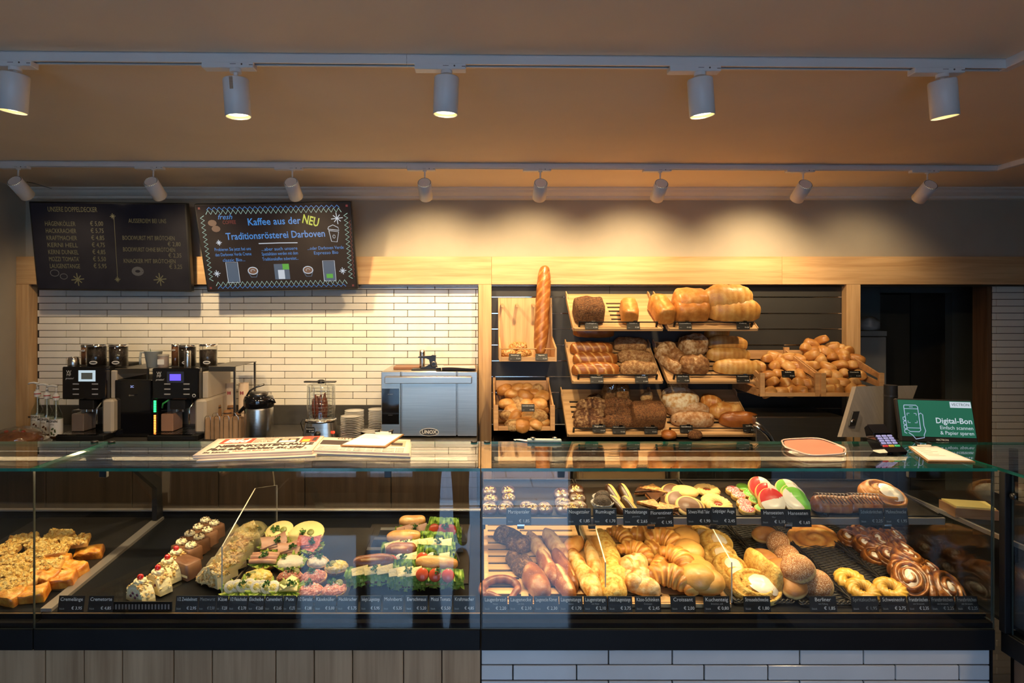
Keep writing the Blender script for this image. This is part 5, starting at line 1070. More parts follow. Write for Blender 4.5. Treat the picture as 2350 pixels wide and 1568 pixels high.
MB().box((X(1560, 3.95) - X(1745, 3.95), .02, 0), (-.03, .3, .05), bev=.004).build('slicer_bed', dsteel, sl)
MB().tube([(-.04, .02, .16), (0, .01, .14), (.045, 0, .10), (.075, -.005, .05), (.085, -.01, .0)], [.012, .014, .014, .012, .01], n=12).build('curved_arm', chrome, sl); MB().tube([(-.02, .03, .175), (.02, .03, .155), (.065, .02, .11), (.098, .01, .05), (.105, .0, .0)], .009, n=10).build('guard_tube', steel, sl)
MB().cyl((.13, .03, 0), (.13, .03, .055), .014).build('slicer_knob', black, sl)
for k, (px, py, lab) in enumerate([(1540, 1008, 'brown roll with star-shaped cut lying below the lowest shelf'), (1600, 1016, 'darker seeded roll lying beside the star-cut roll')]):
    o = bun(.052, .065, 100 + k, belt=.1, top=.4).build('bread_roll', f_brown if k == 0 else f_seed, None, P(px, py, 4.0) - V((0, 0, .04)) , (0, 0, k)); o.location.z = .885; o.location.y = 4.05; tag(o, lab, 'bread roll')
wbk = [X(1310, 4.0), X(1640, 4.0)]
for j in range(3):
    x0, x1 = wbk[0] + j * (wbk[1] - wbk[0]) / 3 + .01, wbk[0] + (j + 1) * (wbk[1] - wbk[0]) / 3 - .01
    t = T('wire_basket', ['wire basket of rolls on the lower shelf under the dark loaves', 'wire basket of rolls in the middle of the lower shelf', 'wire basket of rolls on the lower shelf under the round loaves'][j], 'basket', ((x0 + x1) / 2, 3.95, .416)); w2 = (x1 - x0) / 2
    for z in (.004, .06, .12): MB().tube([(-w2, 0, z), (w2, 0, z), (w2, .3, z), (-w2, .3, z)], .003, n=6, closed=True).build('frame_wire', chrome, t)
    for i in range(9): x = -w2 + 2 * w2 * i / 8; MB().tube([(x, 0, .12), (x, 0, .004), (x, .3, .004), (x, .3, .12)], .0018, n=5).build('cross_wire', chrome, t)
    r = random.Random(j)
    for i in range(10):
        o = obj('bread_roll', r.choice(rm), None, ((x0 + x1) / 2 - w2 + .05 + (i % 5) * (2 * w2 - .1) / 4, 4.02 + .12 * (i // 5), .43 + .03 * (i % 2)), (r.uniform(-.3, .3), .2, r.uniform(0, 6))); tag(o, '%s golden roll in the %s row of the wire basket under the %s' % (ordn[i % 5], ('front', 'rear')[i // 5], ('dark loaves', 'shelf gap', 'round loaves')[j]), 'bread roll', 'rolls in the wire baskets')
# ------------------------------------------------------------------ display cases
GF, TB, TZ = 1.96, 2.344, 1.242               # front glass, rear edge and height of the glass top
XL, XM, XR = X(77, GF), X(1103, GF), X(2283, GF)
DZ, DS, DY = .757, .0863, 2.0                 # deck height at DY and slope
SZ, SS, SY = 1.026, .0986, 2.12               # upper shelf
DA, SAng = math.atan(DS), math.atan(SS)
deck_m = mat('dark_deck_metal', (.008, .009, .011), .42, var=.12, scale=5, spec=.12)
tray_m = mat('black_baking_tray', (.016, .014, .012), .42, .0, var=.3, scale=12, bump=.05, bscale=60)
railg = mat('grey_rail_metal', (.34, .31, .28), .35, .6, var=.06)
led = emit('warm_led_strip', (1, .80, .50), .9)
def pane(a, b, name, parent, axis=2, m=gl, e=gl_edge):
    mb = MB().box(a, b); big = {0: (3, 5), 1: (2, 4), 2: (0, 1)}[axis]
    mb.m = [0 if i in big else 1 for i in range(6)]; return mb.build(name, [m, e], parent)
def area(loc, sx, sy, power, rot=(0, 0, 0), col=WARM2, name='case_led_light', spread=150):
    l = bpy.data.lights.new(name, 'AREA'); l.shape = 'RECTANGLE'; l.size = sx; l.size_y = sy; l.energy = power; l.color = col; l.spread = math.radians(spread)
    o = bpy.data.objects.new(name, l); C.objects.link(o); o.location = loc; o.rotation_euler = rot; return o
dz = lambda y: DZ + DS * (y - DY)
thin = mat('thin_dark_glass_edge', (.05, .06, .05), .3, var=.2)
def case(name, lab, xa, xb, arms, clamps, ledp, discs):
    t = T(name, lab, 'display case', ((xa + xb) / 2, GF, .655)); o = V(t.location); S = lambda p: V(p) - o
    def bx(n, a, b, m, bev=0): return MB().box(S(a), S(b), bev=bev).build(n, m, t)
    g = .0012
    pane(S((xa + g, GF - .012, TZ - .010)), S((xb - g, TB, TZ)), 'glass_top', t)
    pane(S((xa + g, GF, .722)), S((xb - g, GF + .006, TZ - .0105)), 'front_glass', t, 1, e=thin)
    bx('plinth_band', (xa + g, GF - .004, .655), (xb - g, 2.70, .7215), blackm, .002)
    bx('front_sill', (xa + g, GF + .0065, .722), (xb - g, 2.0, .738), mat('matt_black_sill', (.006, .006, .007), .8, spec=.04)); bx('sill_riser', (xa + g, 1.994, .7385), (xb - g, 1.999, DZ - .0035), mat('matt_black_sill', (.006, .006, .007))); bx('sill_edge', (xa + g, 1.993, DZ - .003), (xb - g, 1.999, DZ - .001), mat('bronze_edge', (.42, .30, .17), .3, .8))
    M = at(*S((0, DY, DZ))) @ Matrix.Rotation(DA, 4, 'X'); L_ = .72
    MB().box((xa + g, 0, -.012), (xb - g, L_, 0), M=M).build('deck_plate', deck_m, t)
    bx('rear_panel', (xa + g, 2.718, .722), (xb - g, 2.73, .85), deck_m); bx('rear_rail', (xa + g, 2.712, .8505), (xb - g, 2.736, .858), railg, .001)
    bx('rear_track', (xa + g, TB - .02, TZ - .022), (xb - g, TB + .006, TZ - .0105), blackm)
    a_ = math.atan2(1.215 - .859, TB - 2.72)
    q0, q1 = V((0, 2.722, .859)), V((0, TB + .002, 1.2195))
    for i, (s0, s1) in enumerate(((xa + .01, (xa + xb) / 2 + .02), ((xa + xb) / 2 - .02, xb - .01))):
        off = .009 * i; vs = [S((s0, q0.y + off, q0.z)), S((s1, q0.y + off, q0.z)), S((s1, q1.y + off, q1.z)), S((s0, q1.y + off, q1.z))]
        vs += [v + V((0, .004, 0)) for v in vs]; MB().add(vs, [(0, 1, 2, 3), (7, 6, 5, 4), (0, 4, 5, 1), (2, 6, 7, 3), (1, 5, 6, 2), (3, 7, 4, 0)]).build('sliding_rear_pane', gl, t)
    for x in arms:
        MB().prism([(TB - .03, TZ - .011), (TB + .03, TZ - .011), (2.70, 1.0), (2.71, .86), (2.71, .83), (2.66, .83), (2.66, .97)], x - .011, x + .011, M=at(*(-o)) @ Mxy).build('support_arm', blackm, t)
        MB().box((x - .018, 0, .0005), (x + .018, L_ - .01, .012), M=M).build('deck_divider', railg, t)
    for px in clamps: x = X(px, GF); bx('glass_clamp', (x - .012, GF - .0005, TZ - .034), (x + .012, GF + .016, TZ - .0105), black, .002)
    for px in discs: x = X(px, 2.33); MB().lathe([(0, .0), (.012, .0), (.013, .003), (.012, .006), (0, .0065)], 20, M=at(*S((x, 2.325, TZ)))).build('glass_fixing', black, t)
    if ledp:
        bx('light_bar', (xa + .03, TB - .045, TZ - .026), (xb - .03, TB - .021, TZ - .0115), blackm); bx('led_strip', (xa + .04, TB - .044, TZ - .028), (xb - .04, TB - .024, TZ - .0262), led)
        area(((xa + xb) / 2, TB - .05, TZ - .034), xb - xa - .1, .02, ledp, (-1.0, 0, 0), spread=180)
    return t, S
LEDL, LEDR, LEDF, LEDD = 8.0, 3.2, 3.5, 4.2
caseL, SLc = case('display_case', 'refrigerated glass display case of cakes and filled rolls beside the croissant case', XL + .0005, XM - .0005, (XL + .012,), (235, 890), LEDL, (258, 1088))
caseF, SFc = case('display_case', 'glass display case of crumble cakes at the window side, cut by the frame', -3.30, XL - .0005, (), (), LEDF, (219,))
caseR, SRc = case('display_case', 'two tier glass display case of croissants and sweet pastries', XM + .0005, XR, (), (1288, 2095), LEDR, (1118,))
MB().box(SRc((XM + .002, GF - .0135, .73)), SRc((XM + .006, GF - .0125 + .012, TZ - .012))).build('joint_seal', black, caseR)
pane(SRc((XR - .007, GF + .007, .745)), SRc((XR - .001, 2.70, TZ - .0105)), 'side_glass', caseR, 0, e=thin)
# upper shelf of the right case
us0, us1 = XM + .004, X(2163, 2.12)
Ms = at(*SRc((0, SY, SZ))) @ Matrix.Rotation(SAng, 4, 'X')
MB().box((us0, -.004, -.010), (us1, .34, -.001), M=Ms).build('upper_shelf', deck_m, caseR)
MB().box((us0, -.014, -.020), (us1, -.0045, .004), M=Ms, bev=.001).build('price_rail', railg, caseR)
MB().box((us0 + .02, .004, -.022), (us1 - .02, .016, -.0102), M=Ms).build('led_bar', led, caseR)
area(((us0 + us1) / 2, SY + .012, SZ - .026), us1 - us0 - .05, .02, LEDD, (.30, 0, 0))
for x in (us0 + .008, us1 - .012, (us0 + us1) / 2): MB().box((x - .006, .30, -.05), (x + .006, .345, -.0105), M=Ms).box((x - .006, .33, -.20), (x + .006, .345, -.051), M=Ms).build('shelf_bracket', blackm, caseR)
for k, (p0, p1) in enumerate([(1107, 1347), (1350, 1622), (1626, 1896), (1900, 2160)]):
    a, b = X(p0, SY), X(p1, SY); t = T('baking_tray', ['black tray under the chocolate coated rounds', 'black tray under the florentines and round cookies', 'black tray under the red, green and white iced biscuits', 'nearly empty black tray with two chocolate rolls'][k], 'tray', ((a + b) / 2, SY, SZ), (SAng, 0, 0), 'trays on the upper shelf')
    w2 = (b - a) / 2 - .001; MB().box((-w2, .001, 0), (w2, .325, .003)).build('tray_base', tray_m, t)
    r = MB().box((-w2, -.004, .0035), (w2, -.001, .009)).box((-w2, .323, .0035), (w2, .327, .012), bev=.001).box((-w2, .0065, .0035), (-w2 + .004, .3225, .012), bev=.001).box((w2 - .004, .0065, .0035), (w2, .3225, .012), bev=.001); r.build('tray_rim', tray_m, t)
def D(px, py, h=.04, lift=0, plane='d'):
    z0, s, y0 = ((DZ, DS, DY), (SZ + .004, SS, SY))[plane == 's']
    p = onplane(px, py, z0 + lift + h * .5, s, y0); return p - V((0, -s, 1)) * h * .5 * .99
KEPT = []
def keep(o, plane): KEPT.append((o, plane))
def keep_all():
    '''slide goods back along their slope so that none pokes through the price tags'''
    bpy.context.view_layer.update()
    for o, pl in KEPT:
        ms = [o] if o.type == 'MESH' else [c for c in o.children_recursive if c.type == 'MESH']
        y = min((m.matrix_world @ V(c)).y for m in ms for c in m.bound_box) if ms else 9
        lim = 2.008 if pl == 'd' else 2.110
        if y < lim: d = lim - y; o.location.y += d; o.location.z += d * (DS if pl == 'd' else SS)
def put(name, mb, m, px, py, h, lab, yaw=0, cat='pastry', group=None, lift=.001, plane='d', tilt=(0, 0), parent=None, scale=None):
    p = D(px, py, h, lift, plane); a = DA if plane == 'd' else SAng
    R_ = Matrix.Rotation(a, 3, 'X') @ Euler((tilt[0], tilt[1], 0)).to_matrix() @ Matrix.Rotation(yaw, 3, 'Z')
    o = mb.build(name, m, None, p) if isinstance(mb, MB) else obj(name, mb, None, p)
    o.rotation_euler = R_.to_euler()
    if scale: o.scale = scale if isinstance(scale, tuple) else [scale] * 3
    keep(o, plane); return tag(o, lab, cat, group)
def putT(name, px, py, h, lab, yaw=0, cat='pastry', group=None, lift=.001, plane='d', tilt=(0, 0)):
    p = D(px, py, h, lift, plane); a = DA if plane == 'd' else SAng
    t = T(name, lab, cat, p, (Matrix.Rotation(a, 3, 'X') @ Euler((tilt[0], tilt[1], 0)).to_matrix() @ Matrix.Rotation(yaw, 3, 'Z')).to_euler(), group); keep(t, plane)
    if plane == 's': t.scale = [1.28] * 3
    return t
# counter base: oak planks on the left, glazed tiles on the right
cbL = T('counter_base', 'counter base clad in upright grey brown wooden planks', 'counter base', (0, 1.965, 0))
MB().box((-3.32, .016, 0), (XM - .001, .70, .654)).build('base_core', blackm, cbL)
pj = [1103, 1014, 926, 809, 721, 633, 487, 399, 281, 193, 104]
while X(pj[-1], 1.965) > -3.25: pj.append(pj[-1] - (88, 117, 88, 146)[len(pj) % 4])
for a, b in zip(pj[1:], pj[:-1]): x0, x1 = max(X(a, 1.965), -3.3) + .0016, X(b, 1.965) - .0016; MB().box((x0, 0, .06), (x1, .0155, .652), bev=.001).build('plank', cladwood, cbL)
MB().box((-3.3, .03, .0), (XM - .002, .04, .058)).build('kick_board', blackm, cbL)
cbR = T('counter_base', 'counter base clad in pale grey glazed long tiles', 'counter base', (0, 1.965, 0))
tr0, tr1 = XM + .001, X(2273, 1.965)
MB().box((tr0, .009, 0), (X(2276, 1.965), .70, .654)).build('tile_backing', grout, cbR); MB().box((tr1 + .0005, -.002, .05), (tr1 + .006, .0085, .653)).build('edge_trim', blackm, cbR)
cache.clear()
lng = .411
tile_field(cbR, tr0, tr1, .653, 12, X(1104, 1.965), .0085, first=0, h=.0502, m=tile2_m, d=.008, lng=lng)
# return case at the right, running towards the shop door
rt = T('display_case', 'dark return case turning towards the customers beyond the croissant case', 'display case', (XR + .02, 1.0, .655)); o_ = V(rt.location); S = lambda p: V(p) - o_
x0 = XR + .012
pane(S((x0, .2, TZ - .01)), S((x0 + .5, 2.33, TZ)), 'glass_top', rt); pane(S((x0 + .012, .2, .722)), S((x0 + .018, 1.925, TZ - .0105)), 'front_glass', rt, 0, e=thin)
MB().box(S((x0 - .004, 1.93, .722)), S((x0 + .022, 1.955, TZ - .0105)), bev=.002).build('corner_post', blackm, rt)
MB().box(S((x0 + .002, .2, .655)), S((x0 + .75, 1.955, .7215)), bev=.002).build('plinth_band', blackm, rt); MB().box(S((x0 + .019, .2, .7405)), S((x0 + .75, 2.70, .752))).build('deck_plate', deck_m, rt)
MB().box(S((x0 + .06, .2, .7225)), S((x0 + .75, 1.95, .74))).build('deck_support', railg, rt)
MB().box(S((x0 + .04, 1.0, 1.0)), S((x0 + .42, 2.5, 1.008))).build('upper_shelf', deck_m, rt); MB().box(S((x0 + .03, 1.0, .996)), S((x0 + .0395, 2.5, 1.012)), bev=.001).build('shelf_edge', railg, rt)
MB().box(S((x0 + .745, .2, .7525)), S((x0 + .75, 2.70, TZ - .02))).build('rear_panel', deck_m, rt)
for y in (1.2, 2.4): MB().box(S((x0 + .43, y, .7525)), S((x0 + .45, y + .02, 1.2))).box(S((x0 + .38, y, .99)), S((x0 + .4295, y + .02, .9995))).build('shelf_stand', blackm, rt)
MB().lathe([(.0, -.010), (.010, -.010), (.011, -.006), (.011, 0), (0, 0)], 24, M=at(*S((x0 + .0118, 1.912, Z(1140, 1.912)))) @ Matrix.Rotation(PI / 2, 4, 'Y')).build('glass_knob', black, rt)
MB().box(S((x0 + .03, .2, 0)), S((x0 + .7, 1.95, .6545))).build('base_core', blackm, rt)
for k in range(10): MB().box(S((x0 + .012, .22 + k * .17, .05)), S((x0 + .0295, .387 + k * .17, .653)), bev=.001).build('plank', brownw, rt)
bd_ = T('butter_dish', 'yellow butter slab in a brown tray in the return case', 'butter', P(2225, 1185, 2.2) , (0, 0, -.25)); bd_.location.z = 1.009
MB().prism([(-.066, -.05), (.066, -.05), (.075, .05), (-.075, .05)], 0, .034).build('dish', mat('brown_dish', (.30, .16, .09), .4), bd_); MB().prism([(-.06, -.045), (.06, -.045), (.069, .045), (-.069, .045)], .0342, .04, tone=.3).build('butter_slab', f_chs, bd_)
# acrylic dividers standing on the deck
def divider(lab, px, prof_):
    x = X(px, 2.05); t = T('acrylic_divider', lab, 'divider', (x, 2.05, dz(2.05)), group=None)
    m = MB().prism(prof_, 0, .004, M=at(0, -2.05, -dz(2.05)) @ Mxy); m.m = [0, 0] + [1] * (len(m.f) - 2); m.build('pane', [acry, acry_edge], t); MB().box((-.012, .0, .0003), (-.0005, .4, .003), M=Matrix.Rotation(DA, 4, 'X')).build('foot_strip', acry_edge, t)
divider('clear bent divider between the almond cake and the filled rolls', 508, [(2.05, dz(2.05) + .001), (2.05, .952), (2.35, 1.06), (2.6, 1.0), (2.6, dz(2.6) + .001)])
divider('clear bent divider along the cheese covered sticks', 1388, [(2.05, dz(2.05) + .001), (2.05, .90), (2.28, .97), (2.6, .98), (2.6, dz(2.6) + .001)])
divider('clear bent divider beside the iced crumble pastry', 1678, [(2.05, dz(2.05) + .001), (2.05, .90), (2.28, .97), (2.6, .98), (2.6, dz(2.6) + .001)])
# slotted oak boards on the deck
def deckboard(lab, xa, xb, y0, y1, slots, grp=None):
    t = T('slotted_board', lab, 'board', (xa, y0, dz(y0) + .001), (DA, 0, 0), grp); wd, dp = xb - xa, (y1 - y0) / math.cos(DA); th = .016
    n = 11; ys = [0]; st = dp / (n + .6)
    for k in range(n): c = .6 * st + k * st; ys += [c, c + st * .30]
    ys.append(dp); m = MB()
    xs = [0]
    for a, b in slots: xs += [a, b]
    xs.append(wd)
    for j in range(len(ys) - 1):
        if j % 2 == 0: m.box((0, ys[j], .0015), (wd, ys[j + 1], th))
        else:
            for i in range(0, len(xs) - 1, 2): m.box((xs[i], ys[j], .0015), (xs[i + 1], ys[j + 1], th))
    m.build('board', oak_h, t); MB().box((.002, .002, 0), (wd - .002, dp - .002, th - .0045)).build('slot_shade_underlay', blackm, t)  # black sheet raised into the slots stands in for their shade
    MB().box((0, -.008, 0), (wd, -.0005, th - .002), bev=.001).build('front_edge', oak_h, t); return t
deckboard('slotted oak board under the seeded sticks, half empty on one side', XM + .012, .395, 2.03, 2.66, [(.016, .125), (.15, .37)]); deckboard('slotted oak board under the croissants and smooth rolls', .418, .825, 2.03, 2.66, [(.02, .19), (.215, .39)])
BH = .017
# wicker trays
wick = mat('black_wicker', (.018, .016, .013), .45, var=.4, scale=120)
def wicker(lab, xa, xb, y0, y1):
    t = T('wicker_tray', lab, 'basket', ((xa + xb) / 2, y0, dz(y0) + .001), (DA, 0, 0), 'black wicker trays'); w2, dp = (xb - xa) / 2, (y1 - y0) / math.cos(DA)
    m = MB()
    for i in range(int(2 * w2 / .02) + 1): x = -w2 + .006 + i * .02; m.box((x - .003, 0.004, .0), (x + .003, dp - .004, .003))
    m.build('warp_strands', wick, t)['kind'] = 'stuff'
    m = MB(); n = int(dp / .0085); r = random.Random(1)
    for j in range(n):
        y = .008 + j * (dp - .016) / n; k = max(5, int(2 * w2 / .02)); pts = [(-w2 + 2 * w2 * q / k, y + r.uniform(-.0006, .0006), .0048 + (.0020 if (q + j) % 2 else -.0012)) for q in range(k + 1)]; m.tube(pts, .0026, n=5)
    m.build('weft_strands', wick, t)['kind'] = 'stuff'
    m = MB()
    for s in range(3):
        n = 120; pts = []
        for q in range(n):
            f = q / n * 4; e = int(f); f -= e; c = [(-w2, 0), (w2, 0), (w2, dp), (-w2, dp)]; a, b = c[e], c[(e + 1) % 4]; wv = math.sin(q * .9 + s * 2.1)
            pts.append((a[0] + (b[0] - a[0]) * f + .004 * math.cos(q * .9 + s * 2.1), a[1] + (b[1] - a[1]) * f + .003 * wv, .012 + .005 * wv))
        m.tube(pts, .003, n=5, closed=True)
    m.build('plaited_rim', wick, t); return t
wicker('black wicker tray under the iced crumble pastries', .845, 1.04, 2.04, 2.6); wicker('black wicker tray under the sugared round doughnuts', 1.06, 1.235, 2.03, 2.64); wicker('black wicker tray, mostly bare, under the three yellow choux rings', 1.25, 1.42, 2.03, 2.64); wicker('black wicker tray under the glazed cinnamon pastries', 1.435, 1.62, 2.03, 2.64)
# ------------------------------------------------------------------ things lying on the glass top
def onglass(px, py): return onplane(px, py, TZ, 0, 2)
def quadsheet(q, name, z0, z1, m, parent=None, sag=0, n=12):
    """a flat sheet on the glass spanned by four picture corners (tl,tr,br,bl)"""
    c = [onglass(*p) for p in q]
    def at_(u, v): return c[0] * (1 - u) * (1 - v) + c[1] * u * (1 - v) + c[2] * u * v + c[3] * (1 - u) * v
    mb = MB()
    def fn(u, v): p = at_(u, v); return (p.x, p.y, TZ + z1 + sag * math.sin(u * PI * 2) * .5)
    mb.grid(fn, n, 4); k = len(mb.v); mb.grid(lambda u, v: (lambda p: (p.x, p.y, TZ + z0))(at_(u, v)), n, 4)
    ring = [(i * 4) for i in range(n)] + [(n - 1) * 4 + j for j in range(1, 4)] + [i * 4 + 3 for i in range(n - 2, -1, -1)] + [2, 1]
    for i in range(len(ring)): a, b = ring[i], ring[(i + 1) % len(ring)]; mb.f.append([a, b, b + k, a + k]); mb.m.append(0); mb.s.append(False)
    return mb.build(name, m, parent), at_
def frame_of(q):
    c = [onglass(*p) for p in q]; u = (c[1] - c[0] + c[2] - c[3]) / 2; v = (c[0] - c[3] + c[1] - c[2]) / 2; m = sum(c, V()) / 4
    return Matrix(((u.x, v.x, 0, m.x), (u.y, v.y, 0, m.y), (0, 0, 1, m.z), (0, 0, 0, 1))), u.length, v.length
news = mat('newsprint', (.68, .56, .46), .85, var=.05, scale=20); nred = mat('newspaper_red', (.62, .07, .04), .8); nblk = mat('newspaper_black', (.05, .035, .03), .85); npink = mat('newspaper_skin_tone', (.55, .33, .22), .85); nyel = mat('newspaper_yellow', (.66, .44, .04), .85)
def paper_stack(lab, q, nsheet, dz_, shift):
    t = T('newspaper', None, None)
    return t
NQ = [(500, 1019), (744, 1012), (716, 1047), (442, 1059)]
for k in range(3):
    q = [(x + (8 if k == 0 else 2 - k), y + (2 - k) * 1.0 + (2 if k == 0 else 0)) for x, y in NQ]
    t = T('newspaper', ['tabloid newspaper at the bottom of the pile with red headlines', 'tabloid newspaper in the middle of the pile', 'topmost tabloid newspaper with red masthead and huge black headline'][k], 'newspaper', (0, 0, 0), group='tabloid pile')
    quadsheet(q, 'folded_pages', .001 + k * .0062, .0067 + k * .0062, news, t, .001 if k < 2 else 0)
    if k == 2:
        M, ul, vl = frame_of(q); Z0 = .0067 + k * .0062 + .0006; r = vl / ul
        def tn(s, u, v, h, wd, mi, m, al='CENTER', sh=0, bold=.02):
            b = MB().text(s, 1, None, 0, al, None, sh, bold); x0 = min(p.x for p in b.v); x1 = max(p.x for p in b.v); y0 = min(p.y for p in b.v); y1 = max(p.y for p in b.v)
            vs = [((p.x - (x0 + x1) / 2) * wd / (x1 - x0) + u, (p.y - (y0 + y1) / 2) * h / (y1 - y0) + v, Z0 + .0004) for p in b.v]; m.add(vs, b.f, mi, False, M)
        m = MB(); m.box((-.42, .14, Z0), (-.13, .46, Z0 + .0002), 1, M)
        tn('Bild', -.275, .30, .24, .22, 0, m, bold=.05, sh=.15)
        tn('NEBENKOSTEN-FALLE', .03, -.03, .16, .86, 2, m, bold=.05); tn('Fast alle zahlen zu viel', -.02, -.21, .15, .84, 2, m, bold=.04, sh=.2)
        tn('Sie können', -.33, -.39, .09, .22, 2, m, bold=.03); tn('Hunderte Euro sparen', -.02, -.36, .07, .36, 1, m, bold=.03); tn('Tipps S. 2', .33, -.32, .07, .2, 2, m)
        tn('Jetzt wird es spannend', .1, .44, .05, .32, 2, m)
        for j in range(4): tn(['Neueste Meldungen', 'Krise: neue Lage', 'Sparen bei Strom', 'Seite 3 im Blatt'][j], -.03, .36 - j * .06, .045, .18, 2, m)
        m.box((.10, .10, Z0), (.29, .36, Z0 + .0002), 2, M).box((.12, .12, Z0 + .0003), (.27, .22, Z0 + .0004), 0, M).box((.13, .22, Z0 + .0003), (.19, .33, Z0 + .0004), 3, M).box((.21, .22, Z0 + .0003), (.26, .32, Z0 + .0004), 3, M)
        m.box((.31, .08, Z0), (.47, .47, Z0 + .0002), 1, M).box((.33, .11, Z0 + .0003), (.40, .26, Z0 + .0004), 4, M).box((.42, .14, Z0 + .0003), (.46, .4, Z0 + .0004), 2, M)
        m.build('printed_page', [paper_m, nred, nblk, npink, nyel], t)
NQ2 = [(740, 1013), (942, 1019), (940, 1052), (712, 1044)]
for k in range(2):
    q = [(x + (1 - k) * 2, y + (1 - k) * 2) for x, y in NQ2]
    t = T('newspaper', ['lower broadsheet newspaper under the clipboard', 'upper broadsheet newspaper with grey photo, under the clipboard'][k], 'newspaper', (0, 0, 0), group='broadsheet pile')
    quadsheet(q, 'folded_pages', .001 + k * .0078, .0083 + k * .0078, news, t)
    if k:
        M, ul, vl = frame_of(q); Z0 = .0083 + .0078 + .0006; m = MB()
        tn('OSTSEE', -.18, .40, .12, .26, 2, m, bold=.0); m.box((-.46, -.06, Z0), (-.05, .26, Z0 + .0002), 2, M).box((.27, -.05, Z0), (.45, .36, Z0 + .0002), 3, M); m.box((.3, 0, Z0 + .0003), (.42, .2, Z0 + .0004), 2, M)
        for j in range(3): tn('Nachrichten aus der Region und dem ganzen Land', -.0, -.22 - j * .1, .05, .88, 2, m)
        m.build('printed_page', [paper_m, nred, nblk, npink, nyel], t)
def clipboard(lab, q, z, lines):
    t = T('clipboard', lab, 'clipboard', (0, 0, 0)); quadsheet(q, 'board', z, z + .004, mat('hardboard_brown', (.42, .22, .08), .5), t)
    c = V((sum(p[0] for p in q) / 4, sum(p[1] for p in q) / 4)); q2 = [(c.x + (p[0] - c.x) * .95, c.y + (p[1] - c.y) * .93) for p in q]; quadsheet(q2, 'paper_sheet', z + .0044, z + .0052, paper_m, t)
    M, ul, vl = frame_of(q); m = MB()
    for j in range(lines): m.box((-.36, .25 - j * .09, TZ * 0 + z + .0056), (-.36 + .25 + .3 * ((j * 7) % 3) / 3, .25 - j * .09 + .018, z + .0058), 0, M)
    m.build('faint_writing', mat('faint_pencil', (.60, .56, .50), .9), t)
    MB().box((-.2, .44, z + .0045), (.2, .52, z + .012), 0, M).build('metal_clip', chrome, t); m = MB()
    for x in (-.2, .14): m.box((x, .42, z + .0125), (x + .07, .54, z + .018), 0, M)
    m.build('clip_ends', black, t); return t
clipboard('clipboard lying across the broadsheet newspapers', [(838, 1008), (927, 1010), (884, 1040), (781, 1037)], .019, 3)
clipboard('clipboard with white form in front of the customer display', [(2085, 1027), (2150, 1027), (2238, 1063), (2130, 1061)], .001, 6)
mt = T('money_tray', 'pink and clear plastic coin tray on the glass top', 'coin tray', onglass(1865, 1035)); c = [onglass(*p) - mt.location for p in [(1792, 1018), (1880, 1014), (1942, 1038), (1938, 1052), (1858, 1057), (1800, 1035)]]
def rounded(c, k=6):
    out = []
    for i in range(len(c)):
        a, b, d = c[i - 1], c[i], c[(i + 1) % len(c)]; p, q = b + (a - b) * .3, b + (d - b) * .3
        for j in range(k): f = j / (k - 1); out.append((p * (1 - f) + b * f) * (1 - f) + (b * (1 - f) + q * f) * f)
    return [(p.x, p.y) for p in out]
rc = rounded(c); MB().prism(rc, .001, .012).build('clear_base', acry, mt); MB().tube([(x, y, .015) for x, y in rc], .003, n=8, closed=True).build('clear_rim', mat('clear_pink_plastic', (.62, .48, .42), .15), mt); MB().prism([(x * .93, y * .93) for x, y in rc], .0125, .0135).build('pink_inlay', mat('salmon_pink_card', (.66, .20, .14), .5), mt)
bt = T('bag_sealer', 'pale blue grey bag sealer with torn paper end on the glass top', 'sealer', onglass(1240, 1016)); 
MB().box((-.05, -.01, .002), (.08, .012, .014), M=Matrix.Rotation(-.05, 4, 'Z'), bev=.003).build('strip_body', mat('grey_blue_plastic', (.28, .36, .36), .4), bt)
for x in (-.028, .055): MB().lathe([(0, .0), (.008, 0), (.009, .006), (0, .008)], 16, M=at(x, -.002, .0142)).build('steel_button', chrome, bt)
MB().prism([(-.1, .035), (-.095, .02), (-.09, .03), (-.045, .004), (-.04, .018), (-.075, .04)], .003, .005).build('paper_end', paper_m, bt)
# ------------------------------------------------------------------ till, displays, card terminal
pz = .835
po = T('till_monitor', 'grey back of a tilted till screen with black lock plate', 'monitor', P(2012, 1003, 2.66))
q = [P(1965, 887, 2.62), P(2106, 885, 2.74), P(2062, 1005, 2.66), P(1931, 1003, 2.54)]; c = [p - po.location for p in q]
n_ = (c[1] - c[0]).cross(c[3] - c[0]).normalized() * .02; n_ = n_ if n_.y > 0 else -n_
MB().add(c + [p + n_ for p in c], [(0, 1, 2, 3), (7, 6, 5, 4), (0, 4, 5, 1), (1, 5, 6, 2), (2, 6, 7, 3), (3, 7, 4, 0)]).build('screen_back', mat('brushed_grey_plastic', (.30, .27, .24), .38, .5, var=.08, stretch=(1, 40, 1)), po)
e1 = (c[1] - c[0]).normalized(); e2 = (c[0] - c[3]).normalized(); lk = c[3] + e1 * .035 + e2 * .085; nn = -n_.normalized()
ML = Matrix(((e1.x, e2.x, nn.x, lk.x), (e1.y, e2.y, nn.y, lk.y), (e1.z, e2.z, nn.z, lk.z), (0, 0, 0, 1)))
MB().box((-.018, -.035, .0005), (.022, .035, .006), M=ML, bev=.002).build('lock_plate', black, po); MB().lathe([(0, .01), (.007, .01), (.009, .0062)], 16, M=ML @ at(-.005, -.01, 0)).build('lock', chrome, po)
MB().box((-.01, .03, -.24), (.06, .08, -.02)).build('monitor_foot', blackm, po)
t = T('till_post', 'black round post between till screen and customer display', 'post', (X(2044, 2.5), 2.5, 1.0)); 
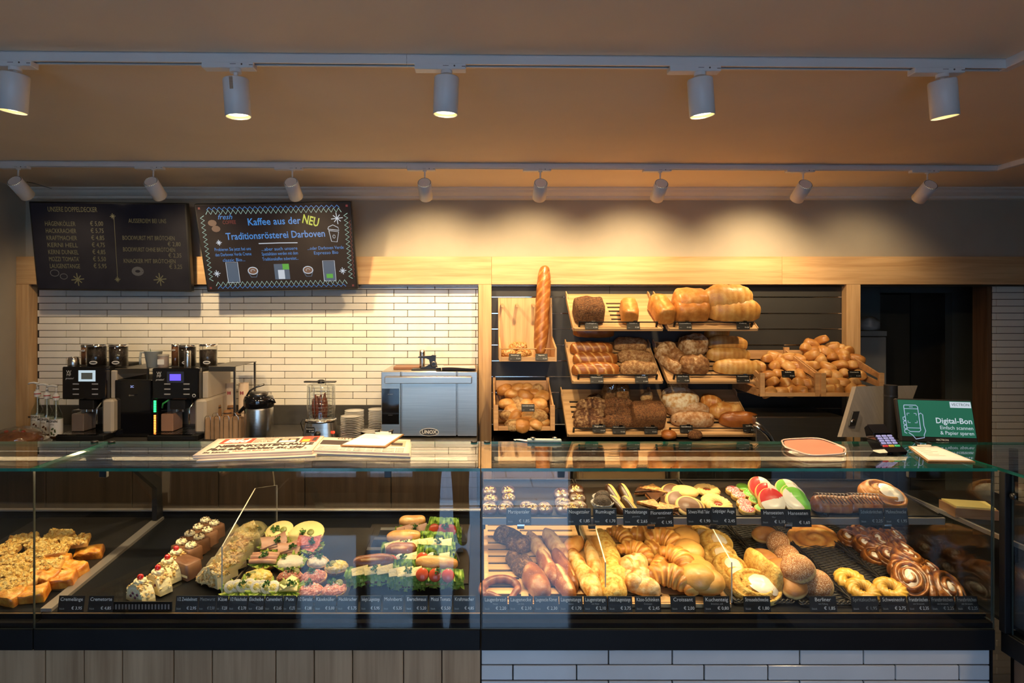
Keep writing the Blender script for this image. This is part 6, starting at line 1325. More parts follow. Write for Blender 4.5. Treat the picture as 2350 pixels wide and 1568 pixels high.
MB().cyl((0, 0, 0), (0, 0, Z(884, 2.5) - 1.0), .0245, n=28).build('post_tube', blackm, t); MB().lathe([(.0255, Z(910, 2.5) - 1.0), (.0255, Z(906, 2.5) - 1.0)], 28).build('post_ring', black, t, fix=False); MB().cyl((0, 0, -.16), (0, 0, -.001), .05, n=24).build('post_base', blackm, t)
cd = T('customer_display', 'customer display with green digital receipt screen', 'screen', P(2152, 1018, 2.42))
q = [P(2058, 914, 2.40), P(2236, 919, 2.38), P(2241, 1019, 2.34), P(2066, 1014, 2.36)]; c = [p - cd.location for p in q]
e1 = (c[1] - c[0] + c[2] - c[3]).normalized(); e2 = (c[0] - c[3] + c[1] - c[2]); e2 = (e2 - e1 * e2.dot(e1)).normalized(); nn = e1.cross(e2); ce = sum(c, V()) / 4
wd = ((c[1] - c[0]).length + (c[2] - c[3]).length) / 2; ht = ((c[0] - c[3]).length + (c[1] - c[2]).length) / 2
Mc = Matrix(((e1.x, e2.x, nn.x, ce.x), (e1.y, e2.y, nn.y, ce.y), (e1.z, e2.z, nn.z, ce.z), (0, 0, 0, 1)))
MB().box((-wd / 2, -ht / 2, -.02), (wd / 2, ht / 2, 0), M=Mc, bev=.004).build('bezel', black, cd); sx, sy0, sy1 = wd / 2 - .006, -ht / 2 + .022, ht / 2 - .006
MB().box((-sx, sy0, .0003), (sx, sy1, .001), M=Mc).build('display', mat('green_screen', (.01, .05, .03), .15, emit=(.012, .085, .055), es=1.1), cd)
m = MB(); lt, li = emit('screen_white_print', (.62, .72, .80), .85), emit('screen_soft_blue_print', (.45, .56, .80), .85); Tz = lambda x, y: Mc @ at(x, y, .0014)
m.text('Digital-Bon', .030, Tz(sx - .006, .000), align='RIGHT', bold=.015).text('Einfach scannen', .0195, Tz(sx - .006, -.026), align='RIGHT').text('& Papier sparen', .0195, Tz(sx - .006, -.046), align='RIGHT')
m.build('screen_lettering', [lt], cd); m = MB().box((sx - .08, sy1 - .026, .0012), (sx - .002, sy1 - .003, .0014), M=Mc); m.build('screen_badge', lt, cd)
MB().text('VECTRON', .0145, Mc @ at(sx - .041, sy1 - .0145, .0018)).build('badge_lettering', mat('navy_print', (.03, .05, .07)), cd); MB().text('VECTRON', .010, Mc @ at(0.01, -ht / 2 + .011, .0006)).build('bezel_lettering', ink, cd)
m = MB(); px0 = -sx + .045
def ol(pts, wdt=.0026): m.strip([(px0 + a, b) for a, b in pts], wdt, 0, Mc, .0015)
ol([(-.024, .058), (.020, .058), (.026, .052), (.026, -.038), (.020, -.044), (-.014, -.044), (-.024, -.036), (-.026, .052), (-.024, .058)]); ol([(-.026, .044), (.026, .044)], .002); ol([(-.024, -.030), (.026, -.030)], .002); ol([(-.006, .051), (.008, .051)], .002)
for a, b in ((-1, 1), (1, 1), (1, -1), (-1, -1)): ol([(a * .017, .008 + b * .010), (a * .017, .008 + b * .018), (a * .008, .008 + b * .018)], .002)
for k in range(4): ol([(-.026, .012 - k * .016), (-.034, .010 - k * .016), (-.034, .000 - k * .016), (-.026, -.003 - k * .016)])
ol([(.026, .022), (.034, .028), (.041, .022), (.040, -.02), (.044, -.04), (.036, -.056), (.036, -.066), (.004, -.072), (-.006, -.058), (-.020, -.048)])
m.build('screen_hand_icon', li, cd); MB().box((-.03, -ht / 2 - .0, -.06), (.03, .0, -.021), M=Mc).box((-.05, .02, -.10), (.05, .06, -.02)).build('display_foot', blackm, cd)
ct = T('card_terminal', 'black card payment terminal with lit keypad on the glass top', 'card terminal', onglass(2042, 1040), (0, 0, .12))
MB().prism([(-.03, .0), (.03, 0), (.06, .03), (.075, .075), (.065, .085), (.0, .03), (-.035, .012)], -.038, .038, M=Matrix(((0, 0, 1, 0), (1, 0, 0, 0), (0, 1, 0, 0), (0, 0, 0, 1)))).build('terminal_body', blackg, ct)
sl_ = math.atan2(.055, .065); Mk = at(0, .0, .0305) @ Matrix.Rotation(sl_, 4, 'X')
MB().box((-.034, .046, -.0005), (.034, .088, .004), M=Mk, bev=.001).build('terminal_screen', blackg, ct)
km = emit('violet_white_key', (.5, .45, .8), .7)
for j in range(4):
    for i in range(3): MB().cbox((-.022 + i * .022, .036 - j * .0105, .002), (.017, .007, .004), M=Mk, bev=.001).build('key', km, ct)
for i, (cn, cc) in enumerate((('red_key', (.8, .02, .02)), ('yellow_key', (.8, .5, .02)), ('green_key', (.03, .6, .15)))): MB().cbox((-.023 + i * .023, -.008, .002), (.019, .008, .004), M=Mk, bev=.001).build('colour_key', emit(cn, cc, .7), ct)
# the customer who takes the picture: seen only mirrored in the front glass
def person():
    me = bpy.data.meshes.new('body'); J = {'pelvis': (0, 0, .95), 'waist': (0, 0, 1.08), 'chest': (0, .0, 1.30), 'neck': (0, .01, 1.46), 'head': (0, .03, 1.58), 'crown': (0, .03, 1.70)}
    R = {'pelvis': .155, 'waist': .14, 'chest': .16, 'neck': .055, 'head': .085, 'crown': .07}; E = [('pelvis', 'waist'), ('waist', 'chest'), ('chest', 'neck'), ('neck', 'head'), ('head', 'crown')]
    for s, n in ((-1, 'l'), (1, 'r')):
        for k, p, r in (('hip', (s * .09, 0, .86), .10), ('thigh', (s * .10, .01, .65), .088), ('knee', (s * .105, .02, .47), .070), ('calf', (s * .11, .01, .30), .066), ('hem', (s * .115, 0, .12), .068), ('ankle', (s * .115, .0, .07), .045), ('toe', (s * .13, .15, .045), .038), ('shoulder', (s * .17, 0, 1.40), .065), ('elbow', (s * .24, .10, 1.18), .048), ('wrist', (s * .10, .30, 1.36), .034), ('palm', (s * .06, .35, 1.40), .034), ('tip', (s * .03, .38, 1.43), .015)): J[k + n] = p; R[k + n] = r
        E += [('pelvis', 'hip' + n), ('hip' + n, 'thigh' + n), ('thigh' + n, 'knee' + n), ('knee' + n, 'calf' + n), ('calf' + n, 'hem' + n), ('hem' + n, 'ankle' + n), ('ankle' + n, 'toe' + n), ('chest', 'shoulder' + n), ('shoulder' + n, 'elbow' + n), ('elbow' + n, 'wrist' + n), ('wrist' + n, 'palm' + n), ('palm' + n, 'tip' + n)]
    ks = list(J); me.from_pydata([J[k] for k in ks], [(ks.index(a), ks.index(b)) for a, b in E], [])
    o = bpy.data.objects.new('body', me); C.objects.link(o); md = o.modifiers.new('skin', 'SKIN'); sv = me.skin_vertices[0].data
    for i, k in enumerate(ks): sv[i].radius = (R[k], R[k]); sv[i].use_root = k == 'pelvis'
    o.modifiers.new('smooth', 'SUBSURF').levels = 2
    bpy.context.view_layer.update(); m2 = bpy.data.meshes.new_from_object(o.evaluated_get(bpy.context.evaluated_depsgraph_get())); bpy.data.objects.remove(o); bpy.data.meshes.remove(me)
    for m in (mat('brown_trousers', (.16, .10, .06), .8, bump=.2), mat('dark_jacket', (.04, .04, .05), .7, bump=.2), mat('skin', (.55, .34, .25), .5), mat('dark_shoes', (.02, .02, .022), .4)): m2.materials.append(m)
    for p in m2.polygons:
        c = p.center; p.material_index = 3 if c.z < .10 else 0 if c.z < .98 else (2 if c.z > 1.45 or (c.y > .29 and c.z > 1.3) else 1); p.use_smooth = True
    t = T('person', 'person in brown trousers and dark jacket standing by the shop door, mirrored in the glass', 'person', (-.27, -.66, 0)); obj('body', m2, t)
    lump(0, .015, 1.655, .092, .10, .09, 3, .1, 10).build('hair', mat('dark_hair', (.03, .02, .015), .6), t)
    for s in (-1, 1): MB().lathe([(0, .012), (.008, .009), (.012, 0)], 10, M=at(s * .033, .118, 1.59) @ Matrix.Rotation(-PI / 2, 4, 'X')).build('eye', porc, t)
    MB().lathe([(0, .03), (.012, .015), (.018, 0)], 10, M=at(0, .112, 1.565) @ Matrix.Rotation(-PI / 2, 4, 'X')).build('nose', bpy.data.materials['skin'], t); MB().box((-.025, .113, 1.522), (.025, .119, 1.53)).build('mouth', mat('lip', (.4, .15, .12)), t)
    return t
person()
# ------------------------------------------------------------------ right case, upper shelf
U = dict(plane='s')
def chocround(px, py, lab, top, grp, seed):
    t = putT('chocolate_round', px, py, .022, lab, 0, 'pastry', grp, tilt=(.42, .04 * math.sin(seed)), lift=.006, **U); r = .0205 if top == 'm' else .0235
    MB().lathe([(0, 0), (r, .0005), (r * 1.06, .007), (r, .013), (r * .8, .0165), (0, .0175)], 26).build('coated_base', f_choc, t, fix=False)
    a = crumbs((-.012, .012, -.010, .010), 24, .0036, seed, lambda x, y: .0172 if x * x + y * y < .00015 else None); a.build('almond_topping', f_flake, t)['kind'] = 'stuff'
G = 'chocolate rounds with almond topping'
for k, (px, py) in enumerate([(1124, 1127), (1126, 1146), (1124, 1164), (1126, 1185), (1166, 1127), (1168, 1143), (1162, 1162), (1160, 1184), (1209, 1163), (1250, 1165), (1255, 1183), (1224, 1187)]):
    chocround(px, py, 'almond topped chocolate round, ' + ['rear one in the column at the joint of the cases', 'second from the rear at the case joint', 'third from the rear at the case joint', 'front one at the joint of the cases', 'rear one in the mirrored daylight', 'second one in the mirrored daylight', 'third one in the mirrored daylight', 'partly behind the first price tag', 'alone in the middle of the first tray', 'on the right of the middle gap, rear of two', 'right of the first price tag, front of two', 'small one beside the first price tag'][k], 'm', G, k + 1)
for k, (px, py) in enumerate([(1321, 1124), (1289, 1134), (1325, 1143), (1291, 1154), (1328, 1163), (1297, 1176), (1320, 1180)]):
    chocround(px, py, 'nougat round with pale chips, ' + ['at the rear corner of the first tray', 'rear of the inner column of nougat rounds', 'second in the outer column of nougat rounds', 'middle of the inner column of nougat rounds', 'third in the outer column of nougat rounds', 'in front of the inner column, beside the second tag', 'mostly hidden by the second price tag'][k], 'n', 'nougat rounds with pale chips', 30 + k)
f_rum = food('chocolate_sprinkles', (.012, .005, .003), (.03, .013, .008), (.12, .08, .05), .45, nscale=200, namt=.6, bump=1, bscale=350)
for k, (px, py) in enumerate([(1383, 1146), (1388, 1166), (1392, 1184)]):
    t = putT('rum_ball', px, py, .045, ['dark sprinkled rum ball in a paper case, rear one', 'dark sprinkled rum ball in a paper case, middle one', 'dark sprinkled rum ball behind its price tag, front one'][k], k, 'pastry', 'rum balls', **U)
    bun(.0235, .042, k, belt=0, top=.35).build('sprinkled_ball', f_rum, t)
    MB().grid(lambda u, v: ((.017 + .012 * v + .0012 * v * math.sin(u * 2 * PI * 18)) * math.cos(2 * PI * u), (.017 + .012 * v + .0012 * v * math.sin(u * 2 * PI * 18)) * math.sin(2 * PI * u), .001 + .024 * v), 72, 3, wu=True).build('paper_case', paper_m, t, fix=False)
for k, (px, py, yw) in enumerate([(1408, 1135, 1.9), (1436, 1134, 1.8), (1421, 1165, 2.0), (1450, 1167, 2.0)]):
    lab = 'almond stick half dipped in chocolate, ' + ['rear one beside the rum balls', 'rear one beside the florentines', 'front one behind the price tags', 'front one next to the florentines'][k]
    t = putT('almond_stick', px, py, .025, lab, yw, 'pastry', 'chocolate dipped almond sticks', tilt=(.5, 0), **U)
    loaf(.075, .028, .026, seed=k, amp=.06, ex=3, base=.5, nl=22, na=14).build('almond_body', f_cookie, t)
    loaf(.076, .022, .0275, seed=k, amp=.05, ex=3, base=.4, nl=22, na=14).build('chocolate_half', f_choc, t, (0, .005, -.0002))
tri = lambda s, k: [(-s, -s * .45), (s, -s * .5), (-s * .1, s * .6)]
for k, (px, py, yw, lift, flip) in enumerate([(1478, 1124, .2, .008, 1), (1500, 1122, -.3, .012, 0), (1500, 1140, .9, .004, 1), (1497, 1158, -.5, .018, 0), (1530, 1150, .5, .0, 1), (1510, 1172, .1, .004, 1), (1548, 1178, -.9, .0, 1), (1545, 1192, .3, .012, 0)]):
    t = putT('florentine', px, py, .012, ['florentine showing its chocolate underside at the rear corner', 'florentine with nut side up at the rear', 'florentine lying chocolate side up in the middle', 'large florentine with glossy nut side up in the middle', 'florentine chocolate side up beside the round cookies', 'florentine chocolate side up behind the florentine tag', 'florentine chocolate side up near the cookie tag', 'florentine edge of nuts peeping out beside the cookie tag'][k], yw, 'pastry', 'triangular florentines', lift=lift, tilt=(.12, .05), **U)
    s = .039; slabmesh(tri(s, k), .005, k, .0004).build('chocolate_side', f_choc, t, (0, 0, .0062 if flip else 0)); slabmesh(tri(s * 1.02, k), .006, k, .002).build('nut_side', f_nut, t, (0, 0, 0 if flip else .0052))
for k, (px, py, lift, tl) in enumerate([(1544, 1132, .0, .5), (1556, 1150, .004, .6), (1572, 1128, .022, .0)]):
    t = putT('sandwich_cookie', px, py, .02, ['chocolate faced cookie leaning at the rear of the cookie row', 'chocolate faced cookie leaning behind the pale one', 'pale yellow round cookie lying on top of the chocolate faced cookies'][k], 0, 'pastry', 'round black and white cookies', lift=lift, tilt=(tl, 0), **U)
    MB().lathe([(0, 0), (.035, .0), (.038, .006), (.034, .0135), (.02, .016), (0, .017)], 30, tone=.7).build('cookie', f_cookie, t, fix=False)
    if k < 2: MB().lathe([(.031, .0142), (.025, .0165), (0, .018)], 26).build('chocolate_face', f_chocr, t, fix=False)
for k, (px, py) in enumerate([(1588, 1165), (1592, 1178)]):
    t = putT('sandwich_cookie', px, py, .012, ['chocolate faced cookie flat in the middle of the cookie row', 'front chocolate faced cookie behind its tag'][k], 0, 'pastry', 'round black and white cookies', lift=.004 + .01 * k, tilt=(.45, 0), **U)
    MB().lathe([(0, 0), (.033, .0), (.036, .005), (.033, .011), (0, .0115)], 30, tone=.7).build('cookie', f_cookie, t, fix=False); MB().lathe([(.029, .0116), (.027, .0135), (0, .0145)], 26).build('chocolate_face', f_chocr, t, fix=False)
f_jam = mat('red_jam', (.30, .03, .015), .15, coat=.5)
for k, (px, py, yw, tl) in enumerate([(1622, 1126, 0, .05), (1640, 1154, .3, .25), (1668, 1180, .3, .2)]):
    t = putT('jam_eye_cookie', px, py, .02, ['piped ring cookie with red jam eye, rear one', 'piped ring cookie with red jam eye, middle one tilted forwards', 'piped ring cookie mostly behind its price tag'][k], yw, 'pastry', 'jam eye cookies', lift=.004 * k, tilt=(tl, 0), **U)
    ringroll(.024, .0135, k, 9, 3.0, .12, .62, .75).build('piped_ring', f_cookie, t); MB().lathe([(0, .012), (.011, .012), (.012, .008)], 18).build('jam', f_jam, t, fix=False)
red_i = food('red_icing', (.50, .02, .02), (.66, .05, .045), (.74, .16, .13), .22, namt=.1, bump=.05, coat=.3); grn_i = food('green_icing', (.12, .42, .02), (.20, .58, .05), (.40, .70, .20), .22, namt=.1, bump=.05, coat=.3); wht_i = food('cream_icing', (.74, .66, .50), (.82, .77, .64), (.86, .83, .74), .22, namt=.1, bump=.05, coat=.3)
pnk_s = food('pink_icing_with_sprinkles', (.55, .05, .07), (.68, .10, .12), (.76, .26, .26), .5, bump=.7, bscale=250, speck=(.85, .78, .74), sscale=330, samt=.52); grn_s = food('green_icing_with_sprinkles', (.08, .38, .03), (.16, .50, .06), (.3, .6, .16), .4, bump=.5, bscale=250, speck=(.82, .82, .7), sscale=330, samt=.60)
def icedmini(px, py, m, lab, seed, grp):
    t = putT('iced_cookie', px, py, .018, lab, seed, 'pastry', grp, tilt=(.15, 0), **U)
    MB().lathe([(0, 0), (.0185, 0), (.0205, .004), (.019, .008), (.0205, .011), (.019, .0145), (0, .015)], 22, tone=.5).build('cookie_sandwich', f_cookie, t, fix=False); MB().lathe([(.0185, .0146), (.016, .0175), (0, .0185)], 22).build('icing', m, t, fix=False)
for k, (px, py) in enumerate([(1681, 1128), (1694, 1140), (1707, 1158), (1716, 1174), (1732, 1190)]): icedmini(px, py, pnk_s, 'small cookie with pink sprinkled icing, ' + ['rearmost', 'second from the rear', 'third from the rear', 'fourth, beside the biscuit tag', 'frontmost, half under the biscuit tag'][k], k, 'small pink iced cookies')
for k, (px, py) in enumerate([(1704, 1122), (1720, 1137), (1734, 1152), (1748, 1171)]): icedmini(px, py, grn_s if k else grn_i, 'small cookie with green icing, ' + ['rearmost and plain', 'second, touching the red and white biscuits', 'third, beside a pink one', 'frontmost, behind the biscuit tag'][k], k + 9, 'small green iced cookies')
def hanse(px, py, c, lab, grp, lift, yaw, tilt, seed, split=0.0):
    t = putT('two_coloured_biscuit', px, py, .022, lab, yaw, 'pastry', grp, lift=lift, tilt=(tilt, 0), **U); r = .036; t.scale = (1.25, 1.2, .9)
    MB().lathe([(0, 0), (r * .92, 0), (r, .004), (r * .97, .008), (r, .011), (r * .95, .015), (0, .0155)], 32, tone=.5).build('biscuit', f_cookie, t, fix=False)
    for s, m, n in ((1, c, 'coloured_icing'), (-1, wht_i, 'white_icing')):
        def fn(u, v):
            a = PI * u * s; q = r * .95 * v; y = q * math.sin(a); x = q * math.cos(a)
            return (x + split * r * (1 - v) , y, .0157 + .0035 * (1 - v ** 6))
        MB().grid(fn, 20, 6).build(n, m, t, (0, 0, 0), (0, 0, 0))
GH = 'red and white iced biscuits'
for k, (px, py, lf, tl, yw) in enumerate([(1744, 1116, .054, .7, 1.5), (1760, 1131, .047, .75, 1.35), (1774, 1147, .040, .8, .25), (1787, 1162, .034, .85, .1), (1799, 1178, .028, .9, -.3)]):
    hanse(px, py, red_i, 'round biscuit iced half red half white, ' + ['rearmost and highest of the red row', 'second of the red row, white half up', 'middle of the red row', 'fourth of the red row', 'front of the red row behind the tag'][k], GH, lf, yw, tl, k)
GH = 'green and white iced biscuits'
for k, (px, py, lf, tl, yw) in enumerate([(1806, 1122, .052, .7, 1.7), (1819, 1135, .046, .75, 1.9), (1832, 1149, .041, .8, -1.0), (1844, 1162, .035, .85, -1.2), (1856, 1175, .030, .9, -1.3), (1870, 1187, .024, .9, -1.4)]):
    hanse(px, py, grn_i, 'round biscuit iced half green half white, ' + ['rearmost of the green row', 'second of the green row with white half up', 'third of the green row', 'fourth of the green row', 'fifth of the green row', 'front of the green row, leaning over the tag'][k], GH, lf, yw, tl, k)
drz = food('pastry_with_chocolate_lines', (.16, .04, .012), (.34, .12, .03), (.52, .26, .08), .35, nscale=50, namt=.25, coat=.3, bump=.3)
for k, (px, py, l) in enumerate([(1934, 1178, .096), (2012, 1180, .088)]):
    t = putT('chocolate_roll', px, py, .05, ['brown chocolate pastry roll with dark drizzle lines', 'nut-sprinkled chocolate pastry roll half hidden by its tag'][k], -.08, 'pastry', **U)
    loaf(l, .058, .045, seed=k, ex=7, ridge=(3, .06), base=.5).build('pastry_body', drz, t); m = MB(); r = random.Random(k)
    for j in range(9): x = -l * .42 + j * l * .1; m.tube([(x + (.012 if q % 2 else 0) * (q / 6) , .03 * math.cos(q * PI / 6) * 1.0, .006 + .0445 * math.sin(q * PI / 6) ** .7) for q in range(1, 6)], .0011, n=5)
    m.build('drizzle', f_choc, t); MB().lathe([(0, .0), (.012, 0)], 14, M=at(-l * .5 + .002, 0, .022) @ Matrix.Rotation(-PI / 2, 4, 'Y')).build('filling', f_choc, t)
def iced_spiral(name, px, py, W, D_, H, lab, yaw, body, plane='d', tilt=(0, 0), lift=.001, patch=(.1, 0, .6), cr=60, seed=0, grp=None, hh=None):
    t = putT(name, px, py, hh or H, lab, yaw, 'pastry', grp, lift=lift, plane=plane, tilt=tilt)
    scroll(W, D_, H, seed).build('spiral_body', body, t)
    if cr:
        c = crumbs((-W * .45, W * .45, -D_ * .45, D_ * .45), cr, .006, seed, lambda x, y: H * (.78 - .5 * ((x / W * 2) ** 2 + (y / D_ * 2) ** 2) ** 1.5) if (x / W * 2) ** 2 + (y / D_ * 2) ** 2 < .85 else None); c.build('crumble_topping', f_strs, t)['kind'] = 'stuff'
    if patch:
        px_, py_, s = patch; n0 = seed * 1.7
        def fn(u, v):
            a = 2 * PI * u; q = v * (1 + .22 * noise.noise(V((math.cos(a) * 1.5, math.sin(a) * 1.5, n0)))); x = px_ * W + W / 2 * s * q * math.cos(a); y = py_ * D_ + D_ / 2 * s * q * math.sin(a)
            d = (x / W * 2) ** 2 + (y / D_ * 2) ** 2
            return (V((x, y, H * (.88 - .42 * min(1.2, d) ** 2) + .0045 * (1 - v ** 5) + .002 * noise.noise(V((x * 80, y * 80, n0))))), .6)
        MB().grid(fn, 36, 9, wu=True).build('sugar_icing', f_icing, t)
    return t
iced_spiral('poppy_spiral', 2066, 1157, .118, .10, .045, 'large poppy seed spiral with crumble and thick white icing', -.3, f_crois, 's', (.35, .15), .02, (.12, -.02, .62), 50, 3, hh=.06)
SPL = [(1162, 1219, 1168, 1206, 1.9, 'Marzipantaler', '€ 1,85', 'Marzipantaler'), (1302, 1357, 1168, 1206, 1.9, 'Nougattaler', '€ 1,85', 'Nougattaler'), (1362, 1416, 1168, 1206, 1.9, 'Rumkugel', '€ 1,70', 'Rumkugel'), (1431, 1490, 1168, 1207, 1.9, 'Mandelstange', '€ 2,65', 'Mandelstange'), (1490, 1547, 1170, 1210, 1.9, 'Florentiner', '€ 1,95', 'Florentiner'), (1577, 1634, 1168, 1206, 0, 'Schwarz-Weiß Taler', '€ 1,90', 'Schwarz-Weiß Taler'), (1634, 1690, 1166, 1206, 0, 'Leipziger Auge', '€ 2,45', 'Leipziger Auge'), (1748, 1806, 1170, 1208, 0, 'Hanseaten', '€ 1,10', 'Hanseaten mini'), (1804, 1863, 1171, 1210, 0, 'Hanseaten', '€ 1,60', 'Hanseaten without Mini'), (1974, 2030, 1168, 1206, 0, 'Schokobrötchen', '€ 2,25', 'Schokobrötchen'), (2032, 2086, 1168, 1206, 0, 'Mohnschnecke', '€ 1,95', 'Mohnschnecke')]
for a, b, c, d, _, nm, pr, lb in SPL: tagcard(nm, pr, a, b, c, d, 2.098, 'black upper shelf price tag lettered ' + lb, yaw={'Florentiner': .06, 'Leipziger Auge': -.07}.get(nm, 0), lean=.15, size=.0165, sub={'Mandelstange': 'glutenfrei', 'Florentiner': 'glutenfrei', 'Hanseaten': 'Mini' if pr == '€ 1,10' else ''}.get(nm, ''), dim=0 if nm in ('Schokobrötchen', 'Mohnschnecke') else 1)
for k, px in enumerate([1195, 1358, 1493, 1636, 1808, 2035]):
    t = T('tag_clip', 'chrome clip holding the price tags, ' + ordn[k] + ' along the upper shelf rail from the case joint', 'clip', (X(px, 2.095), 2.090, Z(1212, 2.09)), group='chrome tag clips'); MB().box((-.013, -.002, .006), (.013, .004, .013), bev=.0008).build('clip_jaw', chrome, t); MB().box((-.012, .0, -.004), (.012, .0125, .0055), bev=.0008).build('clip_foot', black, t)
# ------------------------------------------------------------------ right case, deck
def stick(name, m, p0, p1, w_, h, lab, grp=None, seed=0, lift=BH, **k):
    """long piece lying on the deck between two picture points"""
    a, b = D(p0[0], p0[1], h, lift), D(p1[0], p1[1], h, lift); d = b - a; L_ = d.length; c = (a + b) / 2; e = d.normalized(); n = V((0, -math.sin(DA), math.cos(DA))); y = n.cross(e).normalized(); n = e.cross(y)
    o = loaf(L_, w_, h, nl=k.pop('nl', 40), na=20, seed=seed, **k).build(name, m, None, c); o.rotation_euler = Matrix((e, y, n)).transposed().to_euler(); return (keep(o, 'd'), tag(o, lab, 'pastry', grp))[1]
GL = 'lye bread sticks'
def pretzel(px, py, lab):
    t = putT('pretzel', px, py, .03, lab, 3.4, lift=.008, tilt=(.15, 0)); pts = []
    for k in range(60):
        f = k / 59 * 2 - 1; a = f * 2.75; pts.append((.062 * math.sin(a) * (1 - .35 * max(0, abs(f) - .72) / .28 * 1), -.05 * math.cos(a) + (.075 * max(0, (abs(f) - .8)) if abs(f) > .8 else 0), .016 + (.012 if f > .78 else 0)))
    MB().tube(pts, [.013 * (1 - .45 * abs(k / 59 * 2 - 1) ** 2) + .002 for k in range(60)], n=14, tone=[.25 + .15 * math.sin(k) for k in range(60)]).build('dough_loop', f_laug, t); return t
pretzel(1148, 1364, 'lye pretzel at the front by the joint of the cases')
stick('poppy_corner', f_poppy, (1142, 1219), (1190, 1238), .09, .055, 'dark poppy-crusted corner at the rear of the slotted board', None, 1, amp=.08, ex=4)
stick('poppy_corner', f_poppy, (1168, 1238), (1215, 1252), .085, .06, 'dark poppy-crusted corner with a pale torn end', None, 2, amp=.09, ex=4, cuts=[(.4, -.4, .9, .5, .14, .9)])
stick('seeded_lye_stick', f_poppy, (1168, 1268), (1206, 1315), .06, .05, 'dark seeded lye stick, upper one in the mirrored daylight', 'seeded lye sticks', 3, amp=.07, cuts=[(-.7, -.2, .6, .4, .08, .8)])
stick('seeded_lye_stick', f_poppy, (1200, 1272), (1226, 1348), .062, .052, 'dark seeded lye stick between two others', 'seeded lye sticks', 4, amp=.07, cuts=[(-.6, .2, .5, -.2, .07, .7)])
stick('seeded_lye_stick', f_laug, (1216, 1312), (1252, 1385), .085, .06, 'salted lye stick at the front behind the blue shaded tags', 'seeded lye sticks', 5, amp=.06)
stick('lye_stick', f_laug, (1212, 1222), (1262, 1290), .056, .048, 'long smooth lye stick, rear one, golden end up', GL, 6, base=.75)
stick('lye_stick', f_laug, (1238, 1262), (1278, 1335), .060, .052, 'long smooth lye stick, second, with pale opening', GL, 7, base=.5, cuts=[(-.8, -.1, .2, .1, .16, .95)])
stick('lye_stick', f_laug, (1250, 1216), (1300, 1280), .062, .05, 'split lye stick with wide pale opening at the rear', GL, 8, base=.7, cuts=[(-.8, .0, .6, .1, .2, 1)])
stick('lye_stick', f_laug, (1272, 1262), (1322, 1345), .056, .052, 'dark lye stick with seam, in front of the split one', GL, 9, base=.3, cuts=[(-.5, .1, .7, .2, .10, .9)])
stick('lye_stick', f_laug, (1276, 1310), (1318, 1384), .062, .052, 'lye stick with pale seam at the front tags', GL, 10, base=.45, cuts=[(-.8, 0, .8, .1, .10, 1)])
stick('cheese_bun_end', f_gold, (1296, 1262), (1334, 1238), .06, .055, 'golden rolled bun with a pale ring end, lying across', None, 11, base=.6, endcut=.03)
f_chst = food('blistered_cheese_stick', (.40, .11, .02), (.72, .42, .12), (.85, .66, .34), .5, nscale=35, namt=.7, bump=.5, bscale=100)
stick('cheese_stick', f_chst, (1312, 1262), (1345, 1330), .06, .05, 'browned cheese stick, rear one beside the ring bun', 'browned cheese sticks', 12, amp=.09); stick('cheese_stick', f_chst, (1330, 1300), (1376, 1380), .07, .055, 'browned cheese stick, front one before the acrylic divider', 'browned cheese sticks', 13, amp=.09, base=.65)
stick('cheese_stick', f_chst, (1350, 1240), (1372, 1330), .05, .048, 'pale cheese stick directly behind the divider', 'browned cheese sticks', 14, amp=.08, base=.7)
for k, (p0, p1, w_, lab) in enumerate([((1374, 1218), (1412, 1300), .085, 'cheese-covered snack stick, rear one'), ((1392, 1275), (1428, 1345), .09, 'cheese-covered snack stick, middle one'), ((1400, 1325), (1428, 1398), .095, 'cheese-covered snack stick, front one behind its tag')]): stick('snack_stick', f_cheese, p0, p1, w_, .06, lab, 'cheese-covered snack sticks', 20 + k, amp=.07, base=.7)
cm4 = [croissant(.046, .030, k, 7).mesh('croissant', f_crois) for k in range(4)]
for k, (px, py, yw, lf, sc, lab) in enumerate([(1428, 1226, 2.2, .0, .95, 'croissant at the rear beside the cheese sticks'), (1478, 1224, .2, .0, 1.1, 'croissant at the rear middle under the shelf'), (1463, 1262, 2.5, .015, 1.05, 'croissant curling down in front of the rear one'), (1500, 1250, .9, .005, 1.0, 'croissant between two others in the middle'), (1532, 1238, 2.4, .03, 1.2, 'big croissant draped over the middle of the heap'), (1556, 1222, .3, .0, 1.05, 'croissant near the smooth rolls at the rear'), (1560, 1283, 2.0, .04, 1.15, 'dark ridged croissant pointing to the front'), (1514, 1298, 1.0, .01, .95, 'small croissant half hidden in the middle'), (1548, 1342, 2.7, .012, 1.3, 'large broad croissant at the front above its tag')]):
    put('croissant', cm4[k % 4], None, px, py, .055, lab, yw, 'croissant', 'butter croissants', BH + lf, scale=sc, tilt=(.25, 0))
f_hc = food('ham_cheese_pastry', (.34, .10, .02), (.64, .35, .11), (.84, .66, .38), .45, nscale=40, namt=.55, bump=.4, bscale=90)
for k, (px, py, yw, l, lab) in enumerate([(1452, 1292, .5, .12, 'filled cheese pastry with dark hole, rear one'), (1468, 1325, .7, .13, 'filled cheese pastry in the middle'), (1480, 1366, -.7, .15, 'filled cheese pastry at the front above its tag')]): put('cheese_pastry', loaf(l, .085, .06, seed=k + 5, ridge=(4, .06), amp=.09, base=.55, cuts=[(-.3, -.6, .5, .2, .12, .9)]), f_hc, px, py, .06, lab, yw, 'pastry', 'filled cheese pastries', BH + .01 * (2 - k))
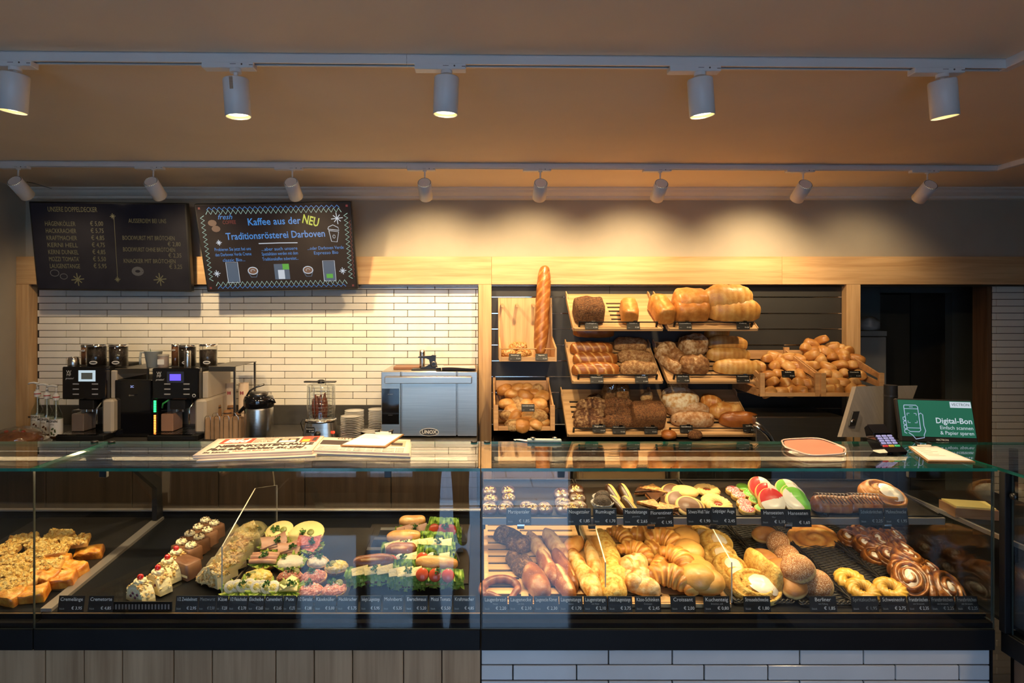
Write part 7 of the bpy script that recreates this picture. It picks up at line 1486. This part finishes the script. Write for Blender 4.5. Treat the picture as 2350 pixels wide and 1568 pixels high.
for k, (px, py, r, lf) in enumerate([(1548, 1222, .055, .01), (1572, 1240, .06, .02), (1580, 1268, .058, .02), (1590, 1300, .05, 0), (1606, 1318, .06, .01), (1612, 1345, .062, .015), (1637, 1366, .068, .0)]):
    put('milk_roll', bun(r, .075, 40 + k, belt=.1, top=.45), food('milk_roll_crust', (.40, .17, .035), (.62, .33, .085), (.76, .50, .18), .4, namt=.15, bump=.15, coat=.15), px, py, .065, 'smooth round milk roll, ' + ['rearmost under the shelf', 'second, darker, behind the divider', 'third, behind the crumble pastry', 'small one in the middle', 'second from the front row', 'in the front row, partly hidden', 'largest at the very front beside the divider'][k], k, 'roll', 'smooth milk rolls', BH + lf)
for k, (px, py, W, lf, ti, lab) in enumerate([(1608, 1228, .12, .0, .3, 'crumble pastry at the rear under the shelf'), (1640, 1240, .13, .015, .35, 'crumble pastry behind the acrylic divider, second from the rear'), (1648, 1272, .14, .015, .4, 'crumble pastry with wide creamy icing, middle of the row'), (1672, 1298, .13, .01, .4, 'crumble pastry with little icing in front of the middle one'), (1690, 1322, .12, .0, .2, 'crumble pastry with thick crumbs beside the divider edge')]):
    iced_spiral('crumble_pastry', px, py, W, .12, .045, lab, .3 * k, f_strs, 'd', (ti, .1), .008 + lf, (.05, -.05, .5), 70, 10 + k, 'crumble pastries', .05)
iced_spiral('crumble_pastry', 1738, 1347, .17, .14, .05, 'largest crumble pastry at the front with glossy white icing', .1, f_strs, 'd', (.35, .12), .012, (.12, -.04, .62), 110, 20, 'crumble pastries', .06)
stick('crumble_edge', f_strs, (1712, 1278), (1792, 1338), .05, .10, 'crumble pastry standing on edge, seen from its side', None, 22, lift=.008, amp=.06, base=.4, ex=4)
for k, (px, py, r, pl, lf) in enumerate([(1755, 1222, .062, 1, .0), (1791, 1240, .056, 0, .02), (1812, 1270, .056, 0, .02), (1752, 1275, .060, 1, .012), (1782, 1298, .060, 1, .012), (1836, 1296, .056, 0, .02), (1866, 1325, .068, 0, .055), (1812, 1332, .056, 1, .0), (1851, 1366, .068, 1, .004), (1912, 1366, .070, 0, .004)]):
    put('doughnut', bun(r * .84, r * 1.12, 60 + k, belt=.75, top=.35, amp=.02), f_berl2 if pl else f_berl, px, py, r * 1.1, ('smooth pale doughnut, ' if pl else 'sugared doughnut, ') + ['flat one at the rear under the shelf', 'rearmost sugared', 'second sugared, behind the heap', 'pale oval behind the standing crumble pastry', 'beside the standing crumble pastry', 'in the middle of the sugared row', 'largest, on top of the front heap', 'half under the sugared one', 'at the front left of its tag', 'at the front above the woven rim'][k], k * .9, 'doughnut', 'round doughnuts', .008 + lf, tilt=(.25, -.5 if not pl else -.1), scale=(1, .95 if not pl else .8, 1 if not pl else .8))
o = put('pig_ear_pastry', scroll(.21, .15, .022, 5, 2.2, .45), f_crois, 1866, 1232, .03, 'big flat caramelised pig ear pastry at the rear under the shelf', .2, lift=.01, tilt=(.4, 0))
for k, (px, py) in enumerate([(1950, 1330), (1981, 1356), (2046, 1355)]): put('choux_ring', ringroll(.032, .020, k, 11, 2.2, .13, .85, .5), f_choux, px, py, .035, ['yellow twisted choux ring, rear one of three', 'yellow twisted choux ring in front of the rear one', 'yellow twisted choux ring standing apart towards the cinnamon pastries'][k], k * 1.2, 'pastry', 'yellow choux rings', .009, tilt=(.25, 0))
stick('choux_piece', f_choux, (1990, 1386), (2030, 1392), .05, .03, 'yellow choux piece half hidden by the front tags', None, 30, lift=.008)
def cinnamon(px, py, W, lab, yaw, ice, seed, tilt=.35, lift=.006):
    t = putT('cinnamon_pastry', px, py, .055, lab, yaw, 'pastry', 'glazed cinnamon pastries', lift=lift, tilt=(tilt, 0))
    for s in (-1, 1):
        o = scroll(W * .55, W * .72, .05, seed + s, 2.6, .30).build('coil', f_glaz, t, (s * W * .26, 0, .004), (0, s * .25, 0))
        if ice:
            n0 = seed * 2.3 + s
            def fn(u, v):
                a = 2 * PI * u; q = v * (1 + .3 * noise.noise(V((math.cos(a) * 1.6, math.sin(a) * 1.6, n0)))); x = W * .13 * q * math.cos(a); y = W * .2 * q * math.sin(a); return (V((x, y, .046 - .012 * v ** 2 + .003 * noise.noise(V((x * 90, y * 90, n0))))), .55)
            MB().grid(fn, 28, 7, wu=True).build('sugar_icing', f_icing, o)
    loaf(W * .7, W * .22, .05, seed=seed, ridge=(3, .08), base=.35, ex=3).build('centre_ridge', f_glaz, t, (0, 0, .004), (0, 0, PI / 2))
for k, (px, py, W, yw, ic) in enumerate([(1958, 1226, .12, .4, 1), (1996, 1238, .13, .5, 1), (2030, 1232, .12, .2, 1), (2012, 1262, .13, .8, 1), (2052, 1266, .13, .4, 1), (2075, 1290, .14, .9, 1), (2108, 1308, .12, .3, 1)]):
    cinnamon(px, py, W, 'glazed cinnamon pastry with white icing, ' + ['rearmost under the shelf', 'second from the rear', 'at the rear beside the glass side', 'third in the row', 'in the middle of the row', 'in front of the middle, much icing', 'beside the largest one, little icing'][k], yw, ic, k * 3, .4, .006 + .012 * (k % 3))
cinnamon(2130, 1338, .20, 'largest glazed cinnamon pastry with two iced coils at the front corner', -.35, 1, 31, .5, .01)
LOW = [(1109, 1165, 'Laugenbrezel', '€ 2,20', 'Laugenbrezel'), (1168, 1223, 'Laugenecke', '€ 2,10', 'Laugenecke'), (1226, 1283, 'Laugenecke Körner', '€ 2,30', 'Laugenecke Körner'), (1284, 1338, 'Laugenstange', '€ 1,70', 'Laugenstange, beside Laugenecke Körner'), (1340, 1394, 'Laugenstange', '€ 2,10', 'Laugenstange, beside Snack Laugenstange'), (1396, 1452, 'Snack Laugenstange', '€ 3,75', 'Snack Laugenstange'), (1458, 1518, 'Käse-Schinken', '€ 2,45', 'Käse-Schinken'), (1540, 1598, 'Croissant', '€ 2,00', 'Croissant'), (1616, 1677, 'Kuchenteig', '€ 0,80', 'Kuchenteig'), (1708, 1770, 'Streuselschnecke', '€ 1,80', 'Streuselschnecke'), (1860, 1922, 'Berliner', '€ 1,85', 'Berliner'), (1956, 2018, 'Spritzkuchen', '€ 1,95', 'Spritzkuchen'), (2024, 2084, 'Schweineohr', '€ 2,75', 'Schweineohr'), (2086, 2136, 'Franzbrötchen', '€ 2,35', 'Franzbrötchen, beside Schweineohr'), (2138, 2194, 'Franzbrötchen', '€ 2,25', 'Franzbrötchen, between two of its kind'), (2197, 2248, 'Franzbrötchen', '€ 2,25', 'Franzbrötchen, next to the side glass')]
for a, b, nm, pr, lb in LOW: tagcard(nm, pr, a, b, 1371, 1406, 1.992, 'black deck price tag lettered ' + lb, lean=.2, size=.0165, dim=0 if nm in ('Spritzkuchen',) or pr == '€ 2,25' else 1, sub={'Franzbrötchen': 'mit Streuseln', 'Laugenbrezel': 'Natur', 'Laugenecke': 'mit Salz', 'Berliner': 'mit Füllung', 'Kuchenteig': 'Brötchen, süß', 'Käse-Schinken': 'Croissant', 'Laugenstange': 'Natur' if pr == '€ 1,70' else 'mit Käse'}.get(nm, ''))
# ------------------------------------------------------------------ left case: filled rolls
LEFTL = [(131, 191, 'Cremelänge', '€ 3,95', 1, 'Cremelänge'), (200, 258, 'Cremetorte', '€ 4,85', 1, 'Cremetorte'), (401, 453, '1/2 Zwiebelmett', '€ 2,95', 1, '1/2 Zwiebelmett'), (454, 494, 'Mettwurst', '€ 2,50', 0, 'Mettwurst'), (495, 522, 'Käse', '€ 2,50', 1, 'Käse'), (523, 567, '1/2 Fleischsalat', '€ 2,70', 1, '1/2 Fleischsalat'), (568, 605, 'Eischeibe', '€ 2,65', 1, 'Eischeibe'), (606, 648, 'Camembert', '€ 2,65', 1, 'Camembert'), (649, 678, 'Pute', '€ 2,75', 1, 'Pute'), (680, 717, '1/2 Eiersalat', '€ 2,80', 1, '1/2 Eiersalat'), (721, 770, 'Käseknüller', '€ 5,00', 1, 'Käseknüller'), (773, 821, 'Hackkracher', '€ 5,75', 1, 'Hackkracher'), (826, 874, 'belegte Laugenstange', '€ 5,95', 1, 'belegte Laugenstange'), (878, 925, 'Mohnberti', '€ 5,35', 1, 'Mohnberti'), (930, 981, 'Eierschmaus', '€ 5,20', 1, 'Eierschmaus'), (985, 1037, 'Mozzi Tomata', '€ 5,50', 1, 'Mozzi Tomata'), (1040, 1091, 'Kraftmacher', '€ 4,85', 1, 'Kraftmacher')]
for a, b, nm, pr, dm, lb in LEFTL: tagcard(nm, pr, a, b, 1370, 1406, 1.992, 'black filled roll price tag lettered ' + lb if a > 300 else 'black cake price tag lettered ' + lb, lean=.2, size=.0155, dim=dm)
pl_ = T('serving_platter', 'dark rectangular platter under the open filled rolls', 'platter', (X(672, 2.12), 2.03, dz(2.03) + .001), (DA, 0, 0)); MB().box((-.22, 0, 0), (.20, .58, .006), bev=.002).build('platter_plate', tray_m, pl_); MB().box((-.218, .002, .0062), (-.214, .578, .012)).build('platter_lip', tray_m, pl_)
GS = 'open filled half rolls'
def place_on(t, mb, name, m, z, xy=(0, 0), yaw=0, tilt=0): return mb.build(name, m, t, (xy[0], xy[1], z), (tilt, 0, yaw))
def halfroll(px, py, w_, lab, yaw, kind, seed, tilt=.25, lift=.009):
    t = putT('filled_roll', px, py, .045, lab, yaw, 'sandwich', GS, lift=lift, tilt=(tilt, 0)); L_ = wpx(w_, 2.25); W = L_ * .72; h = .026
    b = MB()
    def fn(u, v):
        a = 2 * PI * u; p = v; q = (1 - (1 - min(1, p * 1.3)) ** 2.2) ** .5 if p < .77 else 1 - (p - .77) / .23; z = h * min(1, p * 1.3) ** 1.3 if p < .77 else h - .002
        return (V((L_ / 2 * q * math.cos(a), W / 2 * q * math.sin(a), z)), .35 + .15 * noise.noise(V((math.cos(a) * 2, math.sin(a) * 2, seed))) if p < .74 else .95)
    b.grid(fn, 36, 14, wu=True).build('half_roll', f_gold, t, fix=False)
    rr = random.Random(seed); top = h
    def let(k=1.0): place_on(t, leafy(L_ * .54 * k, seed, .014, 9, sq=.75), 'lettuce', f_let, h - .001)
    def par(x, y, z, r=.016): place_on(t, parsley(r, seed), 'parsley', f_par, z, (x, y))
    def pick(x, y, z): place_on(t, MB().lathe([(0, .003), (.011, .003), (.0135, .0015), (.011, 0)], 16), 'pickle_slice', f_pick, z, (x, y), 0, .3)
    def mound(m, hh, k=.92, amp=.2):
        q = lump(0, 0, h, L_ / 2 * k, W / 2 * k, hh, seed, amp, 22, 30, 14); q.build('filling', m, t)
    if kind == 'cheese':
        let(.9)
        for j in range(2): place_on(t, MB().lathe([(0, .004), (L_ * .48, .004), (L_ * .49, .002), (L_ * .47, 0)], 24), 'cheese_slice', f_chs, h + .008 + .004 * j, (.006 * j, .004 * j), 0, .05)
        pick(.022, .0, h + .019); par(-.012, 0, h + .017, .018)
    elif kind in ('ham', 'salami', 'turkey'):
        let(1.05); m = {'ham': f_ham, 'salami': f_sal, 'turkey': f_ham}[kind]
        for j in range(3):
            b = MB().grid(lambda u, v: (L_ * .46 * (u - .5) * 1.9, W * .40 * (v - .5) * 1.9 + .006 * j, .010 + .006 * j + .009 * math.sin(u * 5 + j) * (v - .3) + .010 * math.sin(v * 3.1)), 14, 9); b.build('folded_slice', m, t, (0, 0, h - .004), (0, 0, .25 * (j - 1)))
        par(.014, -.004, h + .026, .016)
    elif kind == 'rolls':
        let(1.0)
        for j in range(3): MB().tube([(-L_ * .46, -.018 + .018 * j, .0), (0, -.016 + .018 * j, .002), (L_ * .46, -.018 + .018 * j, .0)], .0085, n=12).build('rolled_ham', f_ham, t, (0, 0, h + .014 + .004 * (j % 2)))
        par(0, 0, h + .026, .017)
    elif kind == 'cream': let(1.0); mound(f_wht, .020, .95, .10); par(-.02, .012, h + .016, .012)
    elif kind == 'pasta':
        mound(f_wht, .018, .9)
        for j in range(14): a = rr.uniform(0, 6.3); q = rr.uniform(0, L_ * .38); MB().tube([(q * math.cos(a) - .012, q * math.sin(a) * .6, .012), (q * math.cos(a), q * math.sin(a) * .6 + .004, .018), (q * math.cos(a) + .012, q * math.sin(a) * .6, .012)], .0016, n=6, tone=.6).build('shredded_strip', f_ham if j % 2 else f_chs, t, (0, 0, h))
        par(.0, .008, h + .019, .016)
    elif kind == 'eggsalad': mound(f_egg, .020, .92); pick(-.012, .0, h + .017); par(-.026, .0, h + .012, .013)
    elif kind == 'mett':
        mound(f_mett, .018, .93, .22); c = crumbs((-L_ * .25, L_ * .25, -W * .12, W * .2), 22, .004, seed, lambda x, y: h + .0165); c.build('chopped_onion', f_onion, t)['kind'] = 'stuff'; par(-.004, .016, h + .018, .015)
        if seed % 2: pick(.02, .01, h + .015)
    elif kind == 'egg':
        let(1.1)
        for j in range(4):
            o = MB().lathe([(0, .0045), (.019, .0045), (.022, .0025), (.019, 0)], 22).build('egg_slice', f_wht, t, (-L_ * .28 + j * L_ * .19, .004 * (j % 2), h + .012), (.55, .2, 0)); MB().lathe([(0, .0060), (.010, .0060), (.0115, .0046)], 16).build('yolk', f_egg, o)
        par(L_ * .1, -.004, h + .026, .015)
    elif kind == 'camembert':
        let(1.1)
        for j in range(3): slabmesh([(-.03, -.006), (.032, -.012), (.03, .014), (-.026, .018)], .006, seed + j, .0006).build('cheese_wedge', f_chs, t, (.0, -.006 + .008 * j, h + .008 + .005 * j), (.15, 0, .5 * j))
        pick(-.016, .004, h + .024); par(.012, .0, h + .024, .016)
HR = [(702, 1232, 88, 'cheese', 'roll with yellow cheese, cucumber and parsley at the rear', .15), (641, 1224, 66, 'cheese', 'roll with cheese slices behind the acrylic divider', -.1), (632, 1252, 66, 'ham', 'roll with cooked ham over light lettuce, rear row', .2), (711, 1254, 62, 'salami', 'roll with red salami and dark parsley', -.2), (666, 1266, 58, 'turkey', 'roll with folded pink turkey slices in the middle', .1), (609, 1288, 66, 'rolls', 'roll with rolled ham sticks on frilly lettuce', 0), (668, 1292, 66, 'cream', 'roll under a smooth pale cream spread', .1), (731, 1290, 52, 'pasta', 'roll with shredded cream salad and parsley', -.1), (773, 1302, 54, 'eggsalad', 'roll with pale egg salad beside the mirrored column', .1), (591, 1326, 66, 'eggsalad', 'roll with bright yellow egg salad', .15), (667, 1325, 58, 'mett', 'roll with minced pork and onion behind the cheese wedge roll', 0), (720, 1326, 60, 'mett', 'roll with minced pork, tilted, showing its orange crust', .35), (553, 1353, 66, 'egg', 'roll with egg slices by the foot of the divider', .1), (610, 1355, 62, 'egg', 'roll with egg slices and two parsley sprigs, front row', -.1), (664, 1354, 60, 'camembert', 'roll with white cheese wedges and cucumber, front row', .1), (714, 1356, 54, 'mett', 'roll with minced pork in the middle of the front row', .15), (767, 1354, 54, 'mett', 'roll with minced pork at the end of the front row', .3)]
for k, (px, py, w_, kd, lab, yw) in enumerate(HR): halfroll(px, py, w_, lab, yw, kd, k + 1, lift=.009 + (.012 if py < 1260 else 0))
# moulded holder and long filled rolls
hd = T('roll_holder', 'dark moulded holder with sloping cradles for long filled rolls', 'holder', D(930, 1300, .01) , (DA, 0, 0))
MB().box((-.19, -.12, 0), (.24, .36, .006), bev=.002).build('holder_base', tray_m, hd)
for i in range(4):
    for j in range(3): MB().prism([(-.055, 0), (.055, 0), (.036, .05), (-.036, .05)], -.012, .012, M=at(-.125 + j * .13 + i * .012, -.05 + i * .085, .0062) @ RX).build('cradle', mat('dark_grey_moulded_plastic', (.10, .10, .10), .5), hd)
def longroll(px, py, w_, lab, yaw, seed, fill, top=True, lift=.04, tone=.4):
    t = putT('long_filled_roll', px, py, .06, lab, yaw, 'sandwich', 'long filled rolls', lift=lift, tilt=(.42, 0)); L_ = wpx(w_, 2.3); zt = 0 if top else .012
    loaf(L_, .075, .03, seed=seed, base=tone, ex=3, flat=.55, nl=24, na=16).build('lower_half', f_laug if tone < .4 else f_gold, t)
    ruffle(L_ * 1.06, .036, .024, seed, 4).build('lettuce', f_let, t, (0, -.012, .036), fix=False)
    if not top: ruffle(L_ * .9, .04, .014, seed + 50, 3).build('lettuce', f_let, t, (0, .030, .062), (.35, 0, 0), fix=False)
    for j in range(3):
        if fill == 'egg' or (fill == 'mix' and j == 1): MB().lathe([(0, .005), (.019, .005), (.022, .0025), (.019, 0)], 20).build('egg_slice', f_wht if j % 2 else f_egg, t, (-L_ * .25 + j * L_ * .25, -.026, .060 + zt), (.6, 0, 0))
        elif fill == 'tomato' or (fill == 'mix' and j == 0): MB().lathe([(0, .006), (.02, .006), (.022, .003), (.02, 0)], 20).build('tomato_slice', mat('tomato_red', (.58, .08, .03), .25), t, (-L_ * .25 + j * L_ * .25, -.028, .060 + zt), (.6, 0, 0))
        else: slabmesh([(-.03, -.014), (.024, -.016), (.028, .014), (-.03, .012)], .004, j, .0005).build('cheese_slice', f_chs if fill != 'ham' else f_ham, t, (-L_ * .25 + j * L_ * .25, -.018, .062 + zt), (.35, 0, .2))
    if top: loaf(L_ * .84, .048, .022, seed=seed + 9, base=tone + .1, ex=3, flat=.1, nl=24, na=16, amp=.08, cuts=[(-.6, 0, .6, .1, .06, .9)]).build('upper_half', f_laug if tone < .4 else f_gold, t, (0, .022, .058), (.35, 0, 0))
    par = parsley(.014, seed); par.build('parsley', f_par, t, (.01, -.024, .074 + zt))
for a in [(948, 1214, 76, 'long filled roll with pink salami at the rear, washed by mirrored daylight', .1, 1, 'ham', True, .05, .6), (1019, 1216, 78, 'long filled roll heaped with lettuce and tomato at the rear corner', -.05, 2, 'tomato', False, .05, .55), (928, 1250, 92, 'long filled roll with cheese and lettuce, second from the rear', .08, 3, 'cheese', True, .045, .5), (1002, 1250, 84, 'long filled roll with cheese over lettuce, right of the second one', -.06, 4, 'cheese', False, .045, .55), (922, 1280, 80, 'brown long filled roll with white cheese, above the front ones', .08, 5, 'mix', True, .04, .2), (996, 1282, 84, 'long filled roll with orange egg and tomato in the middle', -.06, 6, 'mix', False, .04, .55), (860, 1307, 104, 'brown lye roll with thick lettuce at the front, nearest the half rolls', .06, 7, 'cheese', True, .03, .15), (935, 1316, 70, 'lettuce-filled long roll between the two front ones', .0, 8, 'cheese', False, .02, .2), (1002, 1312, 108, 'long filled roll with dark green lettuce at the front near the case joint', -.05, 9, 'tomato', True, .03, .6)]: longroll(*a)
# ------------------------------------------------------------------ cakes
GC = 'yellow crumble cake slices'
def cakeslice(px, py, lab, m, grp, seed, lift, kind='crumble', yaw=0, s=.05, h=.032):
    t = putT('cake_slice', px, py, h, lab, yaw, 'cake', grp, lift=lift, tilt=(.2, 0))
    slabmesh([(-s, -s * .55), (s, -s * .6), (s * .95, s * .6), (-s, s * .55)], h * (.6 if kind == 'crumble' else 1), seed, .002 if kind == 'crumble' else .006, .6, .25).build('cake_base', m if kind != 'crumble' else f_cookie, t)
    if kind == 'crumble': crumbs((-s * .95, s * .95, -s * .55, s * .55), 75, .0105, seed, lambda x, y: h * .6).build('crumble_topping', f_strs, t)['kind'] = 'stuff'
    return t
CK = [(8, 1262), (52, 1238), (96, 1248), (135, 1228), (172, 1240), (30, 1284), (80, 1276), (122, 1262), (18, 1312), (66, 1306), (108, 1296), (12, 1342), (52, 1330)]
for k, (px, py) in enumerate(CK): cakeslice(px, py, 'yellow crumble cake slice, ' + ['at the frame edge, rear', 'second of the rear row', 'middle of the rear row', 'rear, behind the pane joint', 'rearmost towards the dark deck', 'second row at the frame edge', 'second row, left of the pane joint', 'second row, right of the pane joint', 'third row at the frame edge', 'third row beside the pane joint', 'third row near the orange slices', 'front row at the frame edge', 'front row beside the orange slices'][k], f_strs, GC, k + 1, .03 + .012 * (py < 1300) + .012 * (py < 1270), yaw=.3 * math.sin(k * 2))
for k, (px, py, lf) in enumerate([(130, 1292, .02), (168, 1305, .01), (206, 1268, .004), (104, 1322, .02), (140, 1330, .008), (22, 1366, .006), (74, 1362, .004)]): cakeslice(px, py, 'glossy orange fruit cake slice, ' + ['behind the pane joint, rear', 'furthest to the empty deck', 'alone on the dark deck at the rear', 'under the crumble slices', 'leaning at the front edge', 'front row at the frame edge', 'front row crossing the pane joint'][k], f_org, 'orange fruit cake slices', k + 40, lf, 'fruit', .3 * math.cos(k * 3), .048, .035)
MB_t = T('cake_tray', 'black tray under the crumble cake slices', 'tray', D(95, 1300, .004), (DA, 0, 0)); MB().box((-.32, -.17, 0), (.24, .46, .004), bev=.001).build('tray_base', tray_m, MB_t)
tp = T('cake_pack_tray', 'clear plastic tray holding the cream roll slices', 'tray', D(352, 1335, .006), (Matrix.Rotation(DA, 3, 'X') @ Matrix.Rotation(-.5, 3, 'Z')).to_euler()); MB().box((-.10, -.17, 0), (.10, .20, .002)).box((-.104, -.17, .0021), (-.101, .2, .02)).box((.101, -.17, .0021), (.104, .2, .02)).build('tray_shell', acry, tp)
for k in range(4):
    px, py = [(322, 1352), (362, 1330), (384, 1305), (404, 1284)][k]
    t = putT('cream_roll_slice', px, py, .08, 'almond cream roll slice with cherry, ' + ['frontmost, cut face hidden', 'second, showing berries in its cut face', 'third, leaning on the second', 'rearmost of four'][k], -.55, 'cake', 'cream roll slices with cherries', lift=.004, tilt=(-.05, 0))
    b = MB(); prof = [(.05 * math.cos(PI * j / 14), .062 * math.sin(PI * j / 14)) for j in range(15)]; b.prism(prof, -.022, .022, M=RX, tone=.6); b.build('sponge_roll', f_cream, t)
    sw2 = MB(); sw2.strip([(.038 * (1 - j / 60) * math.cos(j * .22), .026 + .028 * (1 - j / 60) * math.sin(j * .22)) for j in range(50)], .004, 0, at(0, -.0226, 0) @ RX); sw2.build('cream_spiral', f_wht, t)
    for j in range(4): lump(-.02 + j * .013, -.0225, .02 + .012 * (j % 2), .006, .003, .005, j, .2).build('berry', mat('dark_berry', (.10, .02, .06), .3), t)
    crumbs((-.05, .05, -.022, .022), 70, .007, k + 5, lambda x, y: .062 * math.sqrt(max(0, 1 - (x / .052) ** 2)), 1.2).build('almond_flakes', f_flake, t)['kind'] = 'stuff'
    ringroll(.012, .008, k, 7, 2, .2, .9, .7).build('cream_rosette', f_cream, t, (.0, .0, .06)); bun(.0105, .019, k, 0, .5).build('cherry', mat('red_cocktail_cherry', (.55, .01, .012), .12, coat=.6), t, (0, 0, .071))
for k in range(5):
    px, py = [(424, 1300), (428, 1268), (447, 1248), (466, 1232), (482, 1216)][k]
    t = putT('chocolate_cream_slice', px, py, .06, 'milk chocolate cream slice with piped topping, ' + ['front one, cut side bare', 'second from the front', 'third from the front', 'second from the rear', 'rearmost'][k], -.5, 'cake', 'chocolate cream slices', lift=.004)
    slabmesh([(-.05, -.03), (.055, -.03), (.055, .03), (-.05, .03)], .058, k + 3, .001, .5, .8).build('layered_slice', f_chocr, t); 
    MB().box((-.051, -.0312, .012), (.0555, -.0302, .020)).build('cream_layer', f_cream, t)
    if k:
        for s in (-1, 1): ringroll(.010, .009, k, 7, 2, .2, 1, .7).build('cream_rosette', f_cream, t, (s * .028, 0, .056)); crumbs((s * .028 - .014, s * .028 + .014, -.014, .014), 16, .004, k, lambda x, y: .074).build('chocolate_sprinkles', f_choc, t)['kind'] = 'stuff'
for k in range(5):
    px, py = [(486, 1308), (505, 1288), (525, 1268), (543, 1248), (560, 1232)][k]
    t = putT('almond_cream_slice', px, py, .09, 'tall almond flake cream cake slice, ' + ['frontmost with crumbled tip', 'second from the front', 'middle one behind the divider edge', 'second from the rear', 'rearmost and tallest'][k], -.62, 'cake', 'almond cream cake slices', lift=.012, tilt=(-.1, 0))
    hh = .07 + .008 * k; prof = [(-.06, 0), (.075, 0), (.07, hh * .5), (.03, hh), (-.02, hh * .75), (-.055, hh * .3)]; MB().prism(prof, -.024, .024, M=RX, tone=.6).build('cream_wedge', f_cream, t)
    def zz(x, y, hh=hh): return max(.01, hh * (1 - abs(x - .03) / (.09 if x < .03 else .10)))
    crumbs((-.058, .072, -.026, .026), 170, .0085, k + 70, zz, 1.2).build('almond_flakes', f_flake, t)['kind'] = 'stuff'
    if k == 0: crumbs((-.05, .06, -.029, -.025), 130, .008, 7, lambda x, y: random.random() * zz(x, y), 1.4).build('almond_flakes', f_flake, t)['kind'] = 'stuff'
ap = T('cake_plate', 'dark platter under the tall almond cream cake slices', 'platter', D(530, 1292, .005), (Matrix.Rotation(DA, 3, 'X') @ Matrix.Rotation(-.0, 3, 'Z')).to_euler()); MB().box((-.125, -.06, 0), (.085, .3, .008), bev=.002).build('platter_plate', tray_m, ap)
vg = T('air_grille', 'dark slotted air grille strip in the case front between the cake and roll tags', 'grille', P(325, 1402, 2.005)); MB().box((-.10, -.002, 0), (.10, .003, .03)).build('grille_plate', deck_m, vg)
for k in range(18): MB().box((-.096 + k * .0108, -.0032, .006), (-.091 + k * .0108, -.0021, .022)).build('grille_slot', railg, vg)

keep_all()
